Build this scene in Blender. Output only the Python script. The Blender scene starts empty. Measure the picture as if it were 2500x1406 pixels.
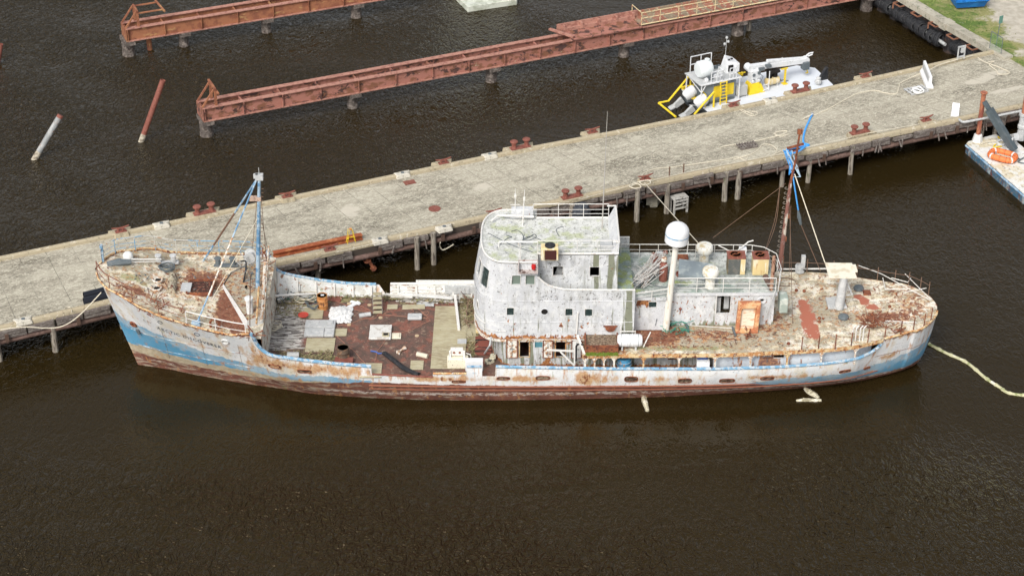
import bpy, bmesh, math, random
from mathutils import Vector, Matrix
random.seed(7)
S=bpy.context.scene; COL=S.collection
R=math.radians
# ---------------------------------------------------------------- camera
FPX=4860.0; TH=R(32); DIST=130.0
CAM=Vector((0,-DIST*math.cos(TH),DIST*math.sin(TH)))
cd=bpy.data.cameras.new('camera'); cam=bpy.data.objects.new('camera',cd); COL.objects.link(cam)
cam.location=CAM; cam.rotation_euler=(R(90)-TH,0,0)
cd.sensor_width=36; cd.lens=36*FPX/2500; cd.clip_end=4000; cd.clip_start=1
S.camera=cam
# ---------------------------------------------------------------- world, sun, exposure
wd=bpy.data.worlds.new('World'); S.world=wd; wd.use_nodes=True
wn=wd.node_tree; wn.nodes.clear()
sky=wn.nodes.new('ShaderNodeTexSky'); sky.sky_type='NISHITA'; sky.sun_disc=False
SUN_EL=R(44); SUN_AZ=R(205)
sky.sun_elevation=SUN_EL; sky.sun_rotation=SUN_AZ; sky.dust_density=4; sky.ozone_density=1; sky.air_density=1
hs=wn.nodes.new('ShaderNodeHueSaturation'); hs.inputs['Saturation'].default_value=0.34
bgn=wn.nodes.new('ShaderNodeBackground'); bgn.inputs['Strength'].default_value=0.128
wo=wn.nodes.new('ShaderNodeOutputWorld')
wn.links.new(sky.outputs[0],hs.inputs['Color']); wn.links.new(hs.outputs[0],bgn.inputs['Color']); wn.links.new(bgn.outputs[0],wo.inputs['Surface'])
sl=bpy.data.lights.new('sun','SUN'); sl.energy=1.45; sl.angle=R(18); sl.color=(1,0.965,0.9)
so=bpy.data.objects.new('sun',sl); COL.objects.link(so)
sd=Vector((math.sin(SUN_AZ)*math.cos(SUN_EL),math.cos(SUN_AZ)*math.cos(SUN_EL),math.sin(SUN_EL)))
so.rotation_euler=sd.to_track_quat('Z','Y').to_euler(); so.location=(0,0,60)
S.view_settings.view_transform='Standard'; S.view_settings.look='None'; S.view_settings.gamma=1
S.view_settings.exposure=0.66
# ---------------------------------------------------------------- measured points
def ray(px,py):
    a=px-1250; b=703-py
    return Vector((a,FPX*math.cos(TH)+b*math.sin(TH),-FPX*math.sin(TH)+b*math.cos(TH)))
def G(px,py,z=0.0):
    r=ray(px,py); k=(z-CAM.z)/r.z; return CAM+r*k
SO=G(337,890,0); SE=G(2283,745,4.2)
YAW=math.atan2(SE.y-SO.y,SE.x-SO.x)
SM=Matrix.Translation(SO)@Matrix.Rotation(YAW,4,'Z'); SI=SM.inverted()
def W(v): return SM@Vector(v)
def L(px,py,z): return SI@G(px,py,z)
def Lt(px,py,t):
    o=SI@CAM; d=SI.to_3x3()@ray(px,py); k=(t-o.y)/d.y; return o+d*k
def Ls(px,py,s):
    o=SI@CAM; d=SI.to_3x3()@ray(px,py); k=(s-o.x)/d.x; return o+d*k
def interp(tab,x):
    if x<=tab[0][0]: return tab[0][1]
    for (a,b),(c,d) in zip(tab,tab[1:]):
        if x<=c: return b+(d-b)*(x-a)/(c-a) if c>a else d
    return tab[-1][1]
# ---------------------------------------------------------------- mesh builder
class MB:
    def __init__(s): s.v=[]; s.f=[]
    def add(s,vs,fs):
        n=len(s.v); s.v+= [tuple(v) for v in vs]; s.f+=[tuple(i+n for i in f) for f in fs]; return s
    def box(s,c,d,rz=0,rx=0,ry=0):
        M=Matrix.Translation(Vector(c))@Matrix.Rotation(rz,4,'Z')@Matrix.Rotation(ry,4,'Y')@Matrix.Rotation(rx,4,'X')
        x,y,z=d[0]/2,d[1]/2,d[2]/2; b=min(x,y,z)*0.12
        vs=[];
        for sz in (-1,1):
            for (sx,sy) in ((-1,-1),(1,-1),(1,1),(-1,1)):
                vs.append(M@Vector((sx*x,sy*y,sz*z)))
        return s.add(vs,[(3,2,1,0),(4,5,6,7),(0,1,5,4),(1,2,6,5),(2,3,7,6),(3,0,4,7)])
    def beam(s,a,b,w,h,up=(0,0,1)):
        a=Vector(a);b=Vector(b);d=(b-a).normalized();u=Vector(up)
        if abs(d.dot(u))>.98:u=Vector((0,1,0))
        r=d.cross(u).normalized(); u=r.cross(d)
        vs=[p+r*(i*w/2)+u*(j*h/2) for p in (a,b) for (i,j) in ((-1,-1),(1,-1),(1,1),(-1,1))]
        return s.add(vs,[(0,1,2,3),(7,6,5,4),(0,4,5,1),(1,5,6,2),(2,6,7,3),(3,7,4,0)])
    def tube(s,pts,r,n=6,caps=True,closed=False):
        pts=[Vector(p) for p in pts]
        rs=r if isinstance(r,(list,tuple)) else [r]*len(pts)
        vs=[];fs=[];m=len(pts);ref=None
        for i,p in enumerate(pts):
            if closed: d=pts[(i+1)%m]-pts[i-1]
            else: d=pts[min(i+1,m-1)]-pts[max(i-1,0)]
            if d.length<1e-7:d=Vector((0,0,1))
            d.normalize()
            if ref is None:
                ref=Vector((0,0,1)) if abs(d.z)<.9 else Vector((1,0,0))
            a=(ref-d*ref.dot(d))
            if a.length<1e-4: a=d.orthogonal()
            a.normalize(); ref=a; b=d.cross(a)
            for k in range(n):
                t=2*math.pi*k/n; vs.append(p+(a*math.cos(t)+b*math.sin(t))*rs[i])
        rng=m if closed else m-1
        for i in range(rng):
            j=(i+1)%m
            for k in range(n):
                fs.append((i*n+k,i*n+(k+1)%n,j*n+(k+1)%n,j*n+k))
        if caps and not closed:
            fs.append(tuple(range(n-1,-1,-1))); fs.append(tuple((m-1)*n+k for k in range(n)))
        return s.add(vs,fs)
    def cyl(s,a,b,r,r2=None,n=12): return s.tube([a,b],[r,r if r2 is None else r2],n)
    def lathe(s,prof,c=(0,0,0),n=20,axis='Z',M=None):
        vs=[];fs=[];c=Vector(c)
        for (r,z) in prof:
            for k in range(n):
                t=2*math.pi*k/n; p=Vector((r*math.cos(t),r*math.sin(t),z))
                if M is not None: p=M@p
                vs.append(c+p)
        for i in range(len(prof)-1):
            for k in range(n): fs.append((i*n+k,i*n+(k+1)%n,(i+1)*n+(k+1)%n,(i+1)*n+k))
        fs.append(tuple(range(n-1,-1,-1))); fs.append(tuple((len(prof)-1)*n+k for k in range(n)))
        return s.add(vs,fs)
    def prism(s,poly,z0,z1):
        n=len(poly); a=[Vector((p[0],p[1],z0)) for p in poly]; b=[Vector((p[0],p[1],z1)) for p in poly]
        return s.add(a+b,[tuple(range(n-1,-1,-1)),tuple(range(n,2*n))]+[(i,(i+1)%n,n+(i+1)%n,n+i) for i in range(n)])
    def rows(s,rows,closed=False):
        n=len(rows[0]); vs=[p for r in rows for p in r]; fs=[]
        for i in range(len(rows)-1):
            for k in range(n if closed else n-1): fs.append((i*n+k,i*n+(k+1)%n,(i+1)*n+(k+1)%n,(i+1)*n+k))
        return s.add(vs,fs)
    def build(s,name,mat,parent=None,loc=None,smooth=False,attrs=None,bev=0):
        me=bpy.data.meshes.new(name); me.from_pydata(s.v,[],s.f); me.update()
        bm=bmesh.new(); bm.from_mesh(me); 
        if bev:
            bmesh.ops.remove_doubles(bm,verts=bm.verts,dist=1e-5)
            eds=[e for e in bm.edges if len(e.link_faces)==2 and e.calc_face_angle(0)>0.6]
            bmesh.ops.bevel(bm,geom=eds,offset=bev,segments=2,affect='EDGES',profile=.5)
        bmesh.ops.recalc_face_normals(bm,faces=bm.faces)
        bm.to_mesh(me); bm.free()
        if smooth:
            for p in me.polygons: p.use_smooth=True
            try: me.set_sharp_from_angle(angle=R(40))
            except Exception: pass
        if attrs:
            for an,fn in attrs.items():
                at=me.attributes.new(an,'FLOAT','POINT')
                at.data.foreach_set('value',[float(fn(v.co)) for v in me.vertices])
        o=bpy.data.objects.new(name,me); COL.objects.link(o)
        if mat: me.materials.append(mat)
        if parent is not None: o.parent=parent
        if loc is not None: o.location=loc
        return o
def tag(o,label=None,cat=None,group=None,kind=None):
    if label:o['label']=label
    if cat:o['category']=cat
    if group:o['group']=group
    if kind:o['kind']=kind
    return o
def thing(name,label,cat,loc=(0,0,0),rz=0,group=None):
    o=bpy.data.objects.new(name,None); COL.objects.link(o); o.location=loc; o.rotation_euler=(0,0,rz); o.empty_display_size=.3
    return tag(o,label,cat,group)
def dup(root,loc,rz,label,group=None):
    def cp(o,par):
        c=o.copy(); COL.objects.link(c); c.parent=par
        for ch in [x for x in COL.objects if x.parent==o]: cp(ch,c)
        return c
    c=cp(root,None); c.location=loc; c.rotation_euler=(0,0,rz); c['label']=label
    if group:c['group']=group
    return c
def smooth_path(pts,k=6):
    pts=[Vector(p) for p in pts]; out=[]
    for i in range(len(pts)-1):
        p0=pts[max(i-1,0)];p1=pts[i];p2=pts[i+1];p3=pts[min(i+2,len(pts)-1)]
        for j in range(k):
            t=j/k; out.append(0.5*((2*p1)+(-p0+p2)*t+(2*p0-5*p1+4*p2-p3)*t*t+(-p0+3*p1-3*p2+p3)*t**3))
    out.append(pts[-1]); return out
# ---------------------------------------------------------------- materials
MATS={}
def mat(name,base,rough=.75,layers=(),bump=0,bscale=20,spec=.3,metal=0,rot=0):
    if name in MATS: return MATS[name]
    m=bpy.data.materials.new(name); MATS[name]=m; m.use_nodes=True; nt=m.node_tree; N=nt.nodes; K=nt.links
    p=N['Principled BSDF']; p.inputs['Roughness'].default_value=rough; p.inputs['Metallic'].default_value=metal
    p.inputs['Specular IOR Level'].default_value=spec
    tc=N.new('ShaderNodeTexCoord'); vec=tc.outputs['Object']
    if rot:
        mp=N.new('ShaderNodeMapping'); mp.inputs['Rotation'].default_value=(0,0,rot); K.new(vec,mp.inputs[0]); vec=mp.outputs[0]
    rgb=N.new('ShaderNodeRGB'); rgb.outputs[0].default_value=(*base,1); cur=rgb.outputs[0]
    for l in layers:
        col=l['c']; sc=l.get('s',3); th=l.get('th',.5); so_=l.get('soft',.03); st=l.get('a',1); at=l.get('attr'); k=l.get('k',.5)
        mp=N.new('ShaderNodeMapping'); K.new(vec,mp.inputs[0])
        mp.inputs['Scale'].default_value=sc if isinstance(sc,tuple) else (sc,sc,sc)
        off=l.get('o',random.random()*50); mp.inputs['Location'].default_value=(off,off*.7,off*.3)
        if l.get('vor'):
            nz=N.new('ShaderNodeTexVoronoi'); nz.inputs['Scale'].default_value=1; K.new(mp.outputs[0],nz.inputs['Vector'])
            out=nz.outputs['Distance'] ; inv=N.new('ShaderNodeMath'); inv.operation='SUBTRACT'; inv.inputs[0].default_value=1; K.new(out,inv.inputs[1]); out=inv.outputs[0]
        else:
            nz=N.new('ShaderNodeTexNoise'); nz.inputs['Scale'].default_value=1; nz.inputs['Detail'].default_value=l.get('d',6); nz.inputs['Roughness'].default_value=l.get('r',.62); nz.inputs['Distortion'].default_value=l.get('dist',0)
            K.new(mp.outputs[0],nz.inputs['Vector']); out=nz.outputs['Fac']
        if at:
            an=N.new('ShaderNodeAttribute'); an.attribute_name=at
            ml=N.new('ShaderNodeMath'); ml.operation='MULTIPLY_ADD'; K.new(an.outputs['Fac'],ml.inputs[0]); ml.inputs[1].default_value=k; K.new(out,ml.inputs[2]); out=ml.outputs[0]
        mr=N.new('ShaderNodeMapRange'); mr.interpolation_type='SMOOTHSTEP'; K.new(out,mr.inputs['Value'])
        mr.inputs['From Min'].default_value=th-so_; mr.inputs['From Max'].default_value=th+so_; mr.inputs['To Min'].default_value=0; mr.inputs['To Max'].default_value=st
        mx=N.new('ShaderNodeMix'); mx.data_type='RGBA'; K.new(mr.outputs[0],mx.inputs['Factor']); K.new(cur,mx.inputs['A'])
        c2=l.get('c2')
        if c2:
            n2=N.new('ShaderNodeTexNoise'); n2.inputs['Scale'].default_value=l.get('s2',7); n2.inputs['Detail'].default_value=5; K.new(vec,n2.inputs['Vector'])
            r2=N.new('ShaderNodeMapRange'); r2.inputs['From Min'].default_value=.38; r2.inputs['From Max'].default_value=.62; K.new(n2.outputs['Fac'],r2.inputs['Value'])
            m2=N.new('ShaderNodeMix'); m2.data_type='RGBA'; K.new(r2.outputs[0],m2.inputs['Factor']); m2.inputs['A'].default_value=(*col,1); m2.inputs['B'].default_value=(*c2,1); K.new(m2.outputs['Result'],mx.inputs['B'])
        else: mx.inputs['B'].default_value=(*col,1)
        cur=mx.outputs['Result']
    K.new(cur,p.inputs['Base Color'])
    if bump:
        nb=N.new('ShaderNodeTexNoise'); nb.inputs['Scale'].default_value=bscale; nb.inputs['Detail'].default_value=6; K.new(vec,nb.inputs['Vector'])
        b=N.new('ShaderNodeBump'); b.inputs['Strength'].default_value=bump; b.inputs['Distance'].default_value=.03; K.new(nb.outputs['Fac'],b.inputs['Height']); K.new(b.outputs[0],p.inputs['Normal'])
    return m
RD=(.13,.038,.022); RO=(.42,.19,.07); RB=(.06,.025,.018); CR=(.62,.53,.36); WH=(.72,.72,.70); DK=(.04,.035,.03); GY=(.35,.36,.35)
def lay(c,**k): k['c']=c; return k
M_white=mat('white_paint',(.66,.66,.64),.55,[lay((.55,.56,.56),s=1.2,th=.52,soft=.08,a=.6),lay((.30,.29,.27),s=(2.5,2.5,.5),th=.62,soft=.08,a=.35),lay((.10,.09,.08),s=9,th=.64,soft=.02,a=.8),lay((.22,.20,.16),s=22,th=.66,soft=.02,a=.7),lay(RD,c2=RO,s=3,th=.72,soft=.03)],bump=.25,bscale=8)
M_house=mat('weathered_white_house_paint',(.56,.57,.585),.65,[lay((.47,.48,.50),s=.9,th=.5,soft=.12,a=.7),lay((.64,.645,.64),s=2.3,th=.55,soft=.07,a=.7),lay((.34,.34,.32),s=(1.8,1.8,.5),th=.60,soft=.07,a=.45,attr='grime',k=.12,r=.7),lay((.12,.13,.055),s=(5,5,.4),th=.66,soft=.07,a=.8,attr='algae',k=.45),lay((.10,.095,.09),s=5.5,th=.625,soft=.012,a=.8,r=.75,attr='grime',k=.05),lay((.09,.085,.08),s=12,th=.635,soft=.015,a=.8,r=.7),lay((.22,.20,.17),s=(9,9,2),th=.66,soft=.03,a=.7),lay(RD,c2=RO,s=(5,5,3),th=.70,soft=.03,attr='rust',k=.45)],bump=.3,bscale=5)
M_roof=mat('mossy_white_roof_paint',(.58,.585,.56),.75,[lay((.40,.41,.385),s=1.8,th=.52,soft=.06,a=.7),lay((.36,.40,.19),s=1.6,th=.60,soft=.09,a=.65,attr='algae',k=.25),lay((.14,.14,.11),s=6,th=.575,soft=.02,a=.8,r=.75),lay((.07,.07,.06),s=20,th=.62,soft=.02,a=.8),lay(RD,s=4,th=.73,soft=.02)],bump=.3)
M_green=mat('algae_stained_deck',(.30,.32,.30),.8,[lay((.58,.60,.57),s=1.6,th=.52,soft=.06,a=.8),lay((.20,.27,.23),s=.8,th=.56,soft=.08,a=.7,attr='algae',k=.3),lay((.28,.33,.10),s=1.3,th=.64,soft=.06,a=.8,attr='moss',k=.3),lay((.10,.10,.08),s=9,th=.60,soft=.03,a=.7),lay((.75,.75,.72),s=6,th=.68,soft=.02)],bump=.3)
def deckmat(name,base): return mat(name,base,.85,[lay((.52,.44,.29),s=(.5,2.2,1),th=.50,soft=.1,a=.7),lay((.74,.70,.61),s=(.4,2.6,1),th=.57,soft=.04,a=.8),lay((.66,.63,.56),s=2.2,th=.54,soft=.06,a=.8),lay((.24,.21,.145),s=1.7,th=.545,soft=.07,a=.7,attr='grime',k=.4),lay((.24,.25,.10),s=2.5,th=.74,soft=.07,a=.65,attr='algae',k=.4),lay(RO,c2=(.45,.24,.10),s=3.2,th=.585,soft=.05,a=.75,attr='rust',k=.35,dist=.6),lay(RD,c2=(.24,.10,.06),s=3.6,th=.60,soft=.02,a=.95,attr='rust',k=.4,r=.7,dist=.8,s2=4),lay((.09,.065,.045),s=(5,9,5),th=.60,soft=.02,a=.85,r=.72),lay((.20,.12,.07),s=4.5,th=.60,soft=.04,a=.7),lay((.75,.72,.62),s=13,th=.66,soft=.02,a=.8),lay((.36,.125,.08),s=1.8,th=.72,soft=.03,attr='red',k=.38,r=.8,dist=.5),lay((.07,.04,.03),s=4,th=.8,soft=.05,attr='dark',k=.6,c2=(.16,.07,.05),s2=6)],bump=.5,bscale=9)
M_deck=deckmat('peeling_cream_deck_paint',(.68,.62,.48))
M_main=mat('rusty_well_deck',(.135,.078,.062),.85,[lay((.215,.085,.06),s=.8,th=.53,soft=.05,a=.85),lay((.085,.06,.048),s=1.9,th=.52,soft=.06,a=.8),lay((.30,.22,.16),s=3,th=.62,soft=.05,a=.7),lay((.50,.46,.40),s=(3,11,1),th=.60,soft=.03,attr='plank',k=.0,a=0),lay((.34,.28,.15),s=2.4,th=.74,soft=.06,a=.9,attr='straw',k=.45,c2=(.14,.15,.06),s2=9,r=.75),lay((.55,.53,.50),s=(1.2,13,1),th=.87,soft=.04,attr='plank',k=.45,r=.7),lay((.05,.04,.035),s=(1.5,16,1),th=.93,soft=.03,attr='plank',k=.45),lay((.05,.035,.03),s=7,th=.62,soft=.02,a=.7),lay((.62,.58,.50),s=14,th=.68,soft=.02,a=.9)],bump=.6,bscale=8)
M_rust=mat('rusted_steel',(.15,.05,.03),.9,[lay((.28,.10,.045),s=3,th=.5,soft=.08,a=.8),lay((.05,.025,.02),s=6,th=.58,soft=.04,a=.8),lay((.45,.22,.10),s=9,th=.66,soft=.04,a=.6)],bump=.5)
M_rustw=mat('white_paint_over_rust',(.66,.64,.58),.75,[lay((.42,.2,.07),s=4,th=.54,soft=.05,a=.8),lay(RD,c2=RO,s=6,th=.58,soft=.03),lay(DK,s=14,th=.66,soft=.02)],bump=.4)
M_rustcream=mat('cream_paint_over_rust',(.60,.46,.26),.75,[lay((.42,.18,.06),s=3,th=.50,soft=.07,a=.85),lay(RD,s=6,th=.57,soft=.03),lay((.72,.68,.58),s=5,th=.62,soft=.03,a=.7)],bump=.4)
M_blue=mat('faded_blue_paint',(.10,.22,.36),.6,[lay((.36,.46,.54),s=3,th=.50,soft=.05,a=.85),lay((.55,.55,.5),s=9,th=.64,soft=.02,a=.8),lay(RD,s=6,th=.68,soft=.02)],bump=.2)
M_bluerail=mat('blue_rail_paint',(.15,.31,.46),.6,[lay((.45,.50,.53),s=4,th=.51,soft=.03,a=.85),lay(RD,s=7,th=.62,soft=.02)])
M_rail=mat('white_rail_paint',(.64,.63,.60),.5,[lay((.40,.26,.16),s=8,th=.63,soft=.03,a=.7)])
M_black=mat('black_rubber',(.018,.019,.022),.75,[lay((.04,.04,.042),s=5,th=.55,soft=.05)],bump=.3)
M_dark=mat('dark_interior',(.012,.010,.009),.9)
M_glass=mat('window_glass',(.02,.035,.035),.08,spec=.5,layers=[lay((.10,.13,.12),s=6,th=.55,soft=.1,a=.5)])
M_ply=mat('weathered_plywood',(.36,.32,.205),.85,[lay((.22,.17,.10),s=.7,th=.53,soft=.1,a=.6),lay((.44,.405,.29),s=(2,9,2),th=.52,soft=.08,a=.7),lay((.25,.22,.16),s=(3,14,3),th=.60,soft=.04,a=.6),lay((.12,.11,.08),s=9,th=.66,soft=.03,a=.7)],bump=.2)
M_grey=mat('grey_paint',(.42,.43,.43),.6,[lay((.55,.55,.54),s=3,th=.55,soft=.05,a=.6),lay((.18,.17,.15),s=8,th=.63,soft=.03,a=.6)],bump=.2)
M_dgrey=mat('dark_grey_paint',(.10,.12,.13),.6,[lay((.16,.17,.18),s=3,th=.55,soft=.05,a=.6)],bump=.1)
M_clean=mat('bright_white_paint',(.70,.71,.72),.45,[lay((.58,.59,.60),s=2,th=.56,soft=.1,a=.5)])
M_yellow=mat('yellow_paint',(.75,.55,.03),.45,[lay((.62,.42,.03),s=4,th=.58,soft=.05,a=.5)])
M_rope=mat('pale_rope',(.60,.55,.44),.9,[lay((.40,.36,.28),s=12,th=.55,soft=.05,a=.6)],bump=.3,bscale=60)
M_brope=mat('blue_rope',(.06,.30,.70),.8,[lay((.12,.42,.80),s=10,th=.55,soft=.05,a=.6)],bump=.3,bscale=60)
M_orope=mat('orange_cord',(.42,.20,.14),.8)
M_wire=mat('rusty_wire',(.16,.10,.07),.8)
M_net=mat('green_rope',(.04,.22,.16),.85)
M_wood=mat('grey_weathered_timber',(.125,.105,.095),.9,[lay((.25,.225,.20),s=(3,3,8),th=.53,soft=.06,a=.7),lay((.10,.08,.065),s=(9,9,3),th=.58,soft=.04,a=.85),lay((.55,.53,.50),s=11,th=.66,soft=.03,a=.7)],bump=.8,bscale=12)
M_pile=mat('timber_pile',(.22,.19,.155),.9,[lay((.34,.31,.26),s=(9,9,1),th=.5,soft=.05,a=.8),lay((.07,.055,.045),s=(12,12,1.2),th=.57,soft=.04,a=.9),lay((.10,.12,.06),s=(5,5,1),th=.62,soft=.05,a=.6)],bump=1,bscale=10)
M_conc=mat('concrete',(.40,.37,.30),.9,[lay((.27,.25,.20),s=1,th=.53,soft=.07,a=.7),lay((.15,.16,.11),s=3,th=.60,soft=.05,a=.7)],bump=.4)
M_kerb=mat('ochre_kerb_concrete',(.36,.31,.215),.9,[lay((.38,.32,.22),s=1.5,th=.52,soft=.06,a=.7),lay((.18,.15,.10),s=5,th=.60,soft=.04,a=.7),lay((.60,.56,.46),s=3,th=.62,soft=.04,a=.6)],bump=.4)
M_red=mat('red_brown_oxide_paint',(.21,.075,.055),.7,[lay((.16,.05,.035),s=4,th=.54,soft=.06,a=.8),lay((.42,.20,.15),s=7,th=.63,soft=.04,a=.6)],bump=.3)
M_pipe=mat('brown_steel_pipe',(.12,.075,.06),.8,[lay((.20,.13,.11),s=2,th=.52,soft=.07,a=.7),lay((.06,.035,.03),s=7,th=.58,soft=.04,a=.7)],bump=.3)
M_cloth=mat('white_tarpaulin',(.62,.62,.61),.8,[lay((.45,.45,.43),s=4,th=.6,soft=.05,a=.5)],bump=.3)
M_orange=mat('orange_foam',(.75,.19,.06),.6,[lay((.60,.14,.05),s=5,th=.55,soft=.06,a=.6)])
M_drum=mat('orange_steel_drum',(.42,.16,.045),.6,[lay((.55,.27,.10),s=4,th=.52,soft=.06,a=.7),lay((.10,.04,.025),s=5,th=.60,soft=.03,a=.9)],bump=.3)
M_cream=mat('cream_enamel',(.62,.50,.26),.6,[lay((.70,.66,.55),s=(5,5,1),th=.55,soft=.05,a=.7),lay(RO,s=(6,6,1.5),th=.64,soft=.04,a=.7)])
M_fol=mat('weed_leaves',(.12,.19,.04),.8,[lay((.25,.27,.08),s=9,th=.55,soft=.05)])
# ================================================================ WATER
def axis_coords(lo,hi,step,far):
    a=[];x=lo
    while x<=hi: a.append(x); x+=step
    return [-far,-far/3,lo-60]+a+[hi+60,far/3,far]
m=MB(); xs=axis_coords(-90,100,3,1600); ys=axis_coords(-70,200,3,1600)
m.rows([[(x,y,0) for x in xs] for y in ys])
def sst(a,b,x):
    t=max(0,min(1,(x-a)/(b-a))); return t*t*(3-2*t)
def wind(c):
    x,y=c.x,c.y
    dockline=7+(x-4)*.43
    if y>dockline+2:                     # beyond the pier: open, ruffled to the left, sheltered to the right
        return .22+.40*sst(16,-22,x)
    d=(-13.5)-y                          # metres off the ship's side
    if d>-2: return .10+.60*sst(1.5,10,d)*(1-.45*sst(5,35,x)) if x<28 else .12+.25*sst(2,10,d)
    return .12+(.25*sst(-21,-30,x))
nw=bpy.data.materials.new('river_water'); nw.use_nodes=True; nt=nw.node_tree; N=nt.nodes; K=nt.links
p=N['Principled BSDF']; p.inputs['Roughness'].default_value=.04; p.inputs['IOR'].default_value=1.333
p.inputs['Base Color'].default_value=(.0185,.0124,.0040,1); p.inputs['Specular IOR Level'].default_value=.44; p.inputs['Specular Tint'].default_value=(1,.82,.58,1)
tc=N.new('ShaderNodeTexCoord'); at=N.new('ShaderNodeAttribute'); at.attribute_name='wind'
def wnoise(sc,rz,det,rough,dist=0):
    mp=N.new('ShaderNodeMapping'); mp.inputs['Rotation'].default_value=(0,0,rz); mp.inputs['Scale'].default_value=sc; K.new(tc.outputs['Object'],mp.inputs[0])
    n=N.new('ShaderNodeTexNoise'); n.inputs['Scale'].default_value=1; n.inputs['Detail'].default_value=det; n.inputs['Roughness'].default_value=rough; n.inputs['Distortion'].default_value=dist
    K.new(mp.outputs[0],n.inputs['Vector']); return n.outputs['Fac']
a=wnoise((2.6,1.5,1),R(-38),2,.5,.8); b=wnoise((1.1,.7,1),R(-22),3,.6,.6); c=wnoise((.35,.2,1),R(15),2,.5)
patch=wnoise((.05,.09,1),R(-25),4,.6,.5)
mr=N.new('ShaderNodeMapRange'); K.new(patch,mr.inputs['Value']); mr.inputs['From Min'].default_value=.36; mr.inputs['From Max'].default_value=.62; mr.inputs['To Min'].default_value=.35; mr.inputs['To Max'].default_value=1.25
def mth(op,x,y):
    q=N.new('ShaderNodeMath'); q.operation=op
    for i,v in enumerate((x,y)):
        if isinstance(v,(int,float)): q.inputs[i].default_value=v
        else: K.new(v,q.inputs[i])
    return q.outputs[0]
st=mth('MULTIPLY',at.outputs['Fac'],mr.outputs[0])
def ridge(n,pw):
    q=N.new('ShaderNodeMath'); q.operation='ABSOLUTE'; K.new(mth('SUBTRACT',mth('MULTIPLY',n,2),1),q.inputs[0])
    return mth('POWER',mth('SUBTRACT',1,q.outputs[0]),pw)
h=mth('ADD',mth('ADD',mth('MULTIPLY',mth('MULTIPLY',ridge(a,3),.19),st),mth('MULTIPLY',mth('MULTIPLY',ridge(b,2),.20),st)),mth('MULTIPLY',c,.03))
bp=N.new('ShaderNodeBump'); bp.inputs['Strength'].default_value=1; bp.inputs['Distance'].default_value=1.0
K.new(h,bp.inputs['Height']); K.new(bp.outputs[0],p.inputs['Normal'])
tag(m.build('water',nw,attrs={'wind':wind}),'dark brown river water with fine ripples','water',kind='structure')
# ================================================================ LAND (top right)
ZL=2.45
q0=G(2190,-12,ZL); q1=G(2305,62,ZL); q2=G(2428,131,ZL)          # water-side edge of the quay wall
wd_=(q2-q0).normalized(); nrm=Vector((-wd_.y,wd_.x,0))
if nrm.x<0: nrm=-nrm
far0=q0-wd_*90
gm=mat('grass_ground',(.085,.14,.028),.95,[lay((.16,.20,.05),s=.5,th=.5,soft=.1,a=.8),lay((.045,.085,.018),s=3,th=.55,soft=.08,a=.8,r=.75),lay((.30,.27,.13),s=.8,th=.56,soft=.08,a=.9,attr='sand',k=.35,c2=(.20,.20,.07),s2=5),lay((.46,.42,.35),s=.45,th=.72,soft=.06,attr='sand',k=.5,c2=(.36,.33,.27),s2=2,r=.7)],bump=.6,bscale=12)
m=MB(); rows=[]
e0=far0+nrm*.5; 
for i in range(80):
    b0=e0+wd_*(i*1.9); rows.append([ (b0+nrm*(j*1.6*(1+j*.02)))+Vector((0,0,-.06+.03*math.sin(i*.7+j))) for j in range(44)])
def sand(c):
    # sandy track across the yard
    pc=G(2455,55,ZL); d=(Vector((c.x,c.y,0))-Vector((pc.x,pc.y,0)))
    u=d.x*nrm.x+d.y*nrm.y; v=d.x*wd_.x+d.y*wd_.y
    return sst(-3.5,2.2,u+v*.30-.4)
m.rows(rows)
land=m.build('ground',gm,attrs={'sand':sand}); tag(land,'grass yard with a bare sandy patch behind the quay wall','ground',kind='structure')
# grass tufts
m=MB()
rg=random.Random(3)
for i in range(5200):
    u=rg.uniform(.6,26); v=rg.uniform(-32,26)
    pnt=q1+nrm*u+wd_*v
    if sand(pnt)>.55: continue
    hh=rg.uniform(.06,.16); an=rg.uniform(0,6.28); dx,dy=math.cos(an)*.05,math.sin(an)*.05
    m.add([(pnt.x-dx,pnt.y-dy,ZL-.08),(pnt.x+dx,pnt.y+dy,ZL-.08),(pnt.x+dy*2,pnt.y-dx*2,ZL-.06+hh)],[(0,1,2)])
tag(m.build('grass',mat('grass_blades',(.12,.20,.035),.9,[lay((.22,.24,.08),s=.6,th=.5,soft=.1)])),'short green grass growing in the yard','grass',kind='stuff')
# quay wall
qw=thing('quay_wall','concrete capped sheet pile quay wall behind the row of tyres','wall',tuple(q1))
m=MB(); A=q0-wd_*80-q1; B1=Vector((0,0,0)); C1=q2+wd_*1.2-q1
for (a,b,ox) in ((A,B1-wd_*.3,0),(B1-wd_*.25,C1,.0)):
    cc=nrm*.42; 
    m.beam(a+cc+Vector((0,0,-.1)),b+cc+Vector((0,0,-.1)),.84,.5)
m.beam(B1-wd_*.6+nrm*.4+Vector((0,0,-.1)),B1+wd_*.25+nrm*.4+Vector((0,0,-.1)),1.05,.56)
m.build('coping',M_conc,qw)
m=MB(); v=A.copy(); k=0; n=int((C1-A).length/.45); pr=[]
for i in range(n+1):
    b0=A+wd_*(i*.45); off=(0,.0,.32,.32)[i%4]
    pr.append(b0+nrm*(.15+off))
m.rows([[Vector((p_.x,p_.y,-3.2)) for p_ in pr],[Vector((p_.x,p_.y,-.3)) for p_ in pr]])
m.build('sheet_piling',mat('black_sheet_pile',(.03,.028,.03),.7,[lay((.08,.05,.04),s=2,th=.56,soft=.06)],bump=.3),qw)
m=MB()
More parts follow.
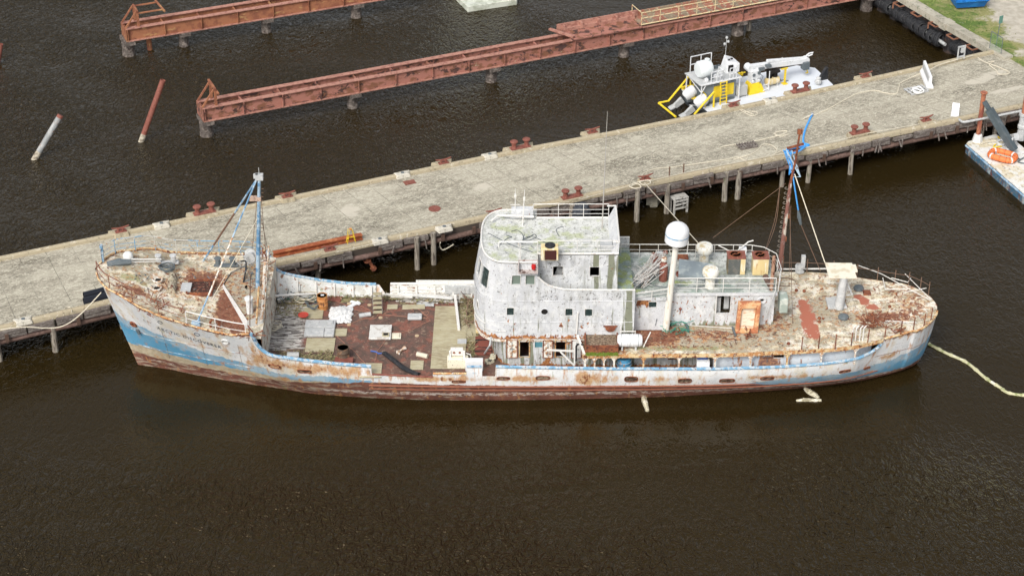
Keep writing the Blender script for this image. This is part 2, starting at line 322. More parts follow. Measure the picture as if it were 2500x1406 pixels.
for k in range(-9,9):
    b0=wd_*(k*2.35+.9); z=-.42+(k%3)*.06
    a1=b0+nrm*.2+Vector((0,0,z)); a2=b0-nrm*.40+Vector((0,0,z)); a3=b0+wd_*.9-nrm*.40+Vector((0,0,z)); a4=b0+wd_*.9+nrm*.2+Vector((0,0,z))
    for p_,q_ in ((a1,a2),(a2,a3),(a3,a4)): m.beam(p_,q_,.09,.09)
    if k%2: m.beam(a2,a2+Vector((0,0,-.5)),.1,.1)
m.build('fender_bracket',mat('bracket_rust',(.22,.10,.06),.9,bump=.3),qw)
# tyres in a row along the wall
def make_tyre(label):
    t=thing('tyre',label,'tyre',(0,0,0),0,'old tyres hung along the quay wall')
    m=MB(); prof=[(.30,-.10),(.36,-.15),(.48,-.16),(.56,-.13),(.58,-.05),(.565,-.04),(.58,-.02),(.58,.05),(.56,.13),(.48,.16),(.36,.15),(.30,.10),(.30,-.10)]
    M=Matrix.Rotation(R(90),3,'Y'); vs=[];fs=[];n=22
    for (r,z) in prof:
        for k in range(n):
            a=2*math.pi*k/n; vs.append(M@Vector((r*math.cos(a),r*math.sin(a),z)))
    for i in range(len(prof)-1):
        for k in range(n): fs.append((i*n+k,i*n+(k+1)%n,(i+1)*n+(k+1)%n,(i+1)*n+k))
    m.add(vs,fs); m.build('tread',M_black,t,smooth=True)
    m=MB(); 
    for sgn in (-1,1):
        ring=[M@Vector((.43*math.cos(2*math.pi*k/20),.43*math.sin(2*math.pi*k/20),sgn*.162)) for k in range(20)]
        m.tube(ring,.018,5,closed=True)
    m.build('sidewall_ring',mat('rubber_scuffed',(.09,.09,.095),.8),t)
    return t
tyre0=None; an=math.atan2(wd_.y,wd_.x)
TZ=1.0
ta=G(2150,2,TZ); tb=G(2292,99,TZ); tc_=G(2330,112,TZ-.05); td=G(2376,136,TZ-.05)
ORD='front second third fourth fifth sixth seventh eighth ninth tenth eleventh twelfth thirteenth fourteenth fifteenth sixteenth seventeenth eighteenth nineteenth twentieth twenty-first twenty-second twenty-third twenty-fourth twenty-fifth twenty-sixth twenty-seventh twenty-eighth'.split()
nT=int((tb-ta).length/.40); nS=5
seg=[[tb.lerp(ta,k/nT) for k in range(nT+1)],[tc_.lerp(td,k/nS) for k in range(nS+1)]]
for si,sg in enumerate(seg):
    for k,p_ in enumerate(sg):
        rz=an+rg.uniform(-.26,.26); sc=rg.uniform(.78,1.06)
        if si==0: lb='front tyre of the long row, its hub hole facing the pier' if k==0 else ORD[min(k,27)]+' black tyre counted from the pier end of the long tyre row'
        else: lb=('first' if k==0 else ORD[k])+' black tyre counted from the gap in the short cluster beside the pier'
        if si==0 and k==0: rz=an+.35
        loc=p_+Vector((rg.uniform(-.06,.06),rg.uniform(-.06,.06),rg.uniform(-.05,.08)))
        if tyre0 is None: tyre0=make_tyre(lb); t=tyre0; t.location=loc; t.rotation_euler=(0,0,rz)
        else: t=dup(tyre0,loc,rz,lb)
        t.scale=(1,sc*1.08,sc*1.08)
m=MB(); m.tube([ta+Vector((0,0,0)),tb+(tb-ta).normalized()*.9],.14,10); 
tag(m.build('fender_pipe',M_grey),'pale steel pipe threaded through the long row of tyres','pipe')
# sign on land
sp=G(2430,119,ZL); t=thing('signpost','small green sign on a thin post behind the quay wall','sign',tuple(sp))
m=MB(); m.beam((0,0,0),(.12,.05,2.35),.05,.05); m.build('post',M_dgrey,t)
m=MB(); m.box((.13,.0,2.45),(.36,.03,.62),rz=.5); m.build('sign_plate',mat('green_sign',(.10,.22,.18),.5),t)
# wire mesh gate
sp=G(2415,123,ZL); e=G(2443,136,ZL)-sp
t=thing('mesh_panel','dark framed green mesh panel standing at the corner of the quay wall','fence',tuple(sp))
m=MB(); 
for p_,q_ in (((0,0,0),(0,0,1.6)),(e,e+Vector((0,0,1.45))),((0,0,1.6),e+Vector((0,0,1.45)))): m.beam(p_,q_,.04,.04)
m.build('frame',M_dgrey,t)
m=MB()
for k in range(1,12):
    f=k/12; m.tube([e*f+Vector((0,0,.1)),e*f+Vector((0,0,1.55))],.006,3)
    m.tube([Vector((0,0,1.55*f)),e+Vector((0,0,1.42*f))],.006,3)
m.build('mesh',mat('green_mesh',(.15,.30,.16),.6),t)
# dumpster
dp=G(2362,14,ZL); t=thing('dumpster','blue steel dumpster on the grass at the top edge','dumpster',tuple(dp),R(8))
M_db=mat('blue_dumpster_paint',(.012,.13,.42),.45,[lay((.02,.18,.5),s=2,th=.55,soft=.08)])
m=MB(); w=1.35; d=.95
m.add([(-w*.86,-d*.7,.12),(w*.86,-d*.7,.12),(w*.86,d*.7,.12),(-w*.86,d*.7,.12),(-w,-d,.75),(w,-d,.75),(w,d,.75),(-w,d,.75),(-w,-d,1.5),(w,-d,1.5),(w,d,1.7),(-w,d,1.7)],[(3,2,1,0),(0,1,5,4),(1,2,6,5),(2,3,7,6),(3,0,4,7),(4,5,9,8),(5,6,10,9),(6,7,11,10),(7,4,8,11)])
m.build('bin_body',M_db,t)
m=MB(); m.box((0,-d-.03,.78),(2*w+.1,.08,.10)); m.box((0,-d-.02,1.48),(2*w+.1,.10,.12)); m.build('rim',M_db,t)
m=MB(); m.box((w*.55,-d-.14,.98),(.9,.25,.26)); m.build('fork_pocket',M_db,t)
m=MB(); m.add([(-w-.04,-d-.05,1.55),(w+.04,-d-.05,1.55),(w+.04,d+.05,1.80),(-w-.04,d+.05,1.80),(-w-.04,-d-.05,1.60),(w+.04,-d-.05,1.60),(w+.04,d+.05,1.85),(-w-.04,d+.05,1.85)],[(3,2,1,0),(4,5,6,7),(0,1,5,4),(1,2,6,5),(2,3,7,6),(3,0,4,7)]); m.build('lid',mat('lid_blue',(.02,.10,.30),.5),t)
# ================================================================ MAIN PIER
ZD=2.4
near=[(-300,876),(0,806),(130,775),(261,743),(560,672),(905,597),(1170,538),(1400,489),(1700,428),(2000,367.5),(2250,315),(2500,262),(2720,214)]
farl=[(-330,703),(0,632),(274,575),(676,491),(960,432),(1245,373),(1500,325),(1722,281),(2000,222),(2323,150),(2420,128)]
NP=[G(x,y,ZD) for x,y in near]; FP=[G(x,y,ZD) for x,y in farl]
o0=NP[1].copy()
pier=thing('concrete_pier','long weathered concrete pier behind the ship','pier',(o0.x,o0.y,0))
def rel(v): return Vector(v)-Vector((o0.x,o0.y,0))
M_dock=mat('worn_concrete_deck',(.25,.225,.175),.92,[lay((.165,.150,.115),s=(.10,.16,1),th=.5,soft=.16,a=.85,r=.6),lay((.105,.092,.068),s=(.22,.5,1),th=.55,soft=.09,a=.7,r=.65),lay((.40,.37,.295),s=(.18,.5,1),th=.52,soft=.14,a=.8,r=.65),lay((.50,.465,.375),s=(.8,2.0,1),th=.555,soft=.08,a=.6,r=.75,dist=2.5),lay((.54,.51,.41),s=(4,7,1),th=.545,soft=.05,a=.65,r=.6,dist=1.5),lay((.10,.09,.07),s=(1.0,1.6,1),th=.645,soft=.05,a=.6,r=.7),lay((.50,.46,.38),s=(.3,.9,1),th=.86,soft=.06,a=.8,attr='pale',k=.6),lay((.11,.10,.08),s=(5,5,1),th=.67,soft=.02,a=.7)],bump=.3,bscale=7,rot=R(-23.5))
m=MB()
def pl_at(P_,f):
    d=[0]
    for a,b in zip(P_,P_[1:]): d.append(d[-1]+(b-a).length)
    x=f*d[-1]
    for i in range(len(P_)-1):
        if x<=d[i+1] or i==len(P_)-2: return P_[i].lerp(P_[i+1],(x-d[i])/(d[i+1]-d[i]))
def cross(n,i,j,z=0):
    a=pl_at(NP,i/n); b=pl_at(FP,i/n); v=a.lerp(b,j); v.z+=z; return rel(v)
nn=150
m.rows([[cross(nn,i,j/12) for j in range(13)] for i in range(nn+1)])
pale=[(860,520,35,26),(1175,455,50,14),(2440,178,110,8),(2380,200,70,9),(2460,220,70,6),]
def palef(c):
    x,y=c.x+o0.x,c.y+o0.y; r=0
    for (px,py,rx,ry) in pale:
        g=G(px,py,ZD); dx=(x-g.x)*.92+(y-g.y)*.40; dy=-(x-g.x)*.40+(y-g.y)*.92
        r=max(r,math.exp(-((dx/(rx/37))**2+(dy/(ry/18))**2)))
    return r
m.build('deck',M_dock,pier,attrs={'pale':palef})
for i_ in range(2,nn-1,3):
    m=MB(); a_=cross(nn,i_,.03,.004); b_=cross(nn,i_,.97,.004); m.beam(a_,b_,.035,.003); m.build('slab_joint',mat('joint_filler',(.13,.12,.095),.9,[lay((.34,.32,.26),s=1.2,th=.5,soft=.08)]),pier)
m=MB()
m.rows([[cross(nn,i,0,-.02) for i in range(nn+1)],[cross(nn,i,0,-.62) for i in range(nn+1)],[cross(nn,i,1,-.85) for i in range(nn+1)],[cross(nn,i,1,-.02) for i in range(nn+1)]])
m.build('deck_edge',mat('dark_edge_timber',(.07,.055,.045),.9,bump=.4),pier)
m=MB()
for P_,sg in ((NP,1),(FP,-1)):
    pts=[rel(pl_at(P_,i/90)) for i in range(91)]
    prof=[]
    for i,p_ in enumerate(pts):
        d=(pts[min(i+1,90)]-pts[max(i-1,0)]).normalized(); nn_=Vector((-d.y,d.x,0))*sg
        prof.append([p_+nn_*a+Vector((0,0,b)) for a,b in ((-.04,-.14),(-.04,.14),(.02,.22),(.09,.25),(.24,.24),(.32,.18),(.35,-.02))])
    m.rows(prof)
m.build('kerb',M_kerb,pier,smooth=True)
# fender planks, pipe and piles on the near side
rr=random.Random(5); tot=sum((b-a).length for a,b in zip(NP,NP[1:])); n=int(tot/1.75)
for i in range(n):
    if rr.random()<.06: continue
    a=rel(pl_at(NP,(i+.01+rr.uniform(0,.06))/n)); b=rel(pl_at(NP,(i+.99+rr.uniform(-.14,.0))/n)); d=(b-a).normalized(); nn_=Vector((d.y,-d.x,0))
    m=MB()
    for r in range(2):
        if rr.random()<.25 and r: continue
        z=-.16-.21*r+rr.uniform(-.07,.05); w=.19+rr.uniform(0,.06)
        m.beam(a+nn_*(.16+rr.uniform(0,.08))+Vector((0,0,z+rr.uniform(-.05,.05))),b+nn_*(.16+rr.uniform(0,.08))+Vector((0,0,z+rr.uniform(-.07,.07))),.22,w)
    for q in range(3):
        if rr.random()<.35:
            c=a.lerp(b,rr.random())+nn_*.32; m.beam(c+Vector((0,0,-.2)),c+d*rr.uniform(-.3,.3)+nn_*.1+Vector((0,0,-.75-rr.uniform(0,.3))),.07,.10)
    m.build('fender_timber',M_wood,pier)
M_iron=mat('dark_iron',(.09,.055,.04),.85)
for i in range(int(n*.8)):
    a=rel(pl_at(NP,(i*1.25+.6)/n)); 
    if rr.random()<.5: m=MB(); m.box(a+Vector((.05,-.36,-.45)),(.22,.14,.5),rz=R(24)); m.build('fender_bracket',M_iron,pier)
m=MB(); pts=[rel(pl_at(NP,i/60))+Vector((.10,.02,-.80)) for i in range(61)]
m.tube(pts,.19,10); 
for i in range(2,60,3):
    p_=pts[i]; d=(pts[i+1]-pts[i]).normalized(); m.cyl(p_-d*.06,p_+d*.06,.23,n=10)
m.build('utility_pipe',M_pipe,pier,smooth=True)
piles=[(0,880),(136,857),(1019,657),(1059,645),(777,690),(1178,655),(1554,540),(1627,520),(1768,490),(1800,485),(1908,455),(1972,445),(2075,425),(2392,350),(2427,340),(300,800),(1395,575)]
for (x,y) in piles:
    g=rel(G(x,y,0)); m=MB(); r=.17+rr.uniform(0,.04)
    m.tube([g+Vector((0,0,-1)),g+Vector((0,0,.3)),g+Vector((rr.uniform(-.03,.03),0,1.3)),g+Vector((0.02,0,2.25+rr.uniform(-.1,.2)))],[r*1.05,r,r*.97,r*.93],9)
    m.build('pile',M_pile,pier)
for (x,y) in ((165,815),(995,627),(1205,578),(2232,355),(1600,520),(1738,465),(800,670)):
    g=rel(G(x,y,0)); m=MB(); g+=Vector((-.1,1.0,0)); m.beam(g+Vector((-.12,-.3,.55)),g+Vector((2.4,7.2,.55)),.8,.8); 
    for k in range(3): m.beam(g+Vector((k*1.1,k*2.9,-1)),g+Vector((k*1.1,k*2.9,1.5)),.45,.45)
    m.beam(g+Vector((-.12,-.3,1.22)),g+Vector((2.4,7.2,1.22)),.5,.6)
    m.build('pile_cap',M_conc,pier)
# --- bollards and cleats
def kd(px,py,z=ZD): return G(px,py,z)
def raised_pad(t,w,d):
    m=MB(); m.add([(-w-.35,d,0),(w+.35,d,0),(w,-d,0),(-w,-d,0),(-w-.3,d,.25),(w+.3,d,.25),(w-.04,-d+.06,.25),(-w+.04,-d+.06,.25)],[(3,2,1,0),(4,5,6,7),(0,1,5,4),(1,2,6,5),(2,3,7,6),(3,0,4,7)]); m.build('pad',M_kerb,t)
def make_bollard(label):
    t=thing('double_bollard',label,'bollard',(0,0,0),0,'double bollards along the pier edges'); raised_pad(t,.85,.42)
    m=MB(); m.box((0,0,.285),(1.5,.5,.07)); m.build('base_plate',M_red,t,bev=.015)
    for s_ in (-.48,.48):
        m=MB(); m.lathe([(.20,.32),(.165,.38),(.155,.62),(.17,.70),(.27,.76),(.285,.82),(.25,.86),(0.02,.88)],(s_,0,0),18); m.build('post',M_red,t,smooth=True)
    return t
def make_cleat(label):
    t=thing('mooring_cleat',label,'cleat',(0,0,0),0,'horned cleats along the pier edges'); raised_pad(t,.45,.38)
    m=MB(); m.box((0,0,.28),(.75,.36,.06)); m.build('base_plate',M_red,t,bev=.01)
    m=MB(); m.cyl((-.17,0,.3),(-.17,0,.5),.08,.07); m.cyl((.17,0,.3),(.17,0,.5),.08,.07)
    m.tube([(-.58,0,.60),(-.38,0,.55),(-.17,0,.50),(.17,0,.50),(.38,0,.55),(.58,0,.60)],[.035,.06,.075,.075,.06,.035],8); m.build('horns',M_red,t,smooth=True)
    return t
AZ=R(23.5)
bl=[(500,527,'red double bollard on the far kerb beyond the foremast',1),(1270,368,'rusty double bollard on the far kerb left of the white workboat',1),(1953,230,'brown double bollard on the far kerb in front of the white workboat',1),(1396,488,'red double bollard behind the wheelhouse above the hanging black tyre',0),(2098,331,'red double bollard on the near kerb right of the blue rope',0)]
b0=None
for x,y,lb,fs in bl:
    g=kd(x,y); rz=AZ+(0 if fs else math.pi)
    if b0 is None: b0=make_bollard(lb); b0.location=g; b0.rotation_euler=(0,0,rz)
    else: dup(b0,g,rz,lb)
c0=None
for x,y,lb,fs in [(296,573,'red cleat on the far kerb nearest the left edge',1),(702,488,'red cleat on the far kerb just right of the foremast top',1),(1083,406,'red cleat on the far kerb left of the pointed white chock',1),(1446,331,'red cleat on the far kerb behind the tall whip antenna',1),(1790,266,'low red cleat on the far kerb beside the outboard motors',1),(2112,195,'red cleat on the far kerb right of the workboat bow',1),(1206,531,'red cleat on the near kerb at the front of the wheelhouse roof',0),(806,618,'red cleat on the near kerb at the right end of the red beam',0),(1575,446,'red cleat on the near kerb wrapped with white mooring line',0),(1940,375,'red cleat on the near kerb wrapped with blue rope',0),(2260,302,'red cleat on the near kerb left of the upright white box',0)]:
    g=kd(x,y); rz=AZ+(0 if fs else math.pi)
    if c0 is None: c0=make_cleat(lb); c0.location=g; c0.rotation_euler=(0,0,rz)
    else: dup(c0,g,rz,lb)
ch0=None
for x,y,lb in [(395,554,'white painted chock block with a hole on the far kerb beyond the bow'),(1196,385,'pale pointed chock block on the far kerb left of the double bollard'),(983,431,'long ochre block on the far kerb beside the red deck plate'),(1880,250,'pale chock block on the far kerb beside the workboat'),(58,788,'white chock block on the near kerb at the left end'),(928,592,'ochre block with a hole on the near kerb right of the red beam'),(1085,562,'ochre chock block on the near kerb left of the wheelhouse')]:
    g=kd(x,y)
    if ch0 is None:
        t=ch0=thing('kerb_chock',lb,'chock',tuple(g),AZ,'concrete chock blocks set in the kerb')
        m=MB(); m.add([(-.62,.25,0),(.62,.25,0),(.5,-.34,0),(-.5,-.34,0),(-.58,.22,.3),(.58,.22,.3),(.44,-.26,.3),(-.44,-.26,.3)],[(3,2,1,0),(4,5,6,7),(0,1,5,4),(1,2,6,5),(2,3,7,6),(3,0,4,7)]); m.build('block',mat('pale_block',(.52,.49,.42),.9,[lay((.3,.28,.23),s=4,th=.56,soft=.05)],bump=.3),t,bev=.04)
        m=MB(); m.lathe([(.10,.0),(.13,.02),(.13,.04),(.06,.05),(.02,.02)],(0,0,.28),14); m.build('socket',M_dgrey,t)
    else: dup(ch0,g,AZ,lb)
# deck plates
g=kd(1061,510); m=MB(); m.lathe([(.42,0),(.42,.02),(.36,.025),(.36,.018),(.02,.02)],(0,0,.005),28); tag(m.build('manhole_cover',M_red,None,g),'round red-brown manhole cover in the pier deck','manhole cover')
g=kd(1000,446); m=MB(); m.box((0,0,.02),(.8,.55,.03),rz=AZ); m.box((0,0,.04),(.6,.38,.02),rz=AZ); tag(m.build('deck_plate',M_red,None,g),'rectangular red steel plate on the pier beyond the manhole','plate')
# steel beam with yellow bracket
a=kd(668,628); b=kd(884,583); m=MB(); d=b-a
t=thing('steel_beam','long red-brown steel beam lying along the near edge of the pier','beam',tuple(a))
m.beam(Vector((0,0,.35)),d+Vector((0,0,.35)),.38,.05); m.beam(Vector((0,0,.05)),d+Vector((0,0,.05)),.38,.05); m.beam(Vector((0,0,.2)),d+Vector((0,0,.2)),.05,.3); m.build('flange',mat('orange_rust_beam',(.28,.075,.03),.8,[lay((.40,.15,.06),s=3,th=.55,soft=.06)],bump=.2),t)
p0=kd(857,592,ZD+.38); t=thing('yellow_trestle','small yellow steel trestle standing on the red beam','trestle',tuple(p0),AZ)
m=MB()
for x in (-.18,.18):
    for y in (-.12,.12): m.beam((x*1.6,y,0),(x*.6,y,1.0),.03,.03)
    m.beam((x*1.3,-.12,.35),(x*1.3,.12,.35),.04,.04)
m.beam((-.25,0,.4),(.25,0,.4),.04,.04); m.build('trestle_legs',M_yellow,t)
m=MB(); m.box((0,0,1.0),(.14,.2,.05)); m.build('head_plate',mat('orange_plate',(.55,.2,.04),.6),t)
# twin black pipes beside the bow
for yy,lb in ((723,'upper of the two black plastic pipes lying beside the bow'),(737,'lower of the two black plastic pipes lying beside the bow')):
    a=kd(205,yy,ZD+.25); b=kd(330,yy-31,ZD+.25); n_=8
    m=MB(); prof=[]; d=(b-a)
    dd=d.normalized(); u=Vector((0,0,1)); r_=dd.cross(u)
    for (rad,ps) in ((.27,(0,1)),(.24,(1,0))):
        for f in ps: prof.append([d*f+(r_*math.cos(2*math.pi*k/18)+u*math.sin(2*math.pi*k/18))*rad for k in range(18)])
    prof.append(prof[0]); m.rows(prof,closed=True)
    tag(m.build('plastic_pipe',mat('black_plastic',(.012,.014,.02),.35),None,a,smooth=True),lb,'pipe',group='black plastic pipes on the pier')
# ropes on pier
def rope(name,pts,r,mt,label,cat='rope',z=ZD+.03,k=6):
    P_=[G(q[0],q[1],q[2] if len(q)>2 else z) for q in pts]; o=P_[0].copy(); m=MB(); m.tube([v-o for v in smooth_path(P_,k)],r,6)
    return tag(m.build(name,mt,None,o,smooth=True),label,cat)
rope('mooring_line',[(0,805,2.75),(60,798,2.8),(120,801,2.5),(160,793,2.7),(200,764,3.6),(247,714,5.0)],.035,M_rope,'white mooring line sagging from the bow to the pier kerb')
rope('rope',[(1985,278,2.75),(1960,292),(2010,272),(2030,262),(2070,240),(2095,228),(2135,221),(2160,227),(2188,229),(2195,212),(2200,202),(2240,183),(2270,171,2.7),(2290,160,2.7),(2330,148,2.7),(2375,136,2.7)],.035,M_rope,'long pale rope winding along the far side of the pier toward the barrier')
rope('rope',[(1556,452),(1570,425),(1600,412),(1640,408),(1700,400),(1780,388),(1800,383),(1820,392),(1822,380),(1790,390),(1830,378),(1850,367),(1862,353),(1885,355),(1897,370),(1880,382),(1915,366),(1925,372)],.03,M_rope,'thin white rope looping across the pier from the white cleat to the blue rope')
rope('rope',[(1758,362),(1770,357),(1850,343),(1905,330),(1922,322),(1912,320),(1890,325),(1905,333),(1924,328)],.04,M_rope,'pale doubled rope laid straight on the pier beside the grey pallet',k=5)
rope('rope',[(2380,134),(2400,150),(2440,165),(2465,178),(2440,182),(2432,172),(2415,158),(2428,150),(2412,152)],.035,M_rope,'pale rope coiled on the pier near its landward end')
rope('rope',[(1800,283),(1815,275),(1840,272),(1850,278),(1835,283),(1812,272),(1806,266),(1840,280)],.03,M_rope,'small heap of pale rope beside the far kerb behind the outboards')
rope('cord',[(1206,535),(1290,505),(1390,493)],.02,M_rope,'taut white line along the near kerb behind the wheelhouse',z=2.75)
rope('cord',[(1415,487),(1550,450)],.02,M_rope,'taut white line along the near kerb left of the white cleat',z=2.75)
rope('cord',[(1580,444),(1700,416),(1925,373)],.02,M_rope,'taut white line along the near kerb between white cleat and blue rope',z=2.75)
rope('cord',[(1960,362),(2080,335)],.02,M_rope,'taut white line along the near kerb left of the right-hand bollard',z=2.75)
rope('cord',[(2118,326),(2245,303)],.02,M_rope,'taut white line along the near kerb right of the right-hand bollard',z=2.75)
rope('cord',[(820,616),(925,592)],.02,M_rope,'taut white line along the near kerb right of the red beam',z=2.75)
rope('cord',[(155,770),(158,752),(172,750),(175,762,2.7)],.025,M_rope,'thin ochre cord looped over the near kerb left of the bow')
rope('rope',[(1540,455),(1556,449),(1565,457),(1548,460),(1538,452),(1580,440),(1588,447),(1572,452),(1562,443),(1590,440)],.04,M_rope,'tangle of white rope around the near kerb cleat above the ladder',z=2.8)
# blue rope
rope('blue_rope',[(1984,278,2.6),(1978,290),(1965,320),(1961,345),(1966,358),(1950,362),(1975,355),(1958,352),(1940,365,2.7)],.075,M_brope,'bright blue rope running across the pier to the aft mast')
rope('blue_rope',[(1940,362,2.9),(1925,363,2.9),(1920,372,3),(1942,373,3),(1965,358,2.9),(1940,360,3.1),(1921,366,3.1),(1930,376,3.0)],.07,M_brope,'blue rope bundle wrapped round the kerb cleat behind the aft mast')
# jersey barrier (white plastic) lying askew
a=kd(2254,177); b=kd(2270,217); t=thing('plastic_barrier','white plastic barrier standing askew on the right part of the pier','barrier',tuple(a),math.atan2((b-a).y,(b-a).x))
ln=(b-a).length; m=MB(); rows=[]
for x in (0,ln): rows.append([(x,-.28,0),(x,-.28,.15),(x,-.12,.42),(x,-.09,1.0),(x,.09,1.0),(x,.12,.42),(x,.28,.15),(x,.28,0)])
m.rows(rows); m.f+=[tuple(range(7,-1,-1)),tuple(range(8,16))]; m.build('barrier_shell',M_clean,t,bev=.03)
m=MB(); m.box((ln/2,-.125,.68),(ln-.35,.03,.42)); m.build('side_panel',M_grey,t)
def pallet(px,py,name,lb,mt,rz,n=7,w=1.3,d=.8):
    t=thing(name,lb,'pallet',tuple(kd(px,py)),rz); m=MB()
    for k in range(n): m.box((-w/2+w*k/(n-1),0,.14),(w/n*.6,d,.03))
    m.build('top_slats',mt,t); m=MB()
    for y in (-d/2+.05,0,d/2-.05): m.box((0,y,.06),(w+.05,.08,.12))
    m.build('bearers',mt,t); return t
pallet(1824,358,'pallet','grey slatted pallet on the pier left of the aft mast',M_wood,R(20))
pallet(2237,223,'pallet','grey slatted pallet heaped with white rope beside the plastic barrier',M_grey,R(25),6,1.5,1.0)
rope('rope',[(2225,222),(2240,213),(2252,218),(2240,226),(2230,218),(2245,212),(2255,224),(2236,228),(2228,215),(2248,221)],.05,mat('white_rope',(.72,.72,.70),.8),'heap of white rope piled on the grey pallet',z=ZD+.22)
# meter frame on kerb
t=thing('cabinet_frame','open white steel frame standing on the far kerb near the tyres','frame',tuple(kd(2345,146,ZD+.2)),AZ); m=MB()
for x in (-.3,.3): m.beam((x,0,0),(x,0,1.1),.08,.08)
m.beam((-.34,0,1.1),(.34,0,1.1),.1,.1); m.beam((-.3,0,.25),(.3,0,.25),.1,.1); m.build('frame',M_grey,t)
m=MB(); m.box((.12,0,.78),(.34,.16,.4)); m.build('meter_box',M_grey,t,bev=.02)
# pedestal box + pipe
t=thing('service_box','white upright service box on the near kerb left of the rusty spud pole','box',tuple(kd(2331,283)),R(-12)); m=MB(); m.add([(-.3,-.2,0),(.3,-.2,0),(.3,.25,0),(-.3,.25,0),(-.26,-.2,.55),(.26,-.2,.55),(.26,.2,.95),(-.26,.2,.95)],[(3,2,1,0),(4,5,6,7),(0,1,5,4),(1,2,6,5),(2,3,7,6),(3,0,4,7)]); m.build('housing',M_clean,t,bev=.02)
m=MB(); pp=[(2340,290,2.5),(2346,296,2.6),(2356,298,2.65),(2400,290,2.65),(2500,270,2.65),(2560,257,2.65)]; P_=smooth_path([G(*q) for q in pp],4); m.tube([v-P_[0] for v in P_],.085,8)
tag(m.build('conduit',M_grey,None,P_[0],smooth=True),'grey conduit pipe running along the near kerb from the service box','pipe')
# hanging black tyre fender
gg=G(1414,530,1.3); t=thing('rubber_fender','large black rubber fender hanging from the pier behind the wheelhouse','fender',tuple(gg),AZ); m=MB(); m.lathe([(.1,-1.1),(.5,-1.05),(.62,-.8),(.65,0),(.62,.8),(.5,1.05),(.1,1.1)],(0,-.2,0),18); m.build('cylinder',mat('fender_rubber',(.035,.04,.05),.6,[lay((.07,.075,.085),s=3,th=.52,soft=.1)]),t,smooth=True)
m=MB()
for z in (-.6,-.2,.2,.6): m.tube([(.66*math.cos(2*math.pi*k/18),.66*math.sin(2*math.pi*k/18)-.2,z) for k in range(18)],.05,5,closed=True)
m.build('ribs',M_black,t)
# ladder with landing
t=thing('pier_ladder','wooden boarding ladder and grey landing hanging on the near side of the pier','ladder',tuple(G(1652,512,0)),AZ)
m=MB()
for x in (-.55,.55): m.beam((x,.25,1.1),(x,.3,3.35),.07,.07)
m.build('rail_post',M_wire,t); m=MB()
for k in range(4): m.beam((-.55,.25,1.25+.35*k),(.55,.25,1.25+.35*k),.08,.06)
m.build('rungs',M_wood,t); m=MB()
for x in (-.5,.5):
    for y in (-.55,.0): m.beam((x,y,-.1),(x,y,1.15),.12,.10)
for z in (.45,.75,1.02): m.beam((-.55,-.6,z),(.55,-.6,z),.04,.14)
for k in range(4): m.beam((-.6,-.5+.18*k,1.17),(.6,-.5+.18*k,1.17),.15,.04)
m.build('landing',mat('pale_landing_timber',(.42,.41,.38),.9,[lay((.2,.19,.17),s=5,th=.56,soft=.05)]),t)
# valve hanging under pier
t=thing('valve','rusty pipe valve hanging under the near edge of the pier','valve',tuple(G(897,640,1.0)),AZ); m=MB()
m.cyl((0,0,.9),(0,0,.1),.12); m.cyl((-.25,0,.45),(.3,0,.45),.13); m.lathe([(.26,-.05),(.26,.05)],(0,0,.1),12); m.cyl((.1,0,.1),(.35,-.1,-.45),.11); m.cyl((.30,-.08,-.4),(.42,-.12,-.6),.2); m.build('valve_body',M_rust,t); m=MB()
m.tube([(-.32,.22*math.cos(k*.52),.45+.22*math.sin(k*.52)) for k in range(12)],.025,5,closed=True); m.cyl((-.25,0,.45),(-.34,0,.45),.03); m.build('handwheel',M_rust,t)
rope('cord',[(1075,592,1.7),(1074,600,1.2),(1080,610,.8),(1092,606,.9),(1107,597,1.3)],.04,M_rope,'loose bent white hose hanging below the pier left of the wheelhouse')
# ================================================================ STEEL GIRDER PIERS
def girder(name,lb,nb,zt,zb,gap,cols,mt,xr,flw=.42):
    # nb: bottom edge pixels of near web at left and right
    a=G(nb[0],nb[1],zb); b=G(nb[2],nb[3],zb); d=(b-a); d.z=0; ln=d.length; rz=math.atan2(d.y,d.x)
    t=thing(name,lb,'pier',(a.x,a.y,0),rz)
    for y in (0,gap):
        m=MB(); m.box((ln/2,y,(zt+zb)/2),(ln,.05,zt-zb-.06)); 
        for k in range(int(ln/3)+1): m.box((k*3+.1,y-.12,(zt+zb)/2),(.05,.2,zt-zb-.08))
        m.build('web',mt,t)
        m=MB(); m.box((ln/2,y,zt),(ln,flw,.06)); m.build('top_flange',M_pink,t)
        m=MB(); m.box((ln/2,y,zb),(ln,flw,.06)); m.build('bottom_flange',M_pink,t)
    for k in range(int(ln/3)+1): m=MB(); m.box((k*3+.1,gap/2,zt-.18),(.12,gap,.14)); m.build('cross_member',mt,t)
    m=MB(); m.box((-.03,gap/2,(zt+zb)/2),(.08,gap+.4,zt-zb)); m.build('end_plate',mt,t)
    inv=(Matrix.Translation((a.x,a.y,0))@Matrix.Rotation(rz,4,'Z')).inverted()
    for (x,y,w) in cols:
        g=inv@G(x,y,0); m=MB(); r=w/2
        m.lathe([(r*1.06,-1),(r*1.06,.25),(r,.32),(r,zb-.35)],(g.x,gap/2,0),12); m.box((g.x,gap/2,zb-.2),(.9,gap+.5,.3)); m.build('column',M_colm,t)
    return t,inv,ln
M_pink=mat('pink_red_flange_paint',(.37,.19,.145),.85,[lay((.22,.09,.07),s=3,th=.54,soft=.06,a=.7)],bump=.2)
M_colm=mat('tarred_column',(.10,.085,.075),.9,[lay((.2,.17,.15),s=3,th=.54,soft=.06),lay((.05,.035,.03),s=6,th=.58,soft=.04)],bump=.5)
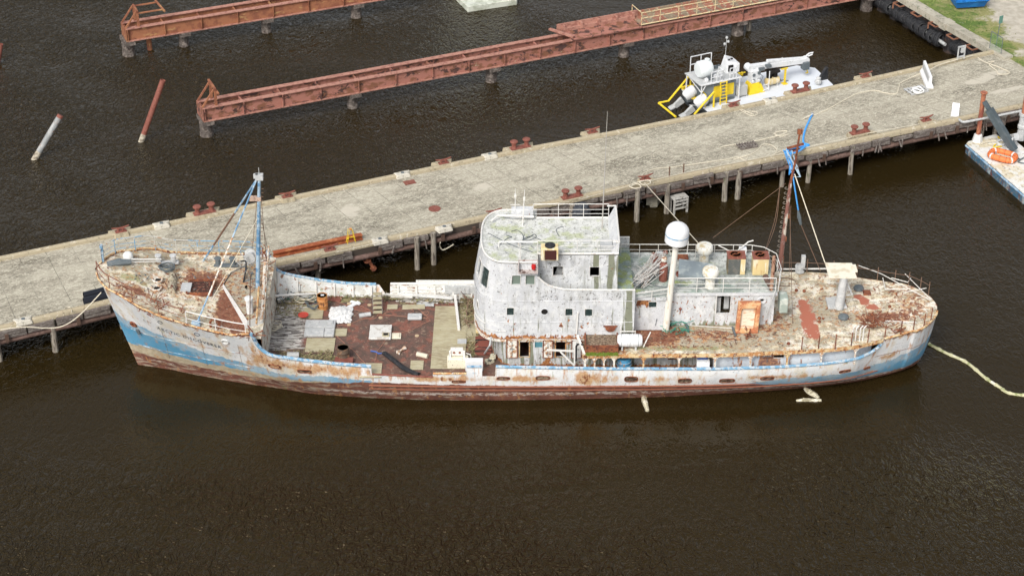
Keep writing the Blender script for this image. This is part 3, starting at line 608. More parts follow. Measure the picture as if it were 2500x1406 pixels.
M_gird=mat('peeling_red_girder_paint',(.33,.145,.11),.85,[lay((.18,.08,.045),s=(1.5,1.5,2.5),th=.53,soft=.05,a=.9),lay((.05,.03,.028),s=(1.3,1.3,2.2),th=.565,soft=.02,a=.9,r=.7,dist=.5),lay((.55,.50,.36),s=(2,2,4),th=.67,soft=.02,a=.9,r=.7,dist=.6)],bump=.4)
M_gird2=mat('orange_rust_girder',(.30,.125,.065),.85,[lay((.20,.075,.045),s=1.5,th=.52,soft=.07,a=.9),lay((.42,.25,.11),s=(1,1,2),th=.62,soft=.05,a=.8),lay((.05,.03,.025),s=3,th=.68,soft=.02)],bump=.4)
g2,inv2,ln2=girder('girder_pier','rusty red twin-girder steel jetty behind the pier, carrying a railed walkway',(497,296,2110,-6),2.55,1.5,1.25,[(499,320,1.0),(851,249,.8),(1190,188,.9),(1508,123,.9),(1790,76,1.0),(2100,14,1.0)],M_gird,0)
g1,inv1,ln1=girder('girder_pier','rusty orange twin-girder steel jetty at the top left of the photo',(310,101,1010,-14),2.55,1.5,1.3,[(308,122,1.0),(441,98,.8),(640,64,.8),(860,30,.9)],M_gird2,0)
def gantry(t,h,ext):
    m=MB()
    for y in (0,1.25):
        m.beam((0,y,2.6),(1.0,y,2.6+h),.12,.12); m.beam((1.05,y,2.6),(1.05,y,2.6+h),.2,.12)
    m.beam((1.05,-.1,2.6+h),(1.05,1.35,2.6+h),.14,.14); 
    if ext:
        m.beam((1.05,0,2.6+h*.85),(3.2,0,2.6+h*.85),.1,.1); m.beam((1.05,1.25,2.6+h*.95),(3.0,1.25,2.6+h*.95),.1,.1); m.beam((3.2,-.3,2.6+h*.8),(2.9,1.5,2.6+h),.12,.12)
    else: m.beam((1.2,-.35,2.6+h*.75),(1.0,1.5,2.6+h*1.05),.16,.12)
    m.build('end_frame',M_gird2,t)
gantry(g2,1.35,False); gantry(g1,1.3,True)
for (t,inv,pl) in ((g2,inv2,[(1205,193),(1828,75)]),(g1,inv1,[(366,122)])):
    for (x,y) in pl:
        g=inv@G(x,y,0); m=MB(); m.cyl((g.x,g.y,-1),(g.x,g.y+.1,2.3 if t is g1 else 1.7),.22,.2,12); m.build('pile',M_pile if t is g2 else M_gird2,t)
# walkway on jetty 2
M_grate=mat('walkway_grating',(.24,.19,.13),.9,[lay((.30,.12,.08),s=(2,.6,1),th=.5,soft=.06),lay((.45,.40,.28),s=4,th=.6,soft=.05)],bump=.5)
def lx(px,py,z): return (inv2@G(px,py,z))
x0=lx(1395,95,2.7).x; x1=lx(1568,66,2.7).x
m=MB(); m.box(((x0+x1)/2,.62,2.68),(x1-x0,1.9,.08)); m.build('plank_deck',M_gird,g2)
m=MB(); m.box(((x0+x1)/2,1.6,3.0),(x1-x0+1.0,.10,.6)); m.box(((x0+x1)/2,1.4,2.85),(x1-x0,.3,.25)); 
for k in range(5): m.box((x0+(x1-x0)*k/4,1.45,3.0),(.15,.5,.5))
m.box((x0-.4,.9,2.85),(.25,2.4,.14),rz=.5); m.build('kick_board',M_pink,g2)
m=MB(); m.box(((x1+ln2)/2,.8,2.74),(ln2-x1,1.7,.06)); m.box(((x1+ln2)/2,1.72,2.95),(ln2-x1,.12,.4)); m.build('walkway_grating',M_grate,g2)
m=MB(); yn=-.12; H=1.05
for z in (H,H*.55): m.tube([(x1,yn,2.77+z),(ln2,yn,2.77+z)],.035,6)
m.tube([(x1,yn,2.8),(ln2,yn,2.8)],.05,6)
x=x1
while x<ln2: m.tube([(x,yn,2.75),(x,yn,2.77+H)],.035,6); x+=1.65
m.tube([(x1,yn,2.77+H),(x1,1.6,2.77+H)],.03,6); m.tube([(x1,1.6,2.75),(x1,1.6,2.77+H)],.03,6)
m.build('handrail',mat('cream_handrail',(.60,.50,.30),.7,[lay((.45,.2,.1),s=5,th=.57,soft=.05)]),g2)
# leaning steel piles
def lean(px0,py0,px1,py1,ztop,r,mt,lb,mt2=None):
    a=G(px0,py0,0); b=G(px1,py1,ztop); t=thing('leaning_pile',lb,'pile',tuple(a)); d=b-a; m=MB()
    q=d.to_track_quat('Z','Y').to_matrix()
    ln=d.length
    m=MB(); vs=[];prof=[(r,-1.0),(r,ln),(r*.88,ln),(r*.88,ln-1.2)]; n=18; fs=[]
    for (rr_,z) in prof:
        for k in range(n): vs.append(q@Vector((rr_*math.cos(2*math.pi*k/n),rr_*math.sin(2*math.pi*k/n),z)))
    for i in range(3):
        for k in range(n): fs.append((i*n+k,i*n+(k+1)%n,(i+1)*n+(k+1)%n,(i+1)*n+k))
    m.add(vs,fs); m.build('pipe_wall',mt,t,smooth=True)
    if mt is not M_red:
        m=MB(); m.lathe([(r*1.02,ln-.22),(r*1.03,ln-.1),(r*1.02,ln+.01),(r*.8,ln+.01)],(0,0,0),18,M=q); m.build('rusty_rim',M_red,t)
    if mt2:
        m=MB(); m.lathe([(r*1.03,-.9),(r*1.05,.35),(r*1.03,.6)],(0,0,0),18,M=q); m.build('growth_band',mt2,t)
    return t
M_band=mat('pale_barnacle_band',(.42,.38,.30),.9,[lay((.2,.17,.13),s=6,th=.5,soft=.05)],bump=.6)
lean(345,345,398,196,4.6,.21,M_red,'tall leaning rust-red pipe pile standing in open water',M_band)
lean(85,388,148,282,2.9,.22,mat('galvanised_grey',(.24,.25,.25),.6,[lay((.36,.36,.35),s=2,th=.5,soft=.1),lay((.2,.12,.08),s=3,th=.6,soft=.05)]),'grey leaning pipe pile with a rusty open end, furthest left of the pair',M_band)
lean(-6,155,2,108,1.6,.2,M_red,'rusty pile cut by the left edge of the photo')
# pontoon at top
a=G(1142,17,.5); t=thing('pontoon','pale flat pontoon cut by the top edge of the photo','pontoon',(a.x,a.y,0)); m=MB(); m.prism([((G(x,y,.5)-a).x,(G(x,y,.5)-a).y) for x,y in ((1142,17),(1262,-1),(1275,-70),(1085,-40))],-.2,.5); m.build('float',mat('pontoon_deck',(.52,.54,.47),.8,[lay((.35,.37,.30),s=1,th=.55,soft=.08)],bump=.3),t,bev=.05)
# floating boom & driftwood
pp=[(2268,840),(2310,862),(2360,885),(2405,922),(2440,945),(2465,960),(2520,966),(2570,962)]
P_=smooth_path([G(x,y,.03) for x,y in pp],8); m=MB(); rs=[.10+(.04 if (i%5)==0 else .0) for i in range(len(P_))]; m.tube([v-P_[0] for v in P_],rs,8)
tag(m.build('floating_boom',mat('algae_boom',(.46,.44,.28),.8,[lay((.25,.27,.12),s=3,th=.55,soft=.05),lay((.65,.62,.52),s=2,th=.6,soft=.05)],bump=.3),None,P_[0],smooth=True),'long pale floating boom trailing from the stern to the right edge','boom')
M_drift=mat('driftwood',(.50,.46,.34),.9,[lay((.28,.25,.17),s=(4,4,4),th=.53,soft=.05),lay((.66,.62,.52),s=3,th=.6,soft=.05)],bump=.8)
for pts,rs,lb in (([(1571,968),(1574,980),(1578,992),(1581,1003)],[.12,.16,.13,.10],'short pale driftwood log poking out below the hull amidships'),([(1965,948),(1978,958),(1992,966),(1998,972)],[.10,.17,.13,.09],'knotted driftwood log beside the hull near the stern'),([(1944,978),(1965,976),(1990,977),(2005,977)],[.06,.11,.10,.07],'thin driftwood stick floating flat off the aft hull'),):
    P_=smooth_path([G(x,y,.04) for x,y in pts],3); rr2=[interp(list(zip([i/(len(rs)-1) for i in range(len(rs))],rs)),j/(len(P_)-1))*(1+.2*rr.random()) for j in range(len(P_))]
    m=MB(); m.tube([v-P_[0] for v in P_],rr2,7); m.tube([P_[2]-P_[0],P_[2]-P_[0]+Vector((.15,.12,.08))],[.05,.03],5)
    tag(m.build('driftwood',M_drift,None,P_[0]),lb,'driftwood',group='driftwood floating beside the hull')
# ================================================================ SHIP (ship-local frame: x aft, y to starboard, z up)
ship=thing('derelict_ship','rusting white and blue derelict ship lettered ARCTIC DISCOVERER, moored along the pier','ship',tuple(SO),YAW)
WL=[(0,0),(1.98,.5),(3.67,1.11),(6.44,1.97),(9.38,2.68),(10.64,3.1),(14.36,3.6),(18,3.83),(21.8,3.89),(24.7,3.84),(31.6,3.59),(36.56,3.14),(39.06,2.89),(41.66,2.51),(44.3,1.85),(45.9,1.2),(46.8,.75),(47.4,.4),(47.8,0)]
TOP=[]
for (x,y,z) in [(230,666,6.95),(249,684,6.9),(270,703,6.8),(296,720,6.65),(320,737,6.5),(349,755,6.2),(383,769,5.9),(413,780,5.75),(454,792,5.55),(505,806,5.35),(563,820,5.15),(618,829,4.95),(665,868,3.65),(700,875,3.5),(749,880,3.3),(824,888,3.05),(905,895,2.92),(1209,896,2.9),(1404,899,2.8),(1500,901,2.7),(1750,901,2.7),(1900,896,2.75),(2000,890,2.85),(2096,879,3.0),(2149,828,4.0),(2190,817.6,4.05),(2221,805,4.1),(2254,792,4.15),(2272,766,4.2),(2283,745,4.2)]:
    v=L(x,y,z); TOP.append((v.x,max(0,-v.y),z))
TOP=[(-1.88,0,6.95)]+[q for q in TOP if q[0]>-1.8]; TOP=[q for q in TOP if q[0]<46.3]+[(46.65,3.0,4.1),(47.6,2.3,4.15),(48.2,1.5,4.18),(48.58,.8,4.2),(48.74,0,4.2)]
H1t=[(a,b) for a,b,c in TOP]; Z1t=[(a,c) for a,b,c in TOP]
S0=47.8
def shift(u): return -1.88*max(0,1-u/.10)**2+.94*max(0,(u-.93)/.07)**2
def shv(u,v): return shift(u)*min(v,1.15) if u<.5 else shift(u)*(max(0,min(v,1))**.4)
def smooth_tab(tab,w=.9):
    out=[]; x=tab[0][0]
    while x<=tab[-1][0]+1e-6:
        e=min(w,x-tab[0][0],tab[-1][0]-x); out.append((x,(interp(tab,x-e)+2*interp(tab,x)+interp(tab,x+e))/4)); x+=.3
    out.append(tab[-1]); return out
H1s=[q for q in smooth_tab(H1t)]; H1s=smooth_tab(H1s); WLs=smooth_tab(WL)
H1s=[(a,b if a>1.5 and a<47 else interp(H1t,a)) for a,b in H1s]
def half(s,z):
    z1=interp(Z1t,s); v=max(-.5,z/z1)
    u=s/S0
    for _ in range(5): u=max(0,min(1,(s-shv(u,v))/S0))
    s0=u*S0; s1=s0+shift(u); h0=interp(WLs,s0); h1=interp(H1s,s1)
    bow=sst(13,5,s0); stern=sst(41,46,s0)
    if v>1: p_=1+(v-1)*(.6*bow)
    elif v<0: p_=v*.8
    else:
        mid=1-(1-v)**1.8; p_=mid*(1-bow)*(1-stern)+v**1.15*bow+v**.55*stern
    return h0+(h1-h0)*p_
# sheer line (port side) as (s, z)
def zt(px,py,t=-4.8): v=Lt(px,py,t); return (v.x,v.z)
brk=interp([(a,c) for a,b,c in TOP],7.6)
ztop=[(a,c) for a,b,c in TOP if a<7.75]
ztop+=[(7.80,5.35),(7.95,4.95),(8.1,4.45),(8.35,4.05),(8.7,3.78),(9.2,3.62),(10,3.48),(10.9,3.3),(12.7,3.05),(14.70,2.92),(14.72,2.32),(18.30,2.12),(18.32,2.40),(20.3,2.40),(20.32,2.92),(21.22,2.92),(21.24,2.22),(22.0,2.22),(22.02,2.92),(26.7,2.8),(29,2.72),(35,2.7),(38.7,2.75),(41.1,2.86),(43.5,3.02),(44.2,3.14),(44.6,3.32),(44.85,3.6),(44.9,4.0),(46,4.05),(48.74,4.2)]
ztopf=[(a,b) for a,b in ztop if a<14.8][:-1]+[(14.5,2.95),(14.52,2.22),(15.35,2.22),(15.37,2.95),(21,2.95),(21.5,2.95),(26.7,2.85),(35,2.75),(41.1,2.9),(43.5,3.02),(44.6,3.32),(44.9,4.0),(46,4.05),(48.74,4.2)]
def stations(tab):
    us=[0.5*(1-math.cos(math.pi*i/150)) for i in range(151)]
    ss=set(-1.88+u*50.62 for u in us)|set(a for a,b in tab); return sorted(x for x in ss if x>=-1.8801)
def hullside(sgn,tab):
    rows=[]; NV=26
    for s1 in stations(tab):
        u=max(0,min(1,(s1+1.88)/50.62)); 
        for _ in range(6): u=max(0,min(1,(s1-shift(u))/S0))
        zt_=interp(tab,s1); z1=interp(Z1t,s1); r=[]
        for i in range(NV+1):
            z=-.7+(zt_+.7)*i/NV; v=z/z1; s=u*S0+shv(u,v); r.append(Vector((s,sgn*max(0,half(s,z)) if 0<u<1 else 0,z)))
        rows.append(r)
    return rows
# paint bands: boundary heights along the hull
def zz(px,py,t): v=Lt(px,py,t); return (v.x,v.z)
def zh(px,py):
    t=-1.0
    for _ in range(30):
        v=Lt(px,py,t); t=t*.6-.4*half(max(-1.5,min(48.4,v.x)),v.z)
    return (v.x,v.z)
bA=[zh(279,757),zh(349,799),zh(413,825),zh(499,860),zh(605,889),zh(700,914),zh(799,919),zh(880,927),zh(925,934)]
bA+=[(19,1.0),(36,1.0),zh(1890,926),zh(2003,917),zh(2106,900),zh(2183,876),zh(2225,858),(48.0,2.5),(48.7,2.9)]
bB=[zh(320,838),zh(371,850),zh(424,868),zh(499,887),zh(605,905),zh(700,925),zh(799,932),(16,1.25),(19,1.0),(36,1.0),zh(1901,938),zh(2003,933),zh(2106,920),zh(2183,903),zh(2249,872)]
bR=[zh(322,853),zh(413,880),zh(520,902),zh(605,918),zh(749,934),zh(900,932),(18,1.52),(22,1.42),(26,1.35),(31,1.35),(36,1.28),zh(1901,938),zh(2003,933),zh(2106,920),zh(2183,903),zh(2249,872)]
rustb=[(640,875,30,25,.9),(680,890,60,14,.8),(760,900,60,14,.75),(830,905,60,14,.7),(880,908,40,12,.6),(618,860,16,30,.5),(700,925,40,8,.5),(610,890,5,18,.8),(1080,925,80,8,.8),(1250,925,120,7,.6),(1440,925,30,18,1.0),(1620,925,80,10,.5),(1565,890,8,22,.8),(1900,920,90,6,.7),(1920,880,10,30,.6),(2060,885,8,25,.4),(2165,870,25,8,.5),(2240,780,30,25,.4),(240,680,8,25,.7),(262,712,10,30,.6),(550,855,5,22,1),(585,850,8,20,.45),(2100,915,60,5,.5),(1500,925,60,10,.4),(2200,820,50,10,.4)]
def blob(lst,f):
    out=[]
    for b in lst: 
        c=f(b[0],b[1]); out.append((c,b[2]/37.,b[3],b[4]))
    return out
RB_=[]
for (px,py,rx,ry,a) in rustb:
    v=zh(px,py); RB_.append((v[0],v[1],rx/37.,ry/31.,a))
def rustf(c):
    r=0
    for (s,z,rx,rz_,a) in RB_:
        q=((c.x-s)/rx)**2+((c.z-z)/rz_)**2
        if q<6: r=max(r,a*math.exp(-q))
    return r
def edge(c):
    z=interp(ztop,c.x); return max(0,1-(z-c.z)/.45) if c.x<8 or c.x>44.5 else .35*max(0,1-(z-c.z)/.3)
M_hull=mat('hull_paint',(.76,.765,.765),.5,[
 lay((.60,.62,.64),s=.8,th=.5,soft=.1,a=.6),
 lay((.66,.59,.45),s=(1.2,1.2,.3),th=.56,soft=.08,a=.7),
 lay((.20,.38,.53),s=2.2,th=.5,soft=.05,attr='bandA',k=.75,c2=(.36,.48,.56),s2=.9),
 lay((.07,.285,.47),s=1.4,th=.72,soft=.12,a=.8,attr='bandA2',k=.5),
 lay((.50,.43,.31),s=1.8,th=.5,soft=.05,attr='bandB',k=.7,c2=(.36,.30,.21),s2=3),
 lay((.205,.088,.064),s=1.5,th=.5,soft=.05,attr='bandR',k=.8,c2=(.125,.055,.042),s2=1.2),
 lay((.42,.36,.27),s=(.9,.9,5),th=.64,soft=.05,a=.7,attr='low',k=.09,r=.7),
 lay((.54,.47,.42),s=(3.2,3.2,6),th=.815,soft=.035,a=.85,attr='salt',k=.35,r=.75),
 lay((.42,.17,.06),s=(3,3,.35),th=.62,soft=.06,a=.75,attr='edge',k=.16,c2=(.55,.33,.16)),
 lay((.44,.21,.08),c2=(.56,.36,.18),s=(2,2,.8),th=.70,soft=.12,a=.9,attr='rust',k=.5),
 lay((.17,.06,.03),c2=(.26,.10,.045),s=(4,4,2.0),th=.74,soft=.05,a=.9,attr='rust',k=.22),
 lay((.16,.055,.03),s=(2.5,2.5,2),th=.78,soft=.04,attr='edge',k=.42),
 lay((.08,.06,.05),s=12,th=.655,soft=.02,a=.75),lay((.20,.19,.16),s=(6,6,.5),th=.66,soft=.05,a=.5),
 lay((.16,.22,.07),s=(2.5,2.5,.8),th=.69,soft=.05,a=.7),
 ],bump=.25,bscale=6)
hat={'bandA':lambda c:max(-1,min(1,(interp(bA,c.x)-c.z)*2.2)) ,'bandA2':lambda c:max(0,min(1,(interp(bA,c.x)-.35-c.z)*1.2)),'bandB':lambda c:max(-1,min(1,(interp(bB,c.x)-c.z)*2.5)),
'bandR':lambda c:max(-1,min(1,(interp(bR,c.x)-c.z)*3)),'low':lambda c:(1 if c.z<1.3 else 0)*(1-.7*sst(14,22,c.x)),'salt':lambda c:math.exp(-((c.z-.62)/.28)**2)*(1 if 12<c.x<46 else .75)+.5*math.exp(-((c.z-.1)/.12)**2),'rust':rustf,'edge':edge}
m=MB(); m.rows(hullside(-1,ztop)); m.rows(hullside(1,ztopf)); m.build('hull',M_hull,ship,smooth=False,attrs=hat)
# rub rail along the near side
m=MB(); rs_=[s for s in [14.5+i*.5 for i in range(62)]]
m.tube([Vector((s,-half(s,interp(bR,s)-.02)-.03,interp([(14,1.45),(20,1.36),(30,1.30),(38,1.25),(45,1.5)],s))) for s in rs_],.055,6); m.tube([Vector((s,-half(s,1.05)-.02,interp([(14,1.05),(30,.98),(38,.98),(45,1.1)],s))) for s in rs_],.04,6)
m.build('rubbing_strake',mat('strake_rust',(.24,.09,.055),.85,bump=.4),ship)
# blue capping rails on bulwarks
def cap(tab,s0,s1,sgn,name,mt,r=.075,step=.25,flat=False):
    pts=[]; s=s0
    xs=sorted(set([s0,s1]+[a for a,b in tab if s0<a<s1]+[s0+i*step for i in range(int((s1-s0)/step)+1)]))
    pts=[Vector((x,sgn*(half(x,interp(tab,x))),interp(tab,x)+.02)) for x in xs]; m=MB(); m.tube(pts,r,7); return m.build(name,mt,ship,smooth=True)
cap(ztop,7.8,14.7,-1,'capping_rail',M_bluerail,.11)
cap(ztop,14.72,18.3,-1,'capping_rail',M_red,.06)
cap(ztop,18.33,20.3,-1,'capping_rail',M_rustcream,.07)
cap(ztop,20.33,21.2,-1,'capping_rail',M_blue,.08); cap(ztop,22.03,44.86,-1,'capping_rail',M_bluerail,.10)
cap(ztopf,7.8,14.5,1,'capping_rail',M_bluerail,.10); cap(ztopf,15.4,21.5,1,'capping_rail',M_rail,.08)
cap(ztop,-1.7,7.7,-1,'deck_edge_rim',M_rustcream,.06); cap(ztopf,-1.7,7.7,1,'deck_edge_rim',M_rustcream,.06)
cap(ztop,45,48.6,-1,'deck_edge_rim',M_rustcream,.07); 
# inner plating of the bulwarks
mdt=[(7,2.3),(12,2.2),(20,1.95),(30,1.9),(48,2.1)]
def md(s): return interp(mdt,s)
for sgn,tab,segs in ((1,ztopf,((7.95,14.5),(15.38,27))),(-1,ztop,((7.95,14.7),(20.34,21.2),(22.05,44)))):
    m=MB()
    for (a,b) in segs:
        rows=[]
        n=int((b-a)/.35)+1
        for i in range(n+1):
            s=a+(b-a)*i/n; zt_=interp(tab,s); z0=md(s)-.03
            rows.append([Vector((s,sgn*(half(s,z0+(zt_-z0)*j/4)-.07),z0+(zt_-.02-z0)*j/4)) for j in range(5)])
        m.rows(rows)
    m.build('bulwark_lining',mat('bulwark_inner_paint',(.66,.67,.66),.6,[lay((.45,.44,.38),s=1.5,th=.52,soft=.08,a=.6),lay(RD,c2=RO,s=(3,3,4),th=.60,soft=.03,a=.9),lay((.2,.25,.1),s=3,th=.64,soft=.05,a=.7),lay((.08,.07,.06),s=11,th=.63,soft=.02,a=.8)],bump=.3),ship)
    for (a,b) in segs:
        s=a+.5
        while s<b:
            zt_=interp(tab,s); z0_=md(s); m=MB(); m.beam((s,sgn*(half(s,z0_)-.16),z0_),(s,sgn*(half(s,zt_)-.14),zt_-.05),.05,.10,up=(1,0,0)); m.build('bulwark_frame',M_rail,ship); s+=1.15
# main deck
def paintmap(lst,fn):
    B=[]
    for (px,py,rx,ry,a) in lst:
        v=fn(px,py); B.append((v.x,v.y,rx/37.,ry/19.5,a))
    def f(c):
        r=0
        for (s,t,rx,rt,a) in B:
            q=((c.x-s)/rx)**4+((c.y-t)/rt)**4
            if q<5: r=max(r,a*math.exp(-q))
        return r
    return f
def Md(px,py):
    v=L(px,py,2.1)
    for _ in range(3): v=L(px,py,md(v.x))
    return v
def deckgrid(s0,s1,zf,inset,ds=.22,dt=.22,tl=None,tr=None,shape=None):
    rows=[]; n=int((s1-s0)/ds)
    for i in range(n+1):
        s=s0+(s1-s0)*i/n; z=zf(s); a=-max(.02,half(s,z)-inset) if tl is None else tl; b=max(.02,half(s,z)-inset) if tr is None else tr
        rows.append([Vector((s,a+(b-a)*j/40,z)) for j in range(41)])
    return rows
m=MB(); m.rows(deckgrid(7.6,44.6,md,.03))
m.build('main_deck',M_main,ship,attrs={'plank':paintmap([(700,800,60,60,1),(700,760,55,25,.7),(1090,730,60,12,.4)],Md),'straw':paintmap([(700,745,50,30,.7),(800,728,90,10,.9),(900,720,60,8,1),(1080,722,120,10,1),(1150,790,22,70,.75),(760,875,90,10,.7),(660,700,20,40,.6),(1000,735,50,10,.6)],Md)})
# foredeck
def fd(s): return interp(Z1t,s)-.06 if s<7.4 else interp([(7.4,interp(Z1t,7.4)-.06),(9.5,4.8)],s)
def hb(s): return half(s,fd(s)) if s<7.6 else half(7.6,fd(7.6))
def Fd(px,py):
    v=L(px,py,5.3)
    for _ in range(5): v=L(px,py,fd(v.x))
    return v
rows=[]
for i in range(60):
    s=-1.8+(8.35+1.8)*i/59; a=max(.02,hb(s)-.03); z=fd(s); rows.append([Vector((s,-a+2*a*j/40,z)) for j in range(41)])
m=MB(); m.rows(rows)
fore_red=[(560,745,24,38,.85),(480,700,38,14,.6),(590,770,12,30,.9),(500,672,40,9,.55),(520,660,50,8,.5),(345,700,35,9,.4),(440,755,30,6,.45),(300,665,8,10,.2)]
m.build('foredeck',M_deck,ship,attrs={'red':lambda c:0,'rust':paintmap([(560,745,24,50,.75),(505,682,50,18,.5),(585,775,14,36,.9),(320,705,40,9,.35),(450,700,60,20,.22),(300,720,30,10,.3)],Fd),'dark':paintmap([(490,706,26,15,1),(570,720,10,10,.3)],Fd),'algae':paintmap([(320,678,25,8,1),(345,690,20,6,.8)],Fd),'grime':paintmap([(400,640,90,14,.35),(330,650,30,14,.3),(450,780,110,10,.3)],Fd)})
# forecastle bulkhead
m=MB(); a=hb(7.9)-.05; rows=[]
rows=[[Vector((8.35,-a,fd(8.35))),Vector((8.35,a,fd(8.35)))],[Vector((8.35,-half(8.35,2.3)+.05,2.2)),Vector((8.35,half(8.35,2.3)-.05,2.2))]]; m.rows(rows)
m.build('forecastle_bulkhead',mat('stained_bulkhead',(.56,.53,.46),.8,[lay(RD,c2=RO,s=(2,2,1),th=.57,soft=.05),lay((.12,.10,.08),s=3,th=.60,soft=.05)]),ship)
# hull plates between foredeck edge and stern side of forecastle handled by hull mesh
# breakwater / winch platform
pa=[Fd(541,700),Fd(560,672),Fd(600,655),Fd(640,650),Fd(641,790),Fd(600,803)]
zp=fd(7)+.45
m=MB(); n=len(pa); lo=[Vector((q.x,q.y,q.z-.1)) for q in pa]; hi=[Vector((q.x+.12,q.y*.97,zp)) for q in pa]
m.rows([lo+[lo[0]],hi+[hi[0]]]); m.build('breakwater',M_white,ship)
m=MB(); 
c=sum((q for q in hi),Vector())/n; rows=[[c+(q-c)*(j/14) for q in hi+[hi[0]]] for j in range(1,15)]; 
sub=[]
for r in rows:
    rr2=[]
    for q0_,q1_ in zip(r,r[1:]):
        for k in range(6): rr2.append(q0_.lerp(q1_,k/6)-Vector((0,0,.12)))
    rr2.append(rr2[0]); sub.append(rr2)
m.rows(sub); m.build('winch_platform',M_deck,ship,attrs={'rust':lambda c:.12,'grime':lambda c:.8})
# boat deck (port side walkway, stern)
bdt=[(26.9,3.72),(36,3.78),(41,3.92),(45,4.0),(48.8,4.2)]
def bd(s): return interp(bdt,s)
def Bd(px,py):
    v=L(px,py,3.85)
    for _ in range(4): v=L(px,py,bd(v.x))
    return v
rows=[]
for i in range(105):
    s=27.1+(48.68-27.1)*i/104; z=bd(s); a=max(.03,half(s,z)-.03)
    if s>46.5: pass
    rows.append([Vector((s,-a+2*a*j/46,z)) for j in range(47)])
m=MB(); m.rows(rows); m.rows([[q+Vector((0,0,-.16)) for q in r[::46]] for r in rows])
m.build('boat_deck',M_deck,ship,attrs={
 'red':paintmap([(1975,785,20,34,1),(1962,745,14,14,1),(1985,815,16,12,1),(2110,735,13,12,1),(2130,750,14,8,1),(2095,725,10,6,1)],Bd),
 'rust':paintmap([(1600,820,50,20,.55),(1740,820,60,12,.3),(1480,820,50,30,.9),(2160,775,60,10,.45),(1880,790,40,20,.25),(2220,740,40,40,.2),(1450,800,30,30,.6)],Bd),
 'algae':paintmap([(1620,800,80,10,.5),(1660,850,120,5,.9),(1750,790,80,8,.4)],Bd),
 'grime':paintmap([(2005,755,30,25,.9),(2040,770,40,20,.5),(1700,820,200,30,.7),(1850,800,80,40,.6)],Bd)})
# deck-edge fascia: rusty beam along the boat deck
m=MB(); rows=[]
for i in range(80):
    s=27.1+(44.95-27.1)*i/79; z=bd(s)+.05; h=half(s,z)+.02; rows.append([Vector((s,-h,z)),Vector((s,-h,z-.28)),Vector((s,-h+.25,z-.28))])
m.rows(rows); m.build('deck_edge_beam',M_rustcream,ship)
# stanchions of the open promenade
for k,(px,hh) in enumerate([(1429,0),(1452,0),(1475,0),(1500,0),(1572,0),(1659,0),(1747,0),(1834,0),(1924,0),(2008,0),(2093,0)]):
    s=Lt(px,880,-4.75).x; h=half(s,3)-.05; m=MB(); m.beam((s,-h,2.6),(s,-h,bd(max(s,27.2))-.2),.10,.10,up=(1,0,0)); m.add([(s-.22,-h,bd(max(s,27.2))-.24),(s+.22,-h,bd(max(s,27.2))-.24),(s+.05,-h,bd(max(s,27.2))-.5),(s-.05,-h,bd(max(s,27.2))-.5)],[(0,1,2,3)])
    m.build('stanchion',M_rustw if k not in (4,8) else M_rustcream,ship)
# ---- walls with real openings
def wallpath(pb,pt,z0,z1,holes,nsub=1,depth=.10,sign=1):
    """pb/pt: bottom and top plan polylines; holes: (a0,a1,z0,z1) in arc length of the bottom line"""
    pb=[Vector((p_[0],p_[1],0)) for p_ in pb]; pt=[Vector((p_[0],p_[1],0)) for p_ in pt]
    arc=[0]
    for a,b in zip(pb,pb[1:]): arc.append(arc[-1]+(b-a).length)
    def P_(a,z,dep=0):
        for i in range(len(arc)-1):
            if a<=arc[i+1]+1e-6: break
        f=(a-arc[i])/max(1e-6,arc[i+1]-arc[i]); q0_=pb[i].lerp(pb[i+1],f); q1_=pt[i].lerp(pt[i+1],f); g=(z-z0)/(z1-z0)
        q=q0_.lerp(q1_,g); d=(pb[i+1]-pb[i]).normalized(); nn_=Vector((-d.y,d.x,0))*sign
        return Vector((q.x+nn_.x*dep,q.y+nn_.y*dep,z))
    A=sorted(set([round(x,4) for x in arc]+[round(h[0],4) for h in holes]+[round(h[1],4) for h in holes]+[round(arc[-1]*i/60,4) for i in range(61)])); A=[a for i,a in enumerate(A) if i==0 or a-A[i-1]>1e-3]
    Z=sorted(set([z0,z1]+[h[2] for h in holes]+[h[3] for h in holes]+[z0+(z1-z0)*i/6 for i in range(7)]))
    Z=[z for z in Z if z0-1e-6<=z<=z1+1e-6]
    m=MB()
    for i in range(len(A)-1):
        for j in range(len(Z)-1):
            ca=(A[i]+A[i+1])/2; cz=(Z[j]+Z[j+1])/2
            if any(h[0]<ca<h[1] and h[2]<cz<h[3] for h in holes): continue
            m.add([P_(A[i],Z[j]),P_(A[i+1],Z[j]),P_(A[i+1],Z[j+1]),P_(A[i],Z[j+1])],[(0,1,2,3)])
    for (a0,a1,y0,y1) in holes:
        q=[(a0,y0),(a1,y0),(a1,y1),(a0,y1)]
        for (k,l_) in ((0,1),(1,2),(2,3),(3,0)):
            m.add([P_(*q[k]),P_(*q[l_]),P_(*q[l_],depth),P_(*q[k],depth)],[(0,1,2,3)])
    return m,P_
def arc_of(path,px,py,t):
    """arc length on a straight near-side run at y=t"""
    v=Lt(px,py,t); L_=0; pp_=[Vector((p_[0],p_[1],0)) for p_ in path]
    for a,b in zip(pp_,pp_[1:]):
        if a.x-1e-3<=v.x<=b.x+1e-3 and b.x-a.x>1e-5: return L_+(b-a).length*(v.x-a.x)/(b.x-a.x),v.z
        L_+=(b-a).length
    return L_,v.z
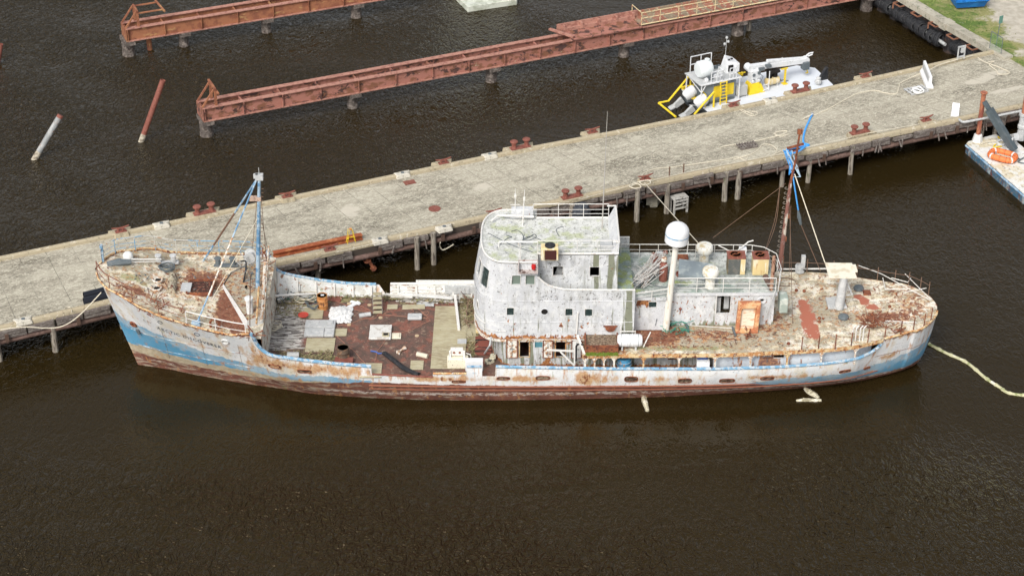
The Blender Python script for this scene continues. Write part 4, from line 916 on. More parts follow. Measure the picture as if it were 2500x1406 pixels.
def window(P_,h,par,glass=True,fr=.032,mt=None,fmt=None,name='window'):
    a0,a1,z0,z1=h; t=[]
    m=MB(); q=[P_(a0,z0,-.02),P_(a1,z0,-.02),P_(a1,z1,-.02),P_(a0,z1,-.02)]
    m.tube(q,fr*.7,6,closed=True); f=m.build(name,fmt or M_rail,par)
    if glass:
        m=MB(); m.add([P_(a0,z0,.07),P_(a1,z0,.07),P_(a1,z1,.07),P_(a0,z1,.07)],[(0,1,2,3)]); m.build('pane',mt or M_glass,f)
    return f
# ---- tier two: main deckhouse block with rounded front
HT=3.05; ZB=3.85; ZM=6.5; ZR=9.05
sF=Ls(1168,700,20.6).x
sF=20.75
def front(s0,a,b,n=14,e=2.7):
    out=[]
    for i in range(n+1):
        th=math.pi/2*(i/n); out.append((s0+a*(1-abs(math.sin(th))**(2/e)) if False else s0+a*(1-abs(math.cos(th))**(2/e)),-b*abs(math.sin(th))**(2/e)))
    return out   # from centre front (s0,0) to (s0+a,-b)
def mirror_path(p_): return [(a,-b) for a,b in p_]
fr=front(sF,1.95,HT)
s_end2=Lt(1549,760,-HT).x
pathN=fr+[(s_end2,-HT)]
def W2(px0,py0,px1,py1,path,t):
    a0,z1_=arc_of(path,px0,py0,t); a1,z0_=arc_of(path,px1,py1,t); return (a0,a1,z0_,z1_)
house=obj=None
wins=[(1237,751,1255,770),(1380,753,1398,771),(1428,754,1446,772)]
hol=[W2(*w_,pathN,-HT) for w_ in wins]
port=W2(1322,754,1337,767,pathN,-HT)
front_port=None
mb,PN=wallpath(pathN,pathN,ZB,ZM,hol)
att={'grime':lambda c:.5+.5*sst(ZM-.5,ZM+.3,c.z)-.2,'rust':lambda c:max(math.exp(-((c.z-ZB)/.12)**2)*(.8 if c.x<31 else .3),max(.62*math.exp(-((c.x-x_)/.16)**2)*sst(5.35,5.0,c.z)*sst(4.1,4.9,c.z) for x_ in (22.75,23.1,25.9,26.3,27.1,27.45))),'algae':lambda c:1.0*math.exp(-((c.x-29.85)/.20)**2)*(c.y<-2.9)}
H2=mb.build('deckhouse_wall',M_house,ship,attrs=att)
for h in hol: window(PN,h,H2)
pca,pcz=(port[0]+port[1])/2,(port[2]+port[3])/2
m=MB(); m.add([PN(pca+.21*math.cos(k*.393),pcz+.21*math.sin(k*.393),-.01) for k in range(16)],[tuple(range(16))]); pw_=m.build('window',M_dark,H2); m=MB(); m.tube([PN(pca+.22*math.cos(k*.393),pcz+.22*math.sin(k*.393),-.02) for k in range(16)],.03,5,closed=True); m.build('porthole_ring',M_house,pw_)
mb,_=wallpath(mirror_path(pathN)[::-1],mirror_path(pathN)[::-1],ZB,ZM,[]); mb.build('deckhouse_wall',M_house,ship,attrs=att)
# aft faces closing the tiers
def plate(pts,name,mt,par=ship,attrs=None,n=8):
    a,b,c,d=[Vector(p_) for p_ in pts]; m=MB(); m.rows([[a.lerp(b,i/n).lerp(d.lerp(c,i/n),j/n) for i in range(n+1)] for j in range(n+1)]); return m.build(name,mt,par,attrs=attrs)
plate([(s_end2,-HT,ZB),(s_end2,HT,ZB),(s_end2,HT,ZM),(s_end2,-HT,ZM)],'deckhouse_aft_wall',M_house)
# porthole on the curved front
v=PN(1.9,5.6,-.02); m=MB(); 
m.tube([PN(1.9+.14*math.cos(k*.524),5.55+.32*math.sin(k*.524),-.02) for k in range(12)],.03,5,closed=True); fpt=m.build('window',M_rail,H2)
m=MB(); m.add([PN(1.9+.14*math.cos(k*.524),5.55+.32*math.sin(k*.524),-.015) for k in range(12)],[tuple(range(12))]); m.build('pane',M_dark,fpt)
# bottom skirt lip (rusty rim under tier two)
m=MB(); pr=[Vector((a,b,0)) for a,b in pathN]
m.rows([[Vector((q.x,q.y*1.0,ZB-.02)) for q in pr],[Vector((q.x-.04,q.y*1.02-.03,ZB-.02)) for q in pr],[Vector((q.x-.04,q.y*1.02-.03,ZB-.16)) for q in pr],[Vector((q.x+.1,q.y*.97,ZB-.18)) for q in pr]])
m.build('skirt_rim',M_rustw,ship)
m=MB(); m.prism([(a,b) for a,b in pathN]+[(a,-b) for a,b in pathN[::-1]],ZB-.16,ZB-.05); m.build('tier_floor',M_rustw,ship)
# wheelhouse tier three
s_wh=Lt(1313,650,-HT).x
fr3=front(sF+.02,1.93,HT); fr3t=front(sF+.45,1.7,HT)
pb=fr3+[(s_wh,-HT)]; pt_=fr3t+[(s_wh,-HT)]
h1=W2(1245,672,1268,695,pb,-HT); h2=W2(1281,672,1305,695,pb,-HT)
L0=sum((Vector(fr3[i+1])-Vector(fr3[i])).length for i in range(len(fr3)-1))
fw=[(L0-2.15,L0-1.35,7.05,8.35),(L0-3.15,L0-2.4,7.2,8.35)]
mb,PW=wallpath(pb,pt_,ZM,ZR,[h1,h2]+fw)
WHS=mb.build('wheelhouse_wall',M_house,ship,attrs={'grime':lambda c:.3,'rust':lambda c:0})
for h in (h1,h2): window(PW,h,WHS,mt=mat('grey_green_pane',(.16,.20,.17),.15))
for h in fw: window(PW,h,WHS,mt=M_glass)
mb,PWf=wallpath(mirror_path(pb)[::-1],mirror_path(pt_)[::-1],ZM,ZR,[]); mb.build('wheelhouse_wall',M_house,ship)
for sg in (-1,1): plate([(s_wh,sg*HT,ZM),(s_wh,sg*2.1,ZM),(s_wh,sg*2.1,ZR),(s_wh,sg*HT,ZR)],'wheelhouse_aft_wall',M_house)
# bridge deck (tier two roof) forward part under bulwark
rows=[]; 
for i in range(30):
    s=s_wh-.05+(s_end2-s_wh+.05)*i/29; rows.append([Vector((s,-HT+.02+2*(HT-.02)*j/20,ZM)) for j in range(21)])
m=MB(); m.rows(rows); m.build('bridge_deck',M_green,ship,attrs={'moss':lambda c:.4,'algae':lambda c:.6})
bw=[zz(1313,677,-HT),zz(1322,686,-HT),zz(1330,692,-HT),zz(1340,698,-HT),zz(1352,702,-HT),zz(1369,706,-HT),zz(1390,708,-HT),zz(1460,709,-HT),zz(1548,709,-HT)]
for sg in (-1,1):
    rows=[]
    for i in range(50):
        s=s_wh+(s_end2-s_wh)*i/49; zt_=interp(bw,s); rows.append([Vector((s,sg*HT,ZM+(zt_-ZM)*j/5)) for j in range(6)])
    m=MB(); m.rows(rows); m.rows([[q-Vector((0,sg*.06,0)) for q in r] for r in rows]); m.build('bridge_bulwark',M_house,ship,attrs={'grime':lambda c:1.0,'algae':att['algae']})
    m=MB(); m.tube([Vector((s_wh+(s_end2-s_wh)*i/49,sg*(HT-.03),interp(bw,s_wh+(s_end2-s_wh)*i/49)+.02)) for i in range(50)],.055,6); m.build('bulwark_cap',M_rail,ship,smooth=True)
# upper house
UT=2.1; s_uh=Lt(1509,660,-UT).x
pu=[(s_wh-.3,-UT),(s_uh,-UT)]
hu=[W2(1350,650,1374,673,pu,-UT),W2(1440,651,1463,674,pu,-UT)]
mb,PU=wallpath(pu,pu,ZM,ZR,hu)
UH=mb.build('upper_house_wall',M_house,ship,attrs={'grime':lambda c:.6,'algae':lambda c:1.1*max(math.exp(-((c.x-x_)/.16)**2) for x_ in (28.8,27.9,30.3,30.6,29.3))*(sst(6.5,8.8,c.z)*.5+.6),'rust':lambda c:0})
for h in hu: window(PU,h,UH,glass=False)
mb,_=wallpath([(a,-b) for a,b in pu][::-1],[(a,-b) for a,b in pu][::-1],ZM,ZR,[]); mb.build('upper_house_wall',M_house,ship)
plate([(s_uh,-UT,ZM),(s_uh,UT,ZM),(s_uh,UT,ZR),(s_uh,-UT,ZR)],'upper_house_wall',M_house)
# interior things seen through the openings
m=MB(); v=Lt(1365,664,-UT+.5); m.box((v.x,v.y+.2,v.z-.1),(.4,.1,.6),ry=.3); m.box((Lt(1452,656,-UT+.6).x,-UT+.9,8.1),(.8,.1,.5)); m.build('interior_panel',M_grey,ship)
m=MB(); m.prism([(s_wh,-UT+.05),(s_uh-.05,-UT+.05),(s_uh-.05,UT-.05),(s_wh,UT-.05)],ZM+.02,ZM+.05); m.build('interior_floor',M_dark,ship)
# roof (wheelhouse + upper house)
outl=fr3t+[(s_wh,-HT),(s_wh+.001,-UT),(s_uh,-UT)]; outl=outl+[(a,-b) for a,b in outl[::-1]][:-1]
def roofshape(sgn): pass
m=MB(); rows=[]
def roof_half(s):
    if s<=fr3t[-1][0]:
        for (a,b),(c_,d_) in zip(fr3t,fr3t[1:]):
            if s<=c_ and c_>a: return -(b+(d_-b)*(s-a)/(c_-a))
        return HT
    return HT if s<=s_wh else UT
ss=sorted(set([fr3t[0][0]+.0+i*.18 for i in range(0,60) if fr3t[0][0]+i*.18<s_uh]+[a for a,b in fr3t]+[s_wh,s_wh+.002,s_uh]))
for s in ss:
    h=max(.05,roof_half(s)); rows.append([Vector((s,-h+2*h*j/24,ZR+.06)) for j in range(25)])
m.rows(rows); 
def Rf(px,py): return L(px,py,ZR+.06)
m.build('wheelhouse_roof',M_roof,ship,attrs={'algae':paintmap([(1250,560,26,7,.8),(1340,588,30,8,.9),(1400,575,30,7,.5),(1255,625,12,10,.7),(1380,600,16,6,.8)],Rf)})
rim=[Vector((a,b,ZR+.08)) for a,b in outl[:-1]]
m=MB(); m.tube([Vector((a,b,ZR+.1)) for a,b in fr3t]+[Vector((s_wh,-HT,ZR+.1)),Vector((s_wh,-UT,ZR+.1)),Vector((s_uh,-UT,ZR+.1))],.06,6); m.tube([Vector((a,-b,ZR+.1)) for a,b in fr3t]+[Vector((s_wh,HT,ZR+.1)),Vector((s_wh,UT,ZR+.1)),Vector((s_uh,UT,ZR+.1))],.06,6); m.build('roof_rim',M_rail,ship,smooth=True)
m=MB(); m.tube([Vector((a,b,7.0)) for a,b in fr3],.03,5); 
# aft weather screen on the roof
m=MB(); za=9.95; A_=[(s_uh-.45,-UT,ZR+.06),(s_uh-.45,UT,ZR+.06),(s_uh-.02,UT+.02,za),(s_uh-.02,-UT-.02,za),(s_uh,-UT,ZR+.06),(s_uh,UT,ZR+.06),(s_uh+.04,UT+.02,za),(s_uh+.04,-UT-.02,za)]
m.add(A_,[(0,1,2,3),(5,4,7,6),(3,2,6,7),(0,3,7,4),(1,5,6,2)]); m.build('roof_screen',M_house,ship)
m=MB(); m.tube([(s_uh-.35,-UT,za-.02),(s_uh+.02,-UT-.02,za),(s_uh+.02,UT+.02,za),(s_uh-.5,UT,za)],.05,6); m.build('screen_rim',M_rail,ship)
def railing(pts,h,name='railing',mt=None,r=.021,mids=(.6,.3),post=1.2,par=ship,postr=None,lean_=None):
    pts=[Vector(p_) for p_ in pts]; m=MB(); up=Vector((0,0,1))
    m.tube([p_+up*h for p_ in pts],r*1.25,6)
    for f in mids: m.tube([p_+up*(h*f) for p_ in pts],r*.7,5)
    d=0; L_=[0]
    for a,b in zip(pts,pts[1:]): L_.append(L_[-1]+(b-a).length)
    n=max(1,round(L_[-1]/post))
    for k in range(n+1):
        x=L_[-1]*k/n
        for i in range(len(L_)-1):
            if x<=L_[i+1]+1e-6: break
        p_=pts[i].lerp(pts[i+1],(x-L_[i])/max(1e-6,L_[i+1]-L_[i])); m.cyl(p_,p_+up*h,postr or r,n=5)
    return m.build(name,mt or M_rail,par)
railing([(s_wh,-UT,ZR+.08),(s_uh-.1,-UT,ZR+.08)],.9,post=1.3)
railing([(s_wh-.2,UT,ZR+.08),(s_uh-.4,UT,ZR+.08)],.95,post=1.3)
m=MB(); q=[Rf(1218,603),Rf(1313,603)]; m.tube([q[0]+Vector((0,0,.35)),q[1]+Vector((0,0,.35))],.05,6); 
for k in (0,.5,1): p_=q[0].lerp(q[1],k); m.cyl(p_,p_+Vector((0,0,.35)),.03,n=5)
p_=Rf(1270,633); m.cyl(p_,p_+Vector((0,0,1.05)),.035,n=5); p_=Rf(1234,672); 
m.build('roof_handrail',M_rail,ship)
# raised lookout ledge at the far front corner of the roof
m=MB(); v=Rf(1275,531); m.box((v.x,v.y,v.z+.35),(1.3,.5,.6)); m.build('roof_locker',M_house,ship,bev=.03)
m=MB(); a=Rf(1208,542); b=Rf(1303,540); m.tube([a+Vector((-.2,-.2,.2)),a+Vector((.2,.2,.35)),b+Vector((0,0,.3))],.07,6); m.build('corner_rail',M_rail,ship)
# roof binnacle with search light
t=Rf(1342,637); m=MB(); m.box((t.x,t.y+.3,t.z+.42),(1.0,.6,.84)); bn=m.build('binnacle',M_cream,ship,bev=.04); m=MB(); m.box((t.x+.05,t.y-.02,t.z+.40),(.68,.06,.62)); m.build('brown_panel',mat('dark_red_brown',(.06,.02,.018),.5),bn)
m=MB(); m.lathe([(.3,0),(.30,.09),(.24,.10),(.08,.05),(.02,.05)],(t.x+.02,t.y+.28,t.z+.84),20); m.build('black_disc',M_black,bn,smooth=True); m=MB(); m.box((t.x-.40,t.y-.02,t.z+.42),(.14,.05,.7)); m.box((t.x+.43,t.y-.02,t.z+.42),(.12,.05,.7)); m.build('cream_side',M_cream,bn)
# side light box
v=Lt(1289,648,-HT); m=MB(); x0_=Lt(1266,650,-HT).x; x1_=Lt(1312,650,-HT).x
m.box(((x0_+x1_)/2,-HT+.10,v.z+.0),(x1_-x0_,.06,.62)); m.box(((x0_+x1_)/2,-HT-.12,v.z-.32),(x1_-x0_+.04,.5,.07)); m.box((x0_,-HT-.1,v.z),(.05,.45,.6)); m.box((x1_,-HT-.1,v.z),(.05,.45,.6)); lb_=m.build('sidelight_box',mat('pink_grey_box',(.45,.40,.38),.8,[lay((.12,.08,.07),s=(3,3,8),th=.58,soft=.03),lay(RD,s=5,th=.6,soft=.04)]),ship)
m=MB(); m.lathe([(.12,-.14),(.14,0),(.12,.14)],(x1_-.22,-HT-.06,v.z-.05),12); m.build('red_lamp',mat('red_lens',(.45,.02,.02),.3),lb_,smooth=True)
# antennas
for (bx,by,tx,ty,h,r,nm) in ((1258,532,1258,460,1,.03,'antenna'),(1276,551,1281,463,1,.035,'antenna'),(1470,558,1483,272,1,.03,'whip_antenna')):
    b=Rf(bx,by); tp=Lt(tx,ty,b.y); m=MB(); m.tube([b,b.lerp(tp,.5),tp],[r*1.3,r,r*.4],6); 
    if nm=='antenna': m.box(b.lerp(tp,.75),(.12,.12,.2)); m.beam(b.lerp(tp,.45)+Vector((-.3,0,0)),b.lerp(tp,.45)+Vector((.3,0,0)),.03,.03)
    m.build(nm,M_rail if nm=='antenna' else mat('grey_whip',(.38,.36,.33),.6),ship)
# roof fittings
m=MB()
for (x,y) in ((1226,592),(1210,605),(1388,594),(1420,589),(1460,588),(1245,545),(1345,568),(1390,633)): v=Rf(x,y); m.lathe([(.13,0),(.12,.08),(.05,.10),(.02,.06)],v,10)
v=Rf(1433,590); m.box(v+Vector((0,0,.04)),(.5,.35,.08)); v=Rf(1480,605); m.box(v+Vector((0,0,.2)),(.7,.8,.3)); m.build('roof_fitting',M_grey,ship)
for pp in ([(1248,566),(1262,563),(1275,572),(1280,585),(1292,580),(1305,573),(1308,580),(1290,588),(1276,586),(1300,578),(1342,600)],[(1192,570),(1230,590),(1262,604),(1300,616)],[(1365,578),(1358,562),(1370,555),(1376,556)],[(1220,598),(1240,582),(1250,580),(1236,575)]):
    P_=smooth_path([Rf(*q)+Vector((0,0,.03)) for q in pp],5); m=MB(); m.tube(P_,.022,5); m.build('loose_cable',M_dgrey,ship)
# bridge wing peg at front
m=MB(); v=Lt(1172,600,-.5); m.beam(v,v+Vector((.6,0,-.3)),.35,.12); m.build('front_bracket',M_white,ship)
# ---- lower house on the main deck
LT=3.2; frl=front(21.7,1.7,LT,12,2.3); s_le=Lt(1740,870,-LT).x
pl=frl+[(s_le,-LT)]
z0l=1.86
doors=[W2(1268,828,1293,871,pl,-LT),W2(1356,829,1381,871,pl,-LT),W2(1433,864,1448,873,pl,-LT)]
lw=W2(1305,829,1325,849,pl,-LT)
lwin=[W2(1500,869,1512,874,pl,-LT),W2(1664,867,1677,874,pl,-LT)]
mb,PL=wallpath(pl,pl,z0l,ZB-.16,doors+[lw]+lwin[1:])
LH=mb.build('lower_house_wall',M_house,ship,attrs={'rust':lambda c:1.1*math.exp(-((c.z-1.9)/.22)**2)+.5*math.exp(-((c.z-3.7)/.15)**2)+.9*math.exp(-((c.x-25.1)/.25)**2),'grime':lambda c:.8,'algae':lambda c:.3})
mb,_=wallpath(mirror_path(pl)[::-1],mirror_path(pl)[::-1],z0l,ZB-.16,[]); mb.build('lower_house_wall',M_house,ship)
window(PL,lw,LH,mt=mat('teal_pane',(.08,.20,.24),.15))
for d_ in doors[:2]: window(PL,d_,LH,glass=False,fr=.07,fmt=M_rustcream,name='door_frame')
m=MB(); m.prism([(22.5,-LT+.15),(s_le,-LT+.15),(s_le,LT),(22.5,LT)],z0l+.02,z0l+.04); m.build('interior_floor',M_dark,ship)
# steel doors hooked open
def swung(px0,py0,px1,py1,t,name='door',mt=M_rustw,par=ship):
    a=Lt(px0,py0,t); b=Lt(px1,py1,t); m=MB(); cx=(a.x+b.x)/2; cz=(a.z+b.z)/2; w=b.x-a.x; h=a.z-b.z
    m.box((cx,t,cz),(w,.08,h)); d_=m.build(name,mt,par,bev=.03)
    m=MB(); q=[(a.x+.03,t-.05,a.z-.03),(b.x-.03,t-.05,a.z-.03),(b.x-.03,t-.05,b.z+.03),(a.x+.03,t-.05,b.z+.03)]; m.tube(q,.04,5,closed=True); m.build('door_rim',M_rust,d_)
    m=MB(); m.beam((cx,t-.06,cz-.5),(cx,t-.06,cz+.5),.03,.03); m.beam((cx-.15,t-.06,cz),(cx+.15,t-.06,cz),.03,.03); m.build('handle',M_dgrey,d_)
swung(1236,828,1264,873,-LT-.09); swung(1325,829,1350,873,-LT-.09); swung(1395,829,1420,874,-LT-.09,mt=M_white)
m=MB(); a=Lt(1335,854,-LT-.6); b=Lt(1400,857,-LT-.6); m.beam(a,b,.09,.09); c_=Lt(1368,858,-LT-.6); d_=Lt(1402,892,-LT-.9); m.beam(c_,d_,.08,.08); m.beam(d_,d_+Vector((0,0,1.4)),.08,.08); m.build('white_brace',M_rail,ship)
m=MB(); P_=smooth_path([Lt(1406,880,-LT-.5),Lt(1406,850,-LT-.6),Lt(1412,840,-LT-.7),Lt(1424,842,-LT-.9)],4); m.tube(P_,.06,6); m.build('black_hose',M_black,ship,smooth=True)
m=MB(); a=Lt(1409,818,-3.6); b=Lt(1428,868,-4.5); m.beam(a,b,.12,.12); m.beam(Lt(1411,762,-3.1),Lt(1407,815,-3.15),.08,.1); m.build('stay_post',M_rail,ship)
# second inner promenade wall
s_a=Lt(1742,880,-4.0).x; pi_=[(q_,-min(3.95,half(q_,2.2)-.30)) for q_ in [s_a+i*(44.4-s_a)/12 for i in range(13)]]
v0,v1=Lt(1889,863,-3.9),Lt(1913,872,-3.9)
hi_=(v0.x-s_a,v1.x-s_a,v1.z,v0.z)
mb,PI_=wallpath(pi_,pi_,1.95,3.70,[hi_]); IW=mb.build('promenade_wall',mat('pale_blue_grey_wall',(.56,.60,.64),.6,[lay((.42,.46,.52),s=1,th=.52,soft=.08,a=.7),lay((.08,.075,.07),s=9,th=.65,soft=.02,a=.8),lay(RO,c2=RD,s=(4,4,1.2),th=.68,soft=.06,a=.9,attr='rust',k=.4)],bump=.2),ship,attrs={'rust':lambda c:math.exp(-((c.x-38.3)/.9)**2)+.5*math.exp(-((c.x-36.2)/.4)**2)})
plate([(s_a,-3.95,1.95),(s_a,-LT,1.95),(s_a,-LT,3.7),(s_a,-3.95,3.7)],'promenade_end_wall',M_white)
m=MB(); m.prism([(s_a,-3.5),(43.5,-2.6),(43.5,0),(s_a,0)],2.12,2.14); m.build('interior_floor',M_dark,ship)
window(PI_,hi_,IW,glass=False,fr=.04); 
swung(1863,864,1884,872,-4.05,name='hatch_flap',mt=M_white); swung(1630,868,1652,876,-LT-.06,name='window_flap',mt=M_rustw)
for k,px in enumerate((1963,2048)):
    pass
# white cabinet + blue things in the promenade
m=MB(); v=Lt(1716,898,-4.3); m.box((v.x,-4.15,2.55),(.75,.6,1.1)); m.build('white_cabinet',M_clean,ship,bev=.02); m=MB(); m.box((v.x-.05,-4.0,3.3),(.6,.4,.35)); m.build('blue_bundle',mat('blue_cloth',(.03,.08,.25),.8),ship)
# weeds in the promenade gutter
m=MB(); rw=random.Random(9)
for (xa,xb,n) in ((1510,1568,170),(1572,1660,60),(1430,1502,50)):
    for i in range(n):
        px=rw.uniform(xa,xb); s=Lt(px,890,-4.2).x; y=-(half(s,1.95)-rw.uniform(.25,.9)); h=rw.uniform(.15,.5); dx=rw.uniform(-.2,.2); w=.03
        m.add([(s-w,y,1.92),(s+w,y,1.92),(s+dx,y+rw.uniform(-.1,.1),1.92+h)],[(0,1,2)])
tag(m.build('weeds',M_fol,None,tuple(SO)),'grass and weeds growing in the side gutter of the ship','weeds',kind='stuff')
# ---- aft deckhouse on the boat deck
AT=-1.55; AF=2.75; ZA=6.12
s1_=Lt(1626,760,AT).x; s2_=Lt(1889,760,AT).x; pa_=[(s1_,AT),(s2_,AT)]
ha=[W2(1750,722,1782,765,pa_,AT)]
pc=W2(1853,726,1868,738,pa_,AT)
mb,PA=wallpath(pa_,pa_,3.8,ZA,ha+[pc]); AH=mb.build('aft_house_wall',M_house,ship,attrs={'grime':lambda c:.2,'rust':lambda c:.2,'algae':lambda c:.6*math.exp(-((c.z-3.85)/.15)**2)})
window(PA,ha[0],AH,glass=False,fr=.045); 
m=MB(); a0,a1,z0_,z1_=pc; m.add([PA((a0+a1)/2+.5*(a1-a0)*math.cos(k*.393)*1.0,(z0_+z1_)/2+.5*(z1_-z0_)*math.sin(k*.393),.06) for k in range(16)],[tuple(range(16))]); pq=m.build('window',M_dark,AH); m=MB(); m.tube([PA((a0+a1)/2+.52*(a1-a0)*math.cos(k*.393),(z0_+z1_)/2+.52*(z1_-z0_)*math.sin(k*.393),-.02) for k in range(16)],.09,5,closed=True); m.build('porthole_ring',M_house,pq)
mb,_=wallpath([(s2_,AF),(s_end2,AF)],[(s2_,AF),(s_end2,AF)],3.8,ZA,[]); mb.build('aft_house_wall',M_house,ship)
plate([(s2_,AT,3.8),(s2_,AF,3.8),(s2_,AF,ZA),(s2_,AT,ZA)],'aft_house_wall',M_house)
m=MB(); v=Lt(1762,750,AT+.4); m.box((v.x-.2,AT+.45,4.9),(.25,.1,1.2)); m.box((v.x+.3,AT+.8,5.0),(.3,.3,.9)); m.build('interior_panel',M_grey,ship)
# recessed wall with the square window
RTt=-2.05; pr_=[(s_end2-.1,RTt),(s1_+.05,RTt)]
hr=W2(1584,736,1602,751,pr_,RTt); 
mb,PR=wallpath(pr_,pr_,3.8,ZA-.02,[hr]); RH=mb.build('recess_wall',M_house,ship,attrs={'grime':lambda c:.2,'rust':lambda c:.9*math.exp(-((c.z-5.7)/.3)**2)*(c.x<31.2),'algae':lambda c:0}); window(PR,hr,RH)
plate([(s1_+.05,RTt,3.8),(s1_+.05,AT,3.8),(s1_+.05,AT,ZA-.02),(s1_+.05,RTt,ZA-.02)],'recess_wall',M_house)
# aft roof deck
def Ar(px,py): return L(px,py,ZA+.05)
rows=[]
x0_=s_uh-.1
for i in range(60):
    s=x0_+(s2_+.12-x0_)*i/59
    near_=-HT+.25 if s<s_end2+.2 else (-2.15 if s<s1_+.1 else AT-.12)
    rows.append([Vector((s,near_+(AF+.25-near_)*j/30,ZA+.05)) for j in range(31)])
m=MB(); m.rows(rows)
m.build('aft_roof_deck',M_green,ship,attrs={'algae':paintmap([(1525,660,18,50,.8),(1560,690,30,12,.4)],Ar),'moss':paintmap([(1525,700,20,8,.8),(1660,690,30,5,.7),(1518,675,12,9,.6)],Ar)})
m=MB(); e_=[rows[i][0] for i in range(60)]; m.rows([e_,[q-Vector((0,0,.22)) for q in e_]]); e2=[rows[i][-1] for i in range(60)]; m.rows([e2,[q-Vector((0,0,.22)) for q in e2]]); m.rows([rows[-1],[q-Vector((0,0,.22)) for q in rows[-1]]]); m.build('roof_fascia',M_house,ship)
# railings on the aft roof
fz=ZA+.05
fp=[Ar(1520,632),Ar(1700,630),Ar(1840,628),Ar(1868,634),Ar(1888,652)]
fp=[(Ar(1515,629)),Ar(1830,631),Ar(1862,636),Ar(1893,652),Ar(1905,690),Ar(1900,712)]
railing(fp,.95,post=1.15)
railing([(s1_+.2,AT-.02,fz),(s2_,AT-.02,fz)],.95,post=1.5,r=.026)
railing([(s_end2-.9,-2.6,fz),(s_end2+.1,-2.6,fz),(s1_,-2.1,fz)],.55,post=1.0,r=.026,mids=(.5,))
m=MB(); a=Ar(1883,708); b=Lt(1890,626,a.y); m.tube([a,b],.11,8); m.build('exhaust_pipe',mat('brown_pole',(.36,.22,.15),.8,[lay(RD,s=3,th=.56,soft=.05)]),ship,smooth=True)
m=MB(); a=Ar(1868,680); b=Ar(1882,705); m.tube([a+Vector((0,0,.15)),b+Vector((0,0,.15))],.18,8); m.build('flex_duct',M_pipe,ship,smooth=True)
# swing-open skylight door on the aft corner, and wall kit
m=MB(); v=Lt(1909,760,-1.7); m.box((v.x+.1,-1.2,5.2),(.5,.9,1.0)); m.build('corner_locker',mat('grey_green_glassfibre',(.30,.35,.31),.6,[lay((.5,.53,.48),s=2,th=.55,soft=.06)],bump=.2),ship,bev=.05)
m=MB(); a=Lt(1892,712,-1.9); b=Lt(1869,775,-1.9); m.tube([a,b],.05,6); m.box(Lt(1883,740,-1.9),(.15,.1,.1)); m.build('gas_strut',M_grey,ship)
m=MB(); P_=[Lt(1620,738,AT-.05),Lt(1618,760,AT-.05),Lt(1603,780,RTt-.05),Lt(1600,795,RTt-.05)]; m.tube(P_,.02,5); m.build('wall_conduit',M_dgrey,ship)
# rusty half-round scupper hood on main wall
v=Lt(1490,802,-HT); m=MB(); m.add([(v.x-.38,-HT-.02,v.z+.2),(v.x+.38,-HT-.02,v.z+.2)]+[(v.x+.30*math.cos(-k*math.pi/8),-HT-.14,v.z+.12+.28*math.sin(-k*math.pi/8)) for k in range(9)],[tuple([1]+list(range(2,11))+[0])]); m.beam((v.x-.42,-HT-.06,v.z+.2),(v.x+.42,-HT-.06,v.z+.2),.06,.06); m.build('scupper_hood',M_rust,ship)
# seam ridges on big wall
m=MB(); 
for px,z0_,z1_ in ((1313,ZB,ZR-.6),): s=Lt(px,750,-HT).x; m.beam((s,-HT-.01,z0_),(s,-HT-.01,7.8),.03,.03)
m.tube([Lt(1410,762,-HT-.04),Lt(1409,816,-HT-.04)],.03,5); m.build('wall_seam',M_house,ship)
m=MB()
for i,px in enumerate((1172,1174)):
    pass
m.tube([Vector((a-.05,b*1.01,ZB+.9)) for a,b in fr[:10]],.03,5); m.tube([Vector((a-.06,b*1.01,ZB+.55)) for a,b in fr[3:]],.02,5); m.build('grab_rail',M_rail,ship)

for z_ in (5.02,6.48):
    m=MB(); m.tube([Vector((a-.012,b*1.004-.006,z_)) for a,b in pathN],.016,4); m.build('weld_seam',M_house,ship)
for px in (1275,1355,1460,1510):
    s=Lt(px,760,-HT).x; m=MB(); m.beam((s,-HT-.008,ZB+.05),(s,-HT-.008,6.45),.02,.02); m.build('weld_seam',M_house,ship)
for px in (1660,1700,1735,1800):
    s=Lt(px,760,AT).x; m=MB(); m.beam((s,AT-.008,3.9),(s,AT-.008,6.0),.02,.02); m.build('weld_seam',M_house,ship)
m=MB(); m.beam((s1_,AT-.03,6.02),(s2_,AT-.03,6.02),.05,.12); m.build('eaves_strip',M_house,ship)
# hull plate laps
for z_ in (1.9,3.3):
    m=MB(); m.tube([Vector((s,-half(s,z_)-.008,z_)) for s in [(-.4 if z_>3 else .1)+i*.3 for i in range(26)]],.014,4); m.build('plate_lap',M_hull,ship)
for s in (2.2,4.6,6.9):
    m=MB(); m.tube([Vector((s,-half(s,z)-.008,z)) for z in [1.2+.25*i for i in range(13)]],.012,4); m.build('plate_lap',M_hull,ship)
m=MB(); m.tube([Vector((s,-half(s,2.6)-.008,2.6)) for s in [44.6+i*.12 for i in range(26)]],.014,4); m.build('plate_lap',M_rust,ship)
